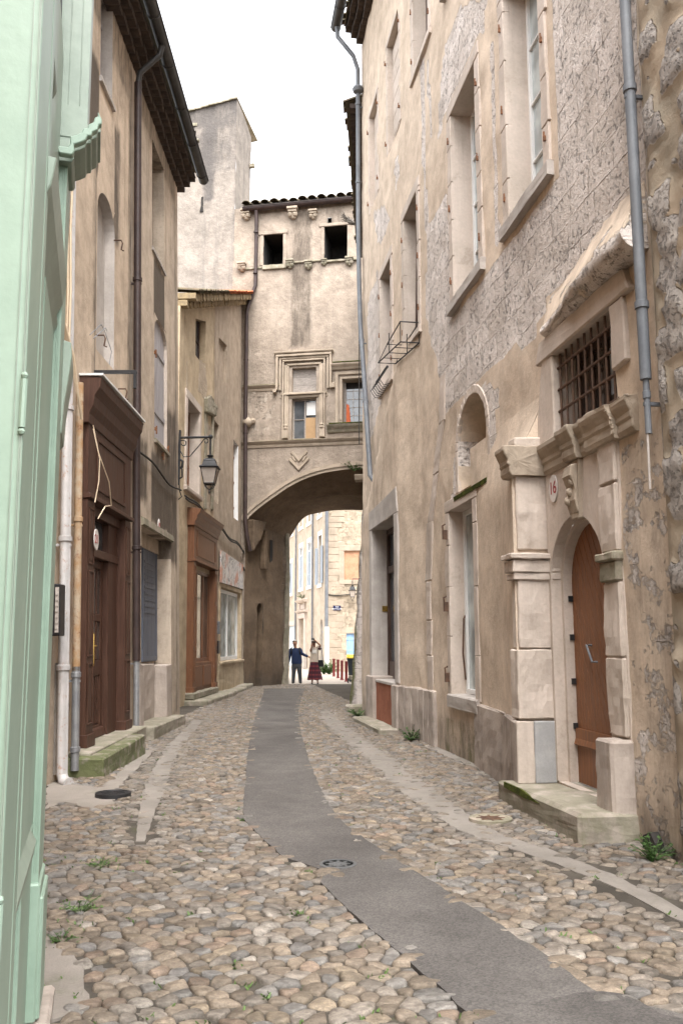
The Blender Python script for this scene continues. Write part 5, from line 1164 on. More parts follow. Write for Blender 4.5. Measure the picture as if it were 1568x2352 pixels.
# shop doorway with brick infill
q=MB(); q.box(R,L3['s0']-.26,L3['s0'],.9,L3['z1'],-.1,.03); q.box(R,L3['s1'],L3['s1']+.26,.9,L3['z1'],-.1,.03); q.slab(R,[(L3['s0']-.28,L3['z1']),(L3['s1']+.28,L3['z1']),(L3['s1']+.26,L3['z1']+.42),(L3['s0']-.2,L3['z1']+.5)],-.1,.035); q.build('door_surround',M['limegrey'],rh,bev=.015)
q=MB(); q.box(R,L3['s0']-.34,L3['s0']+.02,-.1,.88,-.2,.10); q.build('base_course',M['plinth'],rh,bev=.02); q=MB(); q.box(R,L3['s1']-.45,L3['s1']+.35,-.1,.95,-.45,.10); q.build('base_course',M['plinth'],rh,bev=.02); q=MB(); [q.box(R,-1.55+.318*k,-1.55+.318*(k+1),-.1,.88,-.1,.075) for k in range(6)]; q.build('base_course',M['plinth'],rh,bev=.02)
a,b=L3['s0'],L3['s1']; f=MB(); o=-.37
for x in (a,a+.55,a+1.15,b-.1): f.box(R,x,x+.1,.9,L3['z1'],o-.05,o+.06)
f.box(R,a+.1,b-.1,L3['z1']-.12,L3['z1'],o-.05,o+.055); f.box(R,a+.1,b-.1,3.1,3.25,o-.05,o+.055); f.box(R,a+.1,b-.1,.9,1.25,o-.05,o+.04)
fo=f.build('shop_door',M['doordark'],rh,bev=.01); g=MB(); g.poly([R.P(a,.9,o),R.P(b,.9,o),R.P(b,L3['z1'],o),R.P(a,L3['z1'],o)]); g.build('pane',M['glass'],fo)
k=MB(); k.box(R,a+.57,a+.63,1.75,2.15,o+.06,o+.075); k.tube([R.P(a+.6,1.85,o+.08),R.P(a+.6,1.85,o+.13),R.P(a+.6,2.05,o+.13),R.P(a+.6,2.05,o+.08)],.012,6); k.build('handle',M['brass'],fo)
q=MB(); q.box(R,a+.02,b-.45,.05,.84,-.5,.02,seg=.35); q.build('brick_panel',M['brick'],rh)
q=MB(); q.box(R,a+.02,b-.45,.841,.90,-.5,.04); q.build('brick_panel_cap',M['limegrey'],rh,bev=.01)
q=MB(); q.slab(R,[(a-.35,-.1),(b+.2,-.1),(b+.2,.10),(a-.35,.12)],.02,.42); q.build('doorstep',M['step'],rh,bev=.03)
q=MB(); q.box(R,L3['s1']-.02,L3['s1']+.0,2.3,2.42,-.45,-.2); q.build('letter_slot',M['brass'],rh)
# window box rack and rail
wr=thing('window_box_rack','empty black iron flower box rack under an upper right window','window rack',R.P(-.15,6.95,.1)); q=MB()
a,b=-.75,.45; z0,z1=6.95,7.33; oo=.36
for z in (z0,z1): q.tube([R.P(a,z,.02),R.P(a,z,oo),R.P(b,z,oo),R.P(b,z,.02),R.P(a,z,.02)],.013,6)
for s in (a,(a+b)/2,b): q.tube([R.P(s,z1,oo),R.P(s,z0,oo),R.P(s,z0,.02)],.010,6); q.tube([R.P(s,z0,.02),R.P(s,z1,.02)],.010,6)
for k in (1,3): s=a+(b-a)*k/4; q.tube([R.P(s,z0,.02),R.P(s,z0,oo)],.008,5)
q.build('rack_frame',M['iron'],wr)
wr=thing('window_rail','short black iron rail with loops of wire under the far upper right window','window rail',R.P(2.3,6.9,.1)); q=MB()
q.tube([R.P(1.75,7.32,.1),R.P(2.85,7.32,.12)],.03,6)
for k in range(7): s=1.8+k*.16; q.tube([R.P(s,7.3,.1),R.P(s+.05,7.1,.26),R.P(s+.05,6.95,.16),R.P(s,6.98,.04)],.010,5)
q.build('rail_frame',M['iron'],wr)
# ---- portal
# pier that swells out to the left pilaster
def pier(pts,z0,z1,top=None,nz=10):
    m=MB(); n=len(pts); prev=None
    for k in range(nz+1):
        z=z0+(z1-z0)*k/nz; f=1 if top is None else 1-smooth((z-top)/(z1-top))
        c=[m.vert(R.P(s,z,o*f+.012*fnoise(s*4,z*2,3)),(s-o,z),(.12 if o>.2 else 0,max(0,.5-z*.5),0,1)) for s,o in pts]
        if prev:
            for i in range(n-1): m.face((prev[i],prev[i+1],c[i+1],c[i]))
        prev=c
    return m
def lerp(a,b,n): return [(a[0]+(b[0]-a[0])*k/n,a[1]+(b[1]-a[1])*k/n) for k in range(n)]
pp=lerp((-3.66,.0),(-5.2,.12),5)+lerp((-5.2,.12),(-6.36,.37),5)+[(-6.36,.37)]
m=pier(pp,.8,4.35,3.4,24)
for k in range(24):
    z0_,z1_=.8+(3.55)*k/24,.8+3.55*(k+1)/24; f0,f1=[1-smooth((z-3.4)/.95) for z in (z0_,z1_)]; m.poly([R.P(-6.36,z0_,-.02),R.P(-6.36,z0_,.37*f0),R.P(-6.36,z1_,.37*f1),R.P(-6.36,z1_,-.02)],0,[(-6.4,z0_),(-6.0,z0_),(-6,z1_),(-6.4,z1_)])
m.build('wall_swell',[M['plR']],rh,fix=False,smooth=35)
q=MB(); q.col(R,[(-3.66,0),(-3.66,.05),(-5.2,.17),(-6.34,.415),(-6.40,.41),(-6.40,-.05)],-.1,.84); q.build('base_course',M['plinth'],rh,bev=.02)
q=MB(); q.col(R,[(-6.40,.42),(-6.41,.235),(-6.43,.235),(-6.43,.42)],.22,.84); q.build('base_slab',M['lime'],rh,bev=.008)
q=MB(); q.col(R,[(-6.40,.23),(-6.41,.0),(-6.43,.0),(-6.43,.23)],.22,.84); q.build('base_slab',M['bluestone'],rh,bev=.008)
# left pilaster in courses (near face looks up the street)
q=MB(); z=.86
for h,i in ((.72,0),(.74,.03),(.0,0),(.82,.05),(.42,.05)):
    if h==0: z+=.30; continue
    q.col(R,[(-6.2,.385-i),(-6.42+i*.4,.385-i),(-6.42+i*.4,-.02),(-6.2,-.02)],z+.006,z+h-.006); z+=h
q.build('pilaster',M['lime'],rh,bev=.012)
q=MB(); zb=2.32
for (z0,z1,e) in ((2.30,2.38,.015),(2.38,2.52,.03),(2.52,2.585,.065)):
    q.col(R,[(-6.15,.385+e),(-6.42-e,.385+e),(-6.42-e,-.03),(-6.15,-.03)],z0,z1); q.col(R,[(-6.42,.0),(-6.475-e*.6,.0),(-6.475-e*.6,-.24),(-6.42,-.24)],z0,z1)
q.build('impost',M['lime'],rh,bev=.012)
# arched reveal, second order and door leaf
a,b,c,e=DO['s0'],DO['s1'],DO['z0'],DO['z1']; q=MB(); A=arc_pts(a,b,e-.64,.64,18)
for k in range(18): q.slab(R,[A[k],A[k+1],(A[k+1][0],3.43),(A[k][0],3.43)],-.02,.012)
q.slab(R,[(b,.25),(b+.06,.25),(b+.06,3.43),(b,3.43)],-.02,.012); q.slab(R,[(a,.25),(a-.36,.25),(a-.36,3.43),(a,3.43)],-.02,.012); q.build('portal_face',M['lime'],rh)
q=MB(); ins=.055
A=arc_pts(a,b,e-.64,.64,18); B=arc_pts(a+ins,b-ins,e-.64,.64-ins,18)
O_=[(a,c)]+A+[(b,c)]; I_=[(a+ins,c)]+B+[(b-ins,c)]
for k in range(len(O_)-1): q.poly([R.P(*O_[k],-.10),R.P(*O_[k+1],-.10),R.P(*I_[k+1],-.10),R.P(*I_[k],-.10)]); q.poly([R.P(*I_[k],-.10),R.P(*I_[k+1],-.10),R.P(*I_[k+1],-.26),R.P(*I_[k],-.26)])
q.build('door_reveal',M['lime'],rh,fix=False)
dd=MB(); o=-.20; n=9
dd.slab(R,I_,o-.05,o-.02)
import itertools
# diagonal planks clipped to the leaf outline (Sutherland-Hodgman against the strip)
def clip(poly,ax,ay,d):
    out=[]
    for k in range(len(poly)):
        p,r=poly[k],poly[(k+1)%len(poly)]; f=p[0]*ax+p[1]*ay-d; g=r[0]*ax+r[1]*ay-d
        if f<=0: out.append(p)
        if (f<0)!=(g<0) and f!=g: t=f/(f-g); out.append((p[0]+(r[0]-p[0])*t,p[1]+(r[1]-p[1])*t))
    return out
cx=(a+b)/2
for half in (0,):
    P0=[(s,max(z,.78)) for s,z in I_]; P0=[(a+ins,.78)]+[p for p in I_ if p[1]>.78]+[(b-ins,.78)]
    ax,ay=math.cos(math.radians(28)),-math.sin(math.radians(28)); ds=[p[0]*ax+p[1]*ay for p in P0]; w=.105; k=min(ds)
    while k<max(ds):
        Q=clip(clip(P0,ax,ay,k+w-.006),-ax,-ay,-k)
        if len(Q)>2: dd.slab(R,Q,o-.02,o+.004)
        k+=w
dd.box(R,a+ins,b-ins,.62,.78,o-.02,o+.03); dd.box(R,a+ins,b-ins,.24,.62,o-.02,o+.012); dd.prof(R,[(o,.60),(o+.05,.62),(o+.03,.68),(o,.7)],a+ins,b-ins)
dro=dd.build('door',M['door'],rh,bev=.003)
k=MB(); k.tube([R.P(cx+.16,1.62,o),R.P(cx+.16,1.62,o+.06),R.P(cx+.02,1.46,o+.07),R.P(cx-.0,1.46,o+.02)],.012,6); k.build('handle',M['pipegrey'],dro,smooth=40)
k=MB(); k.box(R,b-ins-.97,b-ins-.88,1.75,2.16,o,o+.02); k.box(R,b-ins-.98,b-ins-.87,2.15,2.18,o,o+.03); k.box(R,b-ins-.98,b-ins-.87,1.73,1.76,o,o+.03); k.build('notice_plate',M['limeold'],dro)
for z in (.8,1.25,1.7,2.1,2.5): k=MB(); k.box(R,b-ins-.02,b-ins+.03,z-.03,z+.03,o,o+.05); k.build('hinge',M['iron'],dro)
# right pilaster
q=MB(); q.col(R,[(-7.77,.20),(-8.12,.20),(-8.14,-.02),(-7.77,-.02)],-.1,.83); q.build('base_course',M['plinth'],rh,bev=.025)
q=MB(); z=.84
for h in (.68,.66,.0,.62,.55):
    if h==0: z+=.26; continue
    q.col(R,[(-7.77,.05),(-8.10,.05),(-8.10,-.02),(-7.77,-.02)],z+.005,z+h-.005); z+=h
q.build('pilaster',M['lime'],rh,bev=.015)
q=MB(); q.col(R,[(-7.76,.075),(-8.11,.075),(-8.11,-.02),(-7.76,-.02)],2.18,2.36); q.col(R,[(-7.75,.11),(-8.13,.11),(-8.13,-.02),(-7.75,-.02)],2.36,2.44); q.build('impost',M['limedark'],rh,bev=.015)
# entablature with breaks over pilasters and keystone
def entab(s0,s1,o,z0=3.42,z1=3.74):
    h=z1-z0; pr=[(-.03,z0),(o,z0),(o+.02,z0+.14*h),(o+.02,z0+.34*h),(o+.035,z0+.42*h),(o+.035,z0+.55*h),(o+.065,z0+.72*h),(o+.085,z0+.86*h),(o+.085,z1),(-.03,z1+.01)]
    return pr
q=MB()
q.prof(R,entab(0,0,.03),-8.5,-6.2); q.prof(R,entab(0,0,.40),-6.46,-6.15); q.prof(R,entab(0,0,.075),-8.2,-7.62); q.prof(R,entab(0,0,.09),-7.42,-7.10)
q.build('entablature',M['limeold'],rh,bev=.006)
q=MB(); q.slab(R,[(-7.40,3.42),(-7.12,3.42),(-7.17,2.84),(-7.33,2.84)],-.05,.06); q.prof(R,[(.05,3.38),(.12,3.36),(.14,3.26),(.09,3.14),(.10,3.02),(.07,2.9),(.05,2.88)],-7.36,-7.15)
for k in range(3): q.ball(R.P(-7.25+.05*(k-1),3.2-.09*k,.09),.05,8)
q.build('keystone',M['limeold'],rh,bev=.012)
plaque(R,-6.66,3.25,.016,.105,.145,'16','white oval plaque with red 16 beside the carved keystone of the arched door',.19)
q=MB(); q.slab(R,[(-6.05,-.1),(-8.15,-.1),(-8.15,.25),(-6.05,.21)],-.25,.52); q.build('doorstep',M['step'],rh,bev=.03)
q=MB(); q.slab(R,[(-6.3,.17),(-6.9,.165),(-7.3,.18),(-6.8,.235),(-6.3,.225)],.515,.532); q.build('moss_strip',M['moss'],rh)
# grated window surround, grille, hood
q=MB(); a,b,c,e=GW['s0'],GW['s1'],GW['z0'],GW['z1']
q.slab(R,[(b,c),(b+.52,c),(b+.40,c+.5),(b+.28,e+.02),(b,e)],-.05,.05); q.slab(R,[(a,c+.3),(a-.28,c+.32),(a-.26,e),(a,e)],-.05,.05); q.slab(R,[(a-.42,e),(b+.40,e),(b+.30,e+.24),(a-.30,e+.25)],-.05,.07); q.build('window_surround',M['lime'],rh,bev=.015)
fo=sash(R,a,b,c,e,-.28,rh,M['doordark'],M['glassbr'],bars=(3,0),fw=.07); 
q=MB(); t=a+(b-a)*.40; q.box(R,t,t+.10,c+.28,e-.16,-.262,-.258); q.box(R,t-.19,t-.09,c+.32,e-.10,-.262,-.258); q.build('painted_bright_pane',M['shutgrey'],fo)  # pale slabs on the glass paint the brightness of two panes
q=MB()
for k in range(4): z=c+.06+k*.235; q.tube([R.P(a-.02,z,-.02),R.P(b+.06,z,-.02)],.017,7); q.ball(R.P(b+.06,z,-.02),.028,7)
for k in range(9): s=a+.07+k*(b-a-.1)/8.2; q.tube([R.P(s,c-.0,-.02+.004),R.P(s,e+.03,-.02-.004)],.013,6)
q.build('window_grille',M['ironrust'],rh,smooth=40)
q=MB()
prf=[(-.05,5.62),(.02,5.48),(.12,5.30),(.22,5.12),(.27,5.02),(.255,4.96),(.20,4.92),(.14,4.89),(.09,4.885),(.04,4.90),(-.05,4.9)]
n=40; prev=None
for k in range(n+1):
    s=-6.7-2.15*k/n; f=.42+.58*smooth(k/n*1.3); c=[q.vert(R.P(s+.02*fnoise(s*6,z*9,3),4.9+(z-4.9)*(.5+.5*f)+.02*fnoise(s*4,z*3,6),max(-.06,o*f*(1+.16*fnoise(s*3,z*4,9))+.010*fnoise(s*14,z*14,2))),(s,z),(.62 if z<5.05 else .40,.34 if z>5 else .2,.2,1)) for o,z in prf]
    if prev:
        for i in range(len(prf)-1): q.face((prev[i],prev[i+1],c[i+1],c[i]))
    else: q.face(c)
    prev=c
q.face(prev[::-1]); q.build('stone_hood',[M['plR']],rh,fix=False,smooth=70)
# pipes, eaves, roof
downpipe(rh,R,[(-8.87,14),(-8.87,3.75)],.046,M['pipegrey'],[(-8.87,6.32),(-8.87,4.38)],.11,n=14)
downpipe(rh,R,[(-8.87,3.8),(-8.87,3.3)],.026,M['pipegrey'],[(-8.87,3.62)],.11); downpipe(rh,R,[(-8.87,3.35),(-8.86,2.85)],.010,M['limegrey'],[],.12)
P=[R.at(u,v,.12) for u,v in ((826,180),(822,400),(824,600),(829,740),(838,860),(845,980),(850,1090))]
e=R.at(792,78,1.0); print('R eave',e,R.at(836,100),P)
downpipe(rh,R,[(5.25,ZR+.42,.68),(5.25,ZR+.1,.66),(5.2,ZR-.45,.25),(5.25,ZR-.8,.12),(5.25,12.2),(5.15,10.6),(5.0,9.5),(4.5,8.0),(4.08,6.6),(3.72,5.4),(3.6,5.1,-.1)],.058,M['pipegrey'],[(5.25,15.6),(5.25,13.4),(4.85,9.0),(4.3,7.3)],.12)
q=MB(); q.lathe(R.P(5.2,15.9,.13),[(.062,0),(.12,.02),(.15,.10),(.12,.16),(.07,.18)],12); q.build('rainwater_collar',M['pipegrey'],rh,smooth=40)
cable('pipe_cable','thin black cable running beside the far grey downpipe of the right house',[[R.P(5.33+.03*math.sin(z*2),z,.10) for z in frange(6.5,16.8,.5)]],.014,M['blackcable'])
genoise(R,-8.95,5.3,ZR-.02,rh,M['gen'],3,.15,.15,.24,seed=31)
tiles(R,-9,5.35,ZR+.52,.52,4,1.4,rh,M['tile'],seed=32)
gutter(R,-9,5.45,ZR+.50,.68,.13,rh,M['gutter'])
# ---- rubble house at the right frame edge
bl=thing('rubble_house','rough rubble walled house at the right frame edge beside the grey downpipe','house',R.P(-11,0,-2))
rr=random.Random(77); cells=[]
for j in range(34):
    for i in range(16):
        cells.append((-14.6+i*.40+(.2 if j%2 else 0)+rr.uniform(-.12,.12),.0+j*.30+rr.uniform(-.09,.09),rr.uniform(.13,.25),rr.uniform(.10,.17),rr.random(),rr.uniform(.5,1.2)))
gridc={}
for c in cells: gridc.setdefault((int(c[0]//.5),int(c[1]//.5)),[]).append(c)
def rubf(s,z):
    best=-9; bp=0
    for i in (-1,0,1):
        for j in (-1,0,1):
            for c in gridc.get((int(s//.5)+i,int(z//.5)+j),()):
                dx=(s-c[0]+.05*fnoise(s*5,z*5,1))/c[2]; dz=(z-c[1]+.04*fnoise(s*6,z*4,2))/c[3]; v=1-(dx*dx*dx*dx+dz*dz*dz*dz)**.25
                if c[4]<.42: v-=.8
                if v>best: best=v; bp=c[5]
    m=smooth((best+.12)/.25); return m,bp
m=MB(); S=frange(-14,-8.93,.055); Z=frange(-.1,9.5,.055); ids={}
for i,s in enumerate(S):
    for j,z in enumerate(Z):
        k,bp=rubf(s,z); low=smooth((1.0-z)/.4)*.0; edge=smooth((-8.93-s)/.10)
        o=.03+edge*(.035+k*.030*bp+.012*fnoise(s*9,z*9,4)+.01*fnoise(s*23,z*19,8))
        if z<1.6 and -9.6<s: o+=.03
        ids[i,j]=m.vert(R.P(s,z,o),(s,z),(.12+.74*k,max(0,.62-z*.18) if z<3 else 0,.25 if (z<.5 or (abs(s+9.1)<.2 and z<3)) else 0,1))
for i in range(len(S)-1):
    for j in range(len(Z)-1): m.face((ids[i,j],ids[i+1,j],ids[i+1,j+1],ids[i,j+1]))
m.build('wall',M['rub'],bl,fix=False,smooth=60)
q=MB(); q.poly([R.P(-14,9.4,.03),R.P(-8.93,9.4,.03),R.P(-8.93,17,.03),R.P(-14,17,.03)],0,[(-14,9.4),(-8.93,9.4),(-8.93,17),(-14,17)],(.6,0,0,1)); q.poly([R.P(-8.93,-.1,-.3),R.P(-8.93,-.1,.03),R.P(-8.93,17,.03),R.P(-8.93,17,-.3)]); q.build('upper_wall',M['rub'],bl,fix=False)
q=MB(); q.slab(R,[(-8.34,-.1),(-8.58,-.1),(-8.57,.10),(-8.5,.17),(-8.38,.12)],-.05,.085); q.build('drain_hole_shade',M['dark'],rh)  # proud dark slab painted as the shade of a hole
weed('wall_plant','dark ivy tuft hanging at the rubble wall foot beside the drain hole',None,34,.2,'leafd',44,1.2,pos=R.P(-8.75,0,.2)[:2])
# ---- far right house beyond, its leaning mossy pier
R2=Wall(.60,20.9,3.0,1)
r2=thing('far_right_house','dark eaved house beyond the far downpipe with ragged roof tiles','house',R2.P(4,0,-2))
m=wall(R2,0,10.0,0,15.6,[],.5,lambda s,z:(.75,.35,.1,1),jit=.04); m.build('wall',[M['plR']],r2,fix=False,smooth=30)
genoise(R2,0,9.0,15.5,r2,M['gen'],2,.18,.16,.26,seed=51); tiles(R2,0,9.3,15.85,.52,4,1.4,r2,M['tile'],tw=.26,seed=52)
# battered pier
pr_=thing('leaning_pier','leaning mossy stone pier at the foot of the far right house','buttress',(.5,23.4,0))
a0=gpt(798,1622); a1=R2.at(832,1175); m=MB(); prev=None; zt=6.6
for k in range(25):
    z=zt*k/24; f=1-z/zt; o=.02+.44*f**1.05+.02*math.sin(z*7)
    c=[m.vert(R2.P(s,z,oo+.02*fnoise(s*5,z*4,7)),(s+oo,z),mk) for s,oo,mk in ((1.2,-.05,(.7,.3,.1,1)),(1.25,o*.55,(.75,.3,.15,1)),(1.3,o,(.6,.75,.85 if z<2 else .6,1)),(2.2,o+.02,(.6,.8,.8,1)),(3.4,o,(.6,.8,.5,1)),(3.4,-.05,(.5,.5,0,1)))]
    if prev:
        for i in range(5): m.face((prev[i],prev[i+1],c[i+1],c[i]))
    prev=c
m.face(prev); m.build('masonry',[M['plR']],pr_,fix=False)
q=MB(); x,y=gpt(816,1605); q.box(Flat(x,y,0,.1),-.1,.5,0,.55,-.15,.3); q.box(Flat(x,y,0,.1),-.18,.5,.55,.68,-.2,.36); q.build('kerb_stone',M['limedark'],pr_,bev=.03)
x,y=gpt(812,1634); sb=thing('stone_block','low worn stone block lying at the foot of the leaning pier','stone block',(x,y,0)); q=MB(); q.box(Flat(x,y,0,.25),-.18,.42,-.02,.17,-.2,.25); q.build('block',M['step'],sb,bev=.05)
# bare twig above the far roof
tg=MB(); rr=random.Random(5); bx,by,bz=R2.P(7.6,16.2,.35); tl=MB()
def tw_(p,d,l,n):
    e=Vector(p)+Vector(d)*l; tg.tube([p,e],.012*n,4)
    if n>1:
        for k in range(3): dd_=(Vector(d)+Vector((rr.uniform(-.7,.5),rr.uniform(-.5,.5),rr.uniform(-.5,.6)))).normalized(); tw_(e if k else (Vector(p)+e)/2,dd_,l*.6,n-1)
    else:
        for k in range(2): c=e+Vector((rr.gauss(0,.05),rr.gauss(0,.05),rr.gauss(0,.05))); s=.04; tl.poly([c,c+Vector((s,0,s*.6)),c+Vector((s*.3,s,s))])
for k in range(3): tw_((bx,by,bz),Vector((-.9,rr.uniform(-.2,.2),.25+.25*k)).normalized(),.4,3)
t=thing('roof_plant','bare spindly twig sprouting above the ragged far right roof','plant',(bx,by,bz)); tg.build('twig',M['twig'],t); tl.build('leaves',M['twig'],t,fix=False)
# ------------------------------------------------------------------ square beyond the arch
BG=Wall(-.79,49.2,-12.9,1); BS=Wall(-.79,49.2,88,-1)
cb=thing('cream_house','tall cream house with blue grey shutters seen through the arch','house',BG.P(8,0,-2))
def bgo(u0,u1,v0,v1,**k): return opr(BG,(u0,(v0+v1)/2),(u1,(v0+v1)/2),**k)|dict(z0=BG.at(u1,v1)[1],z1=BG.at(u1,v0)[1])
wins=[bgo(661.5,671,1292,1362,depth=.1),bgo(688,695,1255,1350,depth=.1),bgo(706.6,714.7,1243,1344,depth=.1),bgo(731.5,738.5,1228,1340,depth=.3),
 bgo(688,695,1150,1208,depth=.3),bgo(706.6,714,1140,1197,depth=.3),bgo(731,738.5,1110,1180,depth=.3),bgo(664,672,1185,1225,depth=.3)]
dorB=bgo(734.5,741,1422,1530,depth=.25,arc=.45); dorP=bgo(690,701,1420,1536,depth=.4); gat=bgo(661,677,1437,1541,depth=.2)
for d in (dorB,dorP,gat): d['z0']=.02
m=wall(BG,0,22,0,16,wins+[dorB,dorP,gat],.6); ret(m,BG,0,0,16,3); m.build('wall',[M['cream']],cb,fix=False)
def shutter(W,a,b,c,e,o,root):
    q=MB(); q.box(W,a,b,c,e,o,o+.03); n=3
    for k in range(n):
        z0=c+(e-c)*k/n+.08; z1=c+(e-c)*(k+1)/n-.04; j=z0
        while j<z1: q.prof(W,[(o+.03,j),(o+.05,j),(o+.032,j+.05)],a+.07,b-.07); j+=.075
    for k in range(n+1):
        z=c+(e-c)*k/n; q.box(W,a+.06,b-.06,max(c,z-.04),min(e,z+.04),o+.03,o+.055)
    q.box(W,a,a+.06,c,e,o+.03,o+.056); q.box(W,b-.06,b,c,e,o+.03,o+.056); return q.build('shutter',M['shutgrey'],root)
for k,w in enumerate(wins):
    q=MB(); a,b,c,e=w['s0'],w['s1'],w['z0'],w['z1']; q.box(BG,a-.16,a,c,e,-.03,.02); q.box(BG,b,b+.16,c,e,-.03,.02); q.box(BG,a-.2,b+.2,e,e+.28,-.03,.022); q.box(BG,a-.2,b+.2,c-.22,c,-.03,.06); q.build('window_surround',M['white'],cb)
    if k<3: 
        md=(a+b)/2; shutter(BG,a,md-.01,c,e-(.6 if k else 0),-.06,cb); shutter(BG,md+.01,b,c,e-(.6 if k else 0),-.06,cb)
        if k: sash(BG,a,b,e-.58,e,-.08,cb,M['white'],M['glass'],bars=(1,0))
    elif k==3:
        shutter(BG,a-(b-a)*.55-.1,a-.08,c,e-.7,.05,cb); shutter(BG,b+.08,b+(b-a)*.55+.1,c,e-.7,.05,cb); sash(BG,a,b,c,e,-.28,cb,M['white'],M['glass'],bars=(1,3))
    else: sash(BG,a,b,c,e,-.28,cb,M['white'],M['glasslt'],bars=(1,2))
boards(BG,dorB['s0'],dorB['s1'],.02,dorB['z1'],-.2,cb,M['blue'],4,'door')
boards(BG,gat['s0'],gat['s1'],.02,gat['z1'],-.15,cb,M['paleblue'],6,'garage_door')
q=MB(); q.box(BG,gat['s0']-.2,gat['s1']+.2,gat['z1'],gat['z1']+.35,-.05,.05); q.build('lintel',M['lime'],cb)
boards(BG,dorP['s0'],dorP['s1'],.02,dorP['z1'],-.35,cb,M['limegrey'],2,'door')
a,b,e=dorP['s0'],dorP['s1'],dorP['z1']; q=MB()
q.box(BG,a-.45,a-.02,.0,e,-.02,.14); q.box(BG,b+.02,b+.45,0,e,-.02,.14); q.box(BG,a-.5,b+.5,e,e+.35,-.02,.16); q.prof(BG,[(-.02,e+.35),(.22,e+.4),(.3,e+.52),(-.02,e+.58)],a-.7,b+.7)
zt=BG.at(694,1386)[1]; q.box(BG,a-.1,a+.15,e+.58,zt,-.02,.12); q.box(BG,b-.15,b+.1,e+.58,zt,-.02,.12); q.box(BG,a+.2,b-.2,e+.6,zt-.1,-.02,.05); q.prof(BG,[(-.02,zt),(.2,zt+.05),(.35,zt+.2),(-.02,zt+.28)],a-.5,b+.5); q.build('portal',M['lime'],cb,bev=.02)
weed('roof_plant','grass tuft growing on the portal cornice of the cream house',None,26,.5,'leaf',61,1.1,pos=BG.P((a+b)/2-.4,0,.15)[:2],z=zt+.27)
for u in (679,717.5,750.5):
    s=BG.at(u,1400,.1)[0]; downpipe(cb,BG,[(s,16),(s,2.4 if u>740 else .1)],.06 if u<740 else .10,M['pipegrey'],[],.12)
s=BG.at(752,1500,.1)[0]; downpipe(cb,BG,[(s,2.5),(s,.02)],.13,M['white'],[],.14)
q=MB(); q.box(BG,dorP['s0']-.75,dorP['s0']-.5,0,1.0,.0,.3); q.build('bollard_stone',M['limegrey'],cb,bev=.05)
sh=thing('stone_corner_house','buff stone corner house with a navy street sign behind the bollards','house',BS.P(3,0,-2))
bi=opr(BS,(790,1265),(830,1332),depth=.08,rev=1,back=1); bs_=opr(BS,(795.5,1455),(813,1508),depth=.12,rev=2)
m=wall(BS,0,9,0,16,[bi,bs_],.4,lambda s,z:(.95,0,0,1),jit=.03); m.build('wall',[M['bgstone'],M['brickor'],M['lime']],sh,fix=False)
q=MB(); rr=random.Random(3); z=0
while z<15: h=rr.uniform(.3,.45); q.box(BS,0,rr.choice((.55,.8,.95)),z+.01,z+h-.01,-.1,.02); z+=h
q.build('quoins',M['limeold'],sh,bev=.015)
q=MB(); q.box(BS,bi['s0']-.3,bi['s0'],bi['z0'],bi['z1'],-.05,.03); q.box(BS,bi['s0']-.3,bi['s1'],bi['z1'],bi['z1']+.3,-.05,.032); q.box(BS,bi['s0']-.3,bi['s1'],bi['z0']-.25,bi['z0'],-.05,.04); q.build('window_surround',M['limeold'],sh,bev=.015); q=MB(); q.box(BS,bs_['s0']-.3,bs_['s1'],bs_['z1'],bs_['z1']+.3,-.05,.03); q.build('window_surround',M['limeold'],sh,bev=.015)
boards(BS,bs_['s0'],bs_['s1'],bs_['z0'],bs_['z1'],-.1,sh,M['blue'],4,'shutter')
p0=BS.at(765,1391); p1=BS.at(782.5,1402)
sg=thing('street_sign','navy enamel street name sign on the buff stone wall','street sign',BS.P(p0[0],p1[1],.03)); q=MB(); q.box(BS,p0[0],p1[0],p1[1],p0[1],.02,.045); q.build('plate',M['enblue'],sg)
cx=(p0[0]+p1[0])/2; hh=p0[1]-p1[1]; text_mesh('RUE',hh*.36,BS,cx,p1[1]+hh*.70,.05,.006,'lettering',M['inkw'],sg); text_mesh('MONTGAUDIN',hh*.30,BS,cx,p1[1]+hh*.30,.05,.006,'lettering',M['inkw'],sg)
la=BS.at(808,1331); l2=thing('street_lamp','small black wall lantern on the buff stone corner house','street lamp',BS.P(la[0],la[1]-1.2,.2)); q=MB(); lx,ly,lz=BS.P(la[0],la[1],.55)
q.tube([BS.P(la[0]+1.1,la[1],0),BS.P(la[0]+1.1,la[1],.3),(lx,ly,lz),(lx,ly,lz-.22)],.028,6); q.build('bracket',M['iron'],l2); lantern(l2,lx,ly,lz-.2,.95)
cable('facade_cable','black cable strung across the buff stone corner house',[[BS.P(s,BS.at(800,1366)[1]-.05*math.sin(s*3),.05) for s in frange(.05,6,.4)]],.03,M['blackcable'])
bo=thing('bollard','oxblood red round bollard furthest left of the row of four',"bollard",gpt(766.5,1554)+(0,),'row of four red bollards beyond the arch')
q=MB(); x,y=gpt(766.5,1554); q.lathe((x,y,0),[(.062,0),(.062,.80),(.07,.81),(.07,.84),(.05,.86),(.001,.865)],14); q.build('post',M['bolred'],bo,smooth=40); q=MB(); q.lathe((x,y,0),[(.10,0),(.095,.03),(.066,.05)],14); q.build('foot',M['bolred'],bo,smooth=40)
for (u,v),lab in (((776,1558),'oxblood red bollard second from the left in the row of four'),((785,1562.5),'oxblood red bollard second from the right in the row of four'),((795,1566),'oxblood red bollard nearest the wheelie bin')): dup(bo,gpt(u,v)+(0,),lab)
# planting by the corner
weed('shrub','low green shrub at the foot of the white pipe behind the woman',None,70,.8,'leaf',71,1.0,pos=gpt(756,1549))
weed('shrub','dry reddish shrub between the woman and the corner pipe',None,40,.6,'leafd',72,1.2,pos=gpt(744,1549))
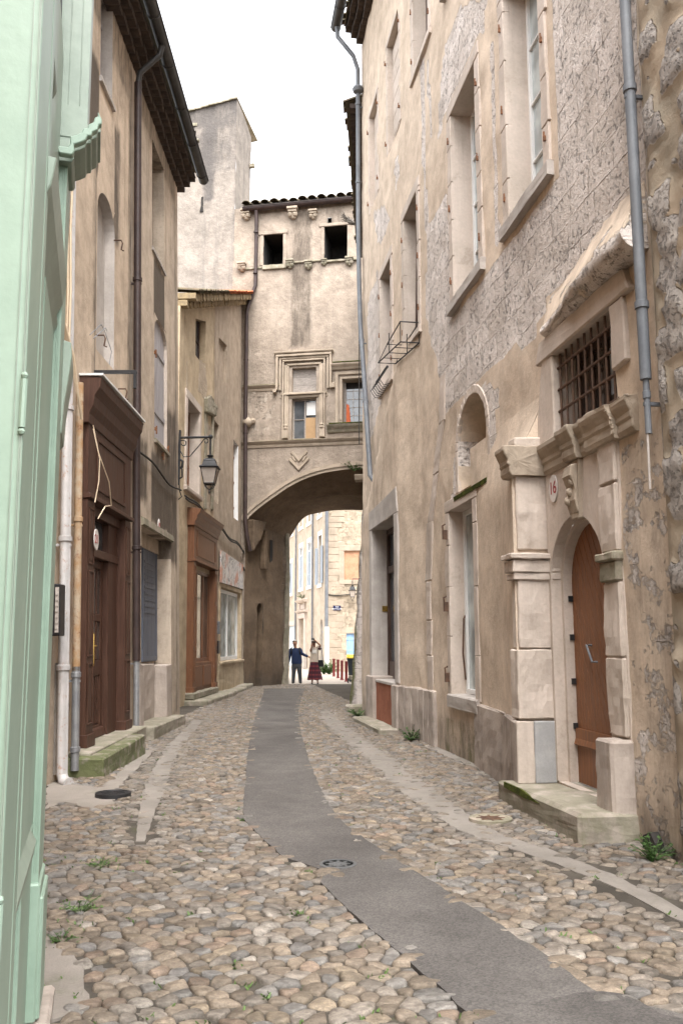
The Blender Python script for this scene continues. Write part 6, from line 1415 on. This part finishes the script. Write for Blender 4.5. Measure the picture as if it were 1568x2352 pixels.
# wheelie bin
x,y=.50,35.6; wb_=thing('wheelie_bin','dark grey wheelie bin with yellow lid behind the leaning pier','wheelie bin',(x,y,0))
q=MB(); P=[(-.24,-.3),(.24,-.3),(.24,.28),(-.24,.28)]
bt=[(x+a*.8,y+b*.8,.06) for a,b in P]; tp=[(x+a*1.08,y+b*1.08,.96) for a,b in P]; q.hexa(bt+tp); q.box(Flat(x,y,0),-.29,.29,.94,1.0,-.34,.35); q.build('body',M['binbody'],wb_,bev=.02)
q=MB(); q.prof(Flat(x,y,0),[(-.36,1.0),(.36,1.0),(.36,1.04),(.1,1.12),(-.3,1.16),(-.36,1.1)],-.30,.30); q.build('lid',M['binlid'],wb_,bev=.02)
for s in (-1,1): q=MB(); q.tube([(x+s*.2,y+.26,.1),(x+s*.26,y+.26,.1)],.1,14); q.build('wheel',M['black'],wb_)
# closing backdrop street far behind: houses down the side street
fh=thing('distant_house','distant pale house closing the side street beyond the arch','house',(-12,75,0)); q=MB(); q.box(Flat(-13,78,0),-9,9,0,13,-4,0); q.build('wall',M['cream'],fh); q=MB(); q.box(Flat(-13,78,0),-9.3,9.3,13,13.4,-4.3,.3); q.build('roof',M['tiler'],fh)
q=MB()
for k in range(5): q.box(Flat(-13,78,0),-7+k*3.2,-6+k*3.2,6,8.4,0,.05)
q.build('window',M['shutgrey'],fh)
# ------------------------------------------------------------------ the couple under the arch
K=.00131
def skin(name,J,B,mat,parent,root,sub=2):
    names=list(J); me=bpy.data.meshes.new(name); me.from_pydata([J[n][0] for n in names],[(names.index(a),names.index(b)) for a,b in B],[])
    me.materials.append(M[mat]); o=bpy.data.objects.new(name,me); COL.objects.link(o); o.parent=parent; o['_l']=(0,0,0)
    md=o.modifiers.new('Skin','SKIN'); md.use_smooth_shade=True; md.branch_smoothing=.4
    for i,n in enumerate(names):
        r=J[n][1]; me.skin_vertices[0].data[i].radius=(r if isinstance(r,tuple) else (r,r)); me.skin_vertices[0].data[i].use_root=(n==root)
    s=o.modifiers.new('Sub','SUBSURF'); s.levels=sub; s.render_levels=sub
    dg=bpy.context.evaluated_depsgraph_get(); me2=bpy.data.meshes.new_from_object(o.evaluated_get(dg)); o.modifiers.clear(); o.data=me2; me2.name=name
    me2.polygons.foreach_set('use_smooth',[True]*len(me2.polygons)); return o
def chain(B,*n):
    for a,b in zip(n,n[1:]): B.append((a,b))
def person(loc,label,cx,gy,P):
    q=lambda x,y,d=0:((x-cx)*K,d,(gy-y)*K)
    return thing('person',label,'person',loc),q
def hand(J,B,w,wp,dirv,up,r=.009):
    """palm plus five separate curled fingers rooted in it"""
    d=Vector(dirv).normalized(); u=Vector(up).normalized(); p=Vector(wp)
    J[w+'palm']=(tuple(p+d*.05),(.036,.02)); B.append((w,w+'palm'))
    for k,(of,ln) in enumerate(((-.03,.065),(-.01,.078),(.01,.074),(.03,.06))):
        a=p+d*.09+u*of; n=w+'f%d'%k; J[n+'a']=(tuple(a),.010); b=a+d*ln*.5+Vector((0,-.02,-.0)); J[n+'b']=(tuple(b),.009); c=b+d*ln*.2+Vector((0,.028,0)); J[n+'c']=(tuple(c),.0075); B+= [(w+'palm',n+'a'),(n+'a',n+'b'),(n+'b',n+'c')]
    J[w+'ta']=(tuple(p+d*.035-u*.04),.011); J[w+'tb']=(tuple(p+d*.075-u*.052+Vector((0,-.02,0))),.009); B+= [(w+'palm',w+'ta'),(w+'ta',w+'tb')]
def face(o_parent,c,hw,dark=True):
    e=MB()
    for s in (-1,1): e.ball((c[0]+s*.032,c[1]-.088,c[2]+.01),.012,6)
    e.build('eyes',M['black'],o_parent)
# ---- man
mx,my=gpt(680,1570); man,q=person((mx,my,0),'elderly person in navy pullover and grey trousers leaning on a cane',470,1528,0)
J={};B=[]
def S(n,x,y,d,r): J[n]=(q(x,y,d),r)
S('pel',478,960,0,(.10,.075)); S('wst',475,800,0,(.10,.075)); S('chs',465,600,.0,(.11,.08)); S('nkb',440,455,-.0,(.07,.07)); S('nk',425,405,-.03,(.055,.055)); S('jaw',422,350,-.06,(.065,.085)); S('hd',420,290,-.05,(.075,.095)); S('top',420,240,-.04,(.055,.07)); S('nose',422,318,-.15,(.014,.016))
S('earl',352,305,-.03,.014); S('earr',490,305,-.03,.014)
S('shl',310,485,0,.05); S('ell',262,700,-.03,.047); S('wrl',240,900,-.12,.032)
S('shr',570,485,0,.05); S('elr',655,630,-.05,.047); S('wrr',835,712,-.02,.032)
S('hpl',405,990,0,.07); S('knl',390,1240,-.02,.05); S('anl',380,1470,.01,.042); S('tol',372,1515,-.13,.038)
S('hpr',555,990,0,.07); S('knr',580,1240,-.02,.05); S('anr',600,1470,.01,.042); S('tor',612,1515,-.13,.038)
chain(B,'pel','wst','chs','nkb','nk','jaw','hd','top'); B+=[('hd','nose'),('hd','earl'),('hd','earr')]
chain(B,'chs','shl','ell','wrl'); chain(B,'chs','shr','elr','wrr'); chain(B,'pel','hpl','knl','anl','tol'); chain(B,'pel','hpr','knr','anr','tor')
hand(J,B,'wrl',J['wrl'][0],(-.15,-.1,-1),(0,1,0)); hand(J,B,'wrr',J['wrr'][0],(1,-.1,-.2),(0,0,1))
skin('body',J,B,'skin',man,'pel',1)
def rings(q,rows,n=22):
    m=MB(); prev=None
    for (cx,y,hw,dep,d) in rows:
        c=q(cx,y,d); r=[m.vert((c[0]+hw*K*math.cos(6.2832*k/n),c[1]+dep*math.sin(6.2832*k/n),c[2])) for k in range(n)]
        if prev:
            for k in range(n): m.face((prev[k],prev[(k+1)%n],r[(k+1)%n],r[k]))
        prev=r
    return m
def mbuild(mb_,name,mat,parent,**k):
    p=Vector(parent.location); mb_.v=[(x+p.x,y+p.y,z+p.z) for x,y,z in mb_.v]; return mb_.build(name,M[mat],parent,**k)
e=rings(q,[(480,930,150,.12,0),(480,915,162,.13,0),(480,860,168,.135,0),(474,720,158,.135,0),(458,580,152,.135,.0),(445,500,140,.12,.0),(440,468,95,.10,0),(436,448,62,.08,0)])
e.tube([q(330,470,.0),q(298,500,0),q(262,690,-.03),q(243,880,-.11)],[.06,.078,.064,.046],12); e.tube([q(550,470,0),q(585,500,0),q(655,630,-.05),q(825,708,-.022)],[.06,.078,.062,.046],12)
mbuild(e,'pullover','navy',man,smooth=60,fix=False)
e=rings(q,[(480,900,150,.115,0),(478,980,156,.125,0),(478,1045,140,.115,0)])
e.tube([q(405,960,0),q(400,1060,-.01),q(390,1240,-.02),q(378,1505,.01)],[.10,.105,.082,.064],12); e.tube([q(552,960,0),q(560,1060,-.01),q(582,1240,-.02),q(602,1505,.01)],[.10,.105,.082,.064],12)
mbuild(e,'trousers','trouser',man,smooth=60,fix=False)
e=MB()
for x in (372,612): c=q(x,1505,-.07); e.lathe((c[0],c[1],0),[(.05,0),(.055,.03),(.045,.075),(.02,.09)],10,sx=.85,sy=2.2)
mbuild(e,'shoes','shoe',man,smooth=50)
e=MB(); c=q(420,262,-.03); e.ball((c[0],c[1]+.02,c[2]),.105,12,sz=.95)
hb=MB(); keep=[i for i,v in enumerate(e.v) if v[2]>c[2]-.02 or v[1]>c[1]]; 
hb.v=e.v; hb.uv=e.uv; hb.c=e.c
for f in e.f:
    cz=sum(e.v[i][2] for i in f)/len(f); cy=sum(e.v[i][1] for i in f)/len(f)
    if cz>c[2]+.045 or cy>c[1]+.01: hb.face(f)
mbuild(hb,'hair','hairg',man,smooth=60,fix=False)
e=MB(); c=q(421,322,-.05)
for s in (-1,1): e.ball((c[0]+s*.03,c[1]-.088,c[2]+.03),.011,6)
e.box(Flat(c[0],c[1],c[2]),-.028,.028,-.045,-.036,.080,.098); mbuild(e,'eyes_and_mouth','maroon',man)
e=MB()
for (a,b) in ((330,440),(565,440)): e.tube([q(a,438,.06),q(a-5 if a<400 else a+8,455,-.10),q(a-8 if a<400 else a+10,560,-.135),q(a-15 if a<400 else a+22,640,-.08)],.028,6)
e.box(Flat(0,0,0),-.15,.15,(1528-800)*K,(1528-450)*K,-.26,-.12); bp=thing('backpack','dark backpack worn by the elderly person in the navy pullover','backpack',(mx,my,1.0)); 
e.v=[(x,y,z-1.0) for x,y,z in e.v]; mbuild(e,'bag','bagblk',bp,bev=.02)
cn=thing('walking_cane','thin wooden walking cane held by the elderly person','cane',(mx-.39,my-.13,0)); e=MB(); a=q(232,950,-.15); b=q(172,1526,-.18); e.tube([(a[0]-.03,a[1]-.03,a[2]+.01),(a[0],a[1],a[2]+.02),(a[0]+.01,a[1],a[2]-.02),b],.012,6); e.v=[(x+.39,y+.13,z) for x,y,z in e.v]; mbuild(e,'stick','wood',cn)
# ---- woman
wx,wy=gpt(722,1571); wo_,q=person((wx,wy,0),'person in cream blouse and dark red plaid skirt raising a camera','1',1555,0) if False else (thing('person','person in cream blouse and dark red plaid skirt raising a camera','person',(wx,wy,0)),lambda x,y,d=0:((x-985)*K,d,(1556-y)*K))
J={};B=[]
S('pel',985,960,0,(.09,.07)); S('wst',980,850,0,(.085,.07)); S('chs',990,610,0,(.095,.075)); S('nkb',985,450,0,(.055,.055)); S('nk',975,420,-.02,(.048,.048)); S('jaw',965,375,-.05,(.056,.075)); S('hd',960,320,-.04,(.07,.088)); S('top',957,270,-.03,(.05,.062)); S('nose',960,345,-.135,(.013,.015))
S('shl',905,470,0,.052); S('ell',858,580,-.10,.042); S('wrl',905,430,-.24,.028)
S('shr',1095,455,0,.052); S('elr',1178,415,-.10,.042); S('wrr',990,225,-.26,.028)
S('hpl',930,1000,0,.09); S('knl',920,1280,0,.055); S('anl',915,1500,0,.033); S('tol',912,1540,-.12,.03)
S('hpr',1045,1000,0,.09); S('knr',1070,1280,0,.055); S('anr',1083,1500,0,.033); S('tor',1088,1540,-.12,.03)
chain(B,'pel','wst','chs','nkb','nk','jaw','hd','top'); B+=[('hd','nose')]
chain(B,'chs','shl','ell','wrl'); chain(B,'chs','shr','elr','wrr'); chain(B,'pel','hpl','knl','anl','tol'); chain(B,'pel','hpr','knr','anr','tor')
hand(J,B,'wrl',J['wrl'][0],(.2,-.2,1),(1,0,0)); hand(J,B,'wrr',J['wrr'][0],(-1,-.2,.4),(0,0,1))
skin('body',J,B,'skin',wo_,'pel',1)
e=rings(q,[(975,900,140,.12,0),(978,820,140,.125,0),(985,700,132,.125,0),(990,590,132,.125,0),(990,510,122,.11,0),(988,470,85,.09,0),(985,448,48,.07,0)])
e.tube([q(930,470,0),q(900,480,-.01),q(880,530,-.05)],[.06,.072,.06],12); e.tube([q(1060,460,0),q(1100,455,-.02),q(1145,440,-.06)],[.06,.072,.062],12)
mbuild(e,'blouse','blouse',wo_,smooth=60,fix=False)
e=MB(); e.prof(Flat(0,0,0),[(.085,(1556-480)*K),(.13,(1556-560)*K),(.14,(1556-640)*K),(.11,(1556-640)*K),(.07,(1556-480)*K)],-.10,.09); mbuild(e,'blouse_front','blousew',wo_,bev=.01)
e=MB(); n=26
def ring(px0,px1,y,dep,ph=.0): 
    c=(px0+px1)/2; r=(px1-px0)/2*K; return [(((c-985)*K)+r*math.cos(2*math.pi*k/n)*(1+ph*math.sin(k*2.9)),dep*math.sin(2*math.pi*k/n)*(1+ph*math.sin(k*2.9)),(1556-y-(10*math.sin(k*1.3) if y>1400 else 0))*K) for k in range(n)]
rg=[ring(850,1105,895,.125),ring(835,1120,1000,.16),ring(805,1180,1180,.2,.02),ring(762,1238,1430,.25,.04)]
ids=[[e.vert(p) for p in r] for r in rg]
for a,b in zip(ids,ids[1:]):
    for k in range(n): e.face((a[k],a[(k+1)%n],b[(k+1)%n],b[k]))
mbuild(e,'skirt','plaid',wo_,smooth=60,fix=False)
e=MB(); c=q(958,300,-.02); e.ball(c,.10,12,sz=1.05); hb=MB(); hb.v=e.v; hb.uv=e.uv; hb.c=e.c
for f in e.f:
    cz=sum(e.v[i][2] for i in f)/len(f); cy=sum(e.v[i][1] for i in f)/len(f)
    if cz>c[2]+.03 or cy>c[1]-.01: hb.face(f)
mbuild(hb,'hair','hairb',wo_,smooth=60,fix=False)
e=MB(); c=q(962,298,-.04); e.box(Flat(c[0],c[1],c[2]),-.062,-.008,-.018,.018,.085,.098); e.box(Flat(c[0],c[1],c[2]),.008,.062,-.018,.018,.085,.098); e.box(Flat(c[0],c[1],c[2]),-.008,.008,.002,.010,.086,.096); e.box(Flat(c[0],c[1],c[2]),-.075,.075,.004,.012,-.02,.085); mbuild(e,'sunglasses','black',wo_)
e=MB(); c=q(962,380,-.05); e.box(Flat(c[0],c[1],c[2]),-.024,.024,-.006,.006,.074,.088); mbuild(e,'mouth','maroon',wo_)
e=MB(); a=q(1140,470,-.05); e.tube([q(1120,505,-.04),q(1155,470,-.06)],.071,10); mbuild(e,'sleeve_cuff','maroon',wo_)
e=MB()
for x in (912,1088): c=q(x,1540,-.06); e.lathe((c[0],c[1],0),[(.035,0),(.04,.02),(.03,.05),(.012,.06)],10,sx=.85,sy=2.3)
mbuild(e,'shoes','shoe',wo_,smooth=50)
hbag=thing('handbag','black shoulder bag hanging at the hip of the person in the plaid skirt','handbag',(wx+.25,wy-.16,.7)); e=MB(); r=lambda x,y,d:tuple(a-b for a,b in zip(q(x,y,d),(.25,-.16,.7)))
pts=[(1095,835),(1100,1000),(1130,1035),(1240,1030),(1268,1000),(1255,835)]; z0=[r(x,y,-.26) for x,y in pts]; z1=[r(x,y,-.12) for x,y in pts]; n=6
ia=[e.vert(p) for p in z0]; ib=[e.vert(p) for p in z1]
for k in range(n): j=(k+1)%n; e.face((ia[k],ia[j],ib[j],ib[k]))
e.face(ia[::-1]); e.face(ib); mbuild(e,'bag','bagblk',hbag,bev=.015)
e=MB(); e.tube([r(1110,840,-.2),r(1100,640,-.16),r(1110,440,-.08),r(1150,430,.05),r(1195,480,-.06),r(1230,680,-.16),r(1248,840,-.2)],.010,6); mbuild(e,'strap','bagblk',hbag)
cam_=thing('camera','small black and silver camera held up by the person in the plaid skirt','camera',(wx-.06,wy-.34,1.76)); r=lambda x,y,d:tuple(a-b for a,b in zip(q(x,y,d),(-.06,-.34,1.76))); c=r(938,200,-.34)
e=MB(); e.box(Flat(*c),-.055,.055,-.035,.035,-.02,.02); mbuild(e,'body','black',cam_,bev=.006); e=MB(); e.tube([(c[0],c[1]-.02,c[2]),(c[0],c[1]-.06,c[2])],.026,14); mbuild(e,'lens','chrome',cam_); e=MB(); e.box(Flat(*c),-.05,.05,.036,.048,-.015,.015); mbuild(e,'top_plate','chrome',cam_)
# ------------------------------------------------------------------ light, sky, camera
w=bpy.data.worlds.new('World'); SC.world=w; w.use_nodes=True; nt=w.node_tree; bg=nt.nodes['Background']
sky=nt.nodes.new('ShaderNodeTexSky'); sky.sky_type='NISHITA'; sky.sun_disc=False
EL,AZ=62.0,170.0      # high soft sun from behind the camera, a little to the left
sky.sun_elevation=math.radians(EL); sky.sun_rotation=math.radians(AZ); sky.dust_density=4.0; sky.air_density=1.0
hs=nt.nodes.new('ShaderNodeHueSaturation'); hs.inputs['Saturation'].default_value=.13; nt.links.new(sky.outputs[0],hs.inputs['Color']); nt.links.new(hs.outputs[0],bg.inputs['Color']); bg.inputs['Strength'].default_value=.15
sd=bpy.data.lights.new('sun','SUN'); sd.energy=.6; sd.angle=math.radians(40); sd.color=(1,.965,.915); so=bpy.data.objects.new('sun',sd); COL.objects.link(so)
a=math.radians(AZ); e=math.radians(EL); D_=Vector((math.sin(a)*math.cos(e),math.cos(a)*math.cos(e),math.sin(e)))
so.rotation_euler=D_.to_track_quat('Z','Y').to_euler()
cd=bpy.data.cameras.new('camera'); co=bpy.data.objects.new('camera',cd); COL.objects.link(co); co.location=(0,0,CH); co.rotation_euler=(math.pi/2+TH,0,0)
cd.sensor_fit='VERTICAL'; cd.sensor_height=36; cd.lens=36*F/2352; cd.clip_start=.05; cd.clip_end=2000; SC.camera=co
SC.view_settings.view_transform='Standard'; SC.view_settings.look='None'; SC.view_settings.exposure=2.5; SC.view_settings.gamma=1
WEAR={'pilaster':.016,'impost':.014,'base_course':.014,'doorstep':.016,'entablature':.016,'keystone':.014,'threshold':.012,'lintel':.012,'dwarf_wall':.014,'portal_face':.006,'sill':.010,'quoin_chain':.010,'base_slab':.006,'stone_base':.012,'ledge':.018,'block':.02,'kerb_stone':.02,'ruined_surround':.025,'quoin_strip':.03,'niche_surround':.01,'corbel_bracket':.02}
for o in bpy.data.objects:
    n=o.name.split('.')[0]
    if o.type=='MESH' and n in WEAR and len(o.data.polygons)<260 and not (o.parent and o.parent.name.split('.')[0] in ('green_shop','cream_house','stone_corner_house') and n!='stone_base') and not (n=='pilaster' and o.data.materials[0] in (M['brown'],M['brown2'])): weather(o,WEAR[n],3 if len(o.data.polygons)<90 else 2)
    elif o.type=='MESH' and n in ('window_surround','string_course','door_surround') and o.parent and o.parent.name in ('stone_house','gate_house','ochre_house') and len(o.data.polygons)<300: weather(o,.008,2)
for o in bpy.data.objects:
    if '_l' in o: del o['_l']
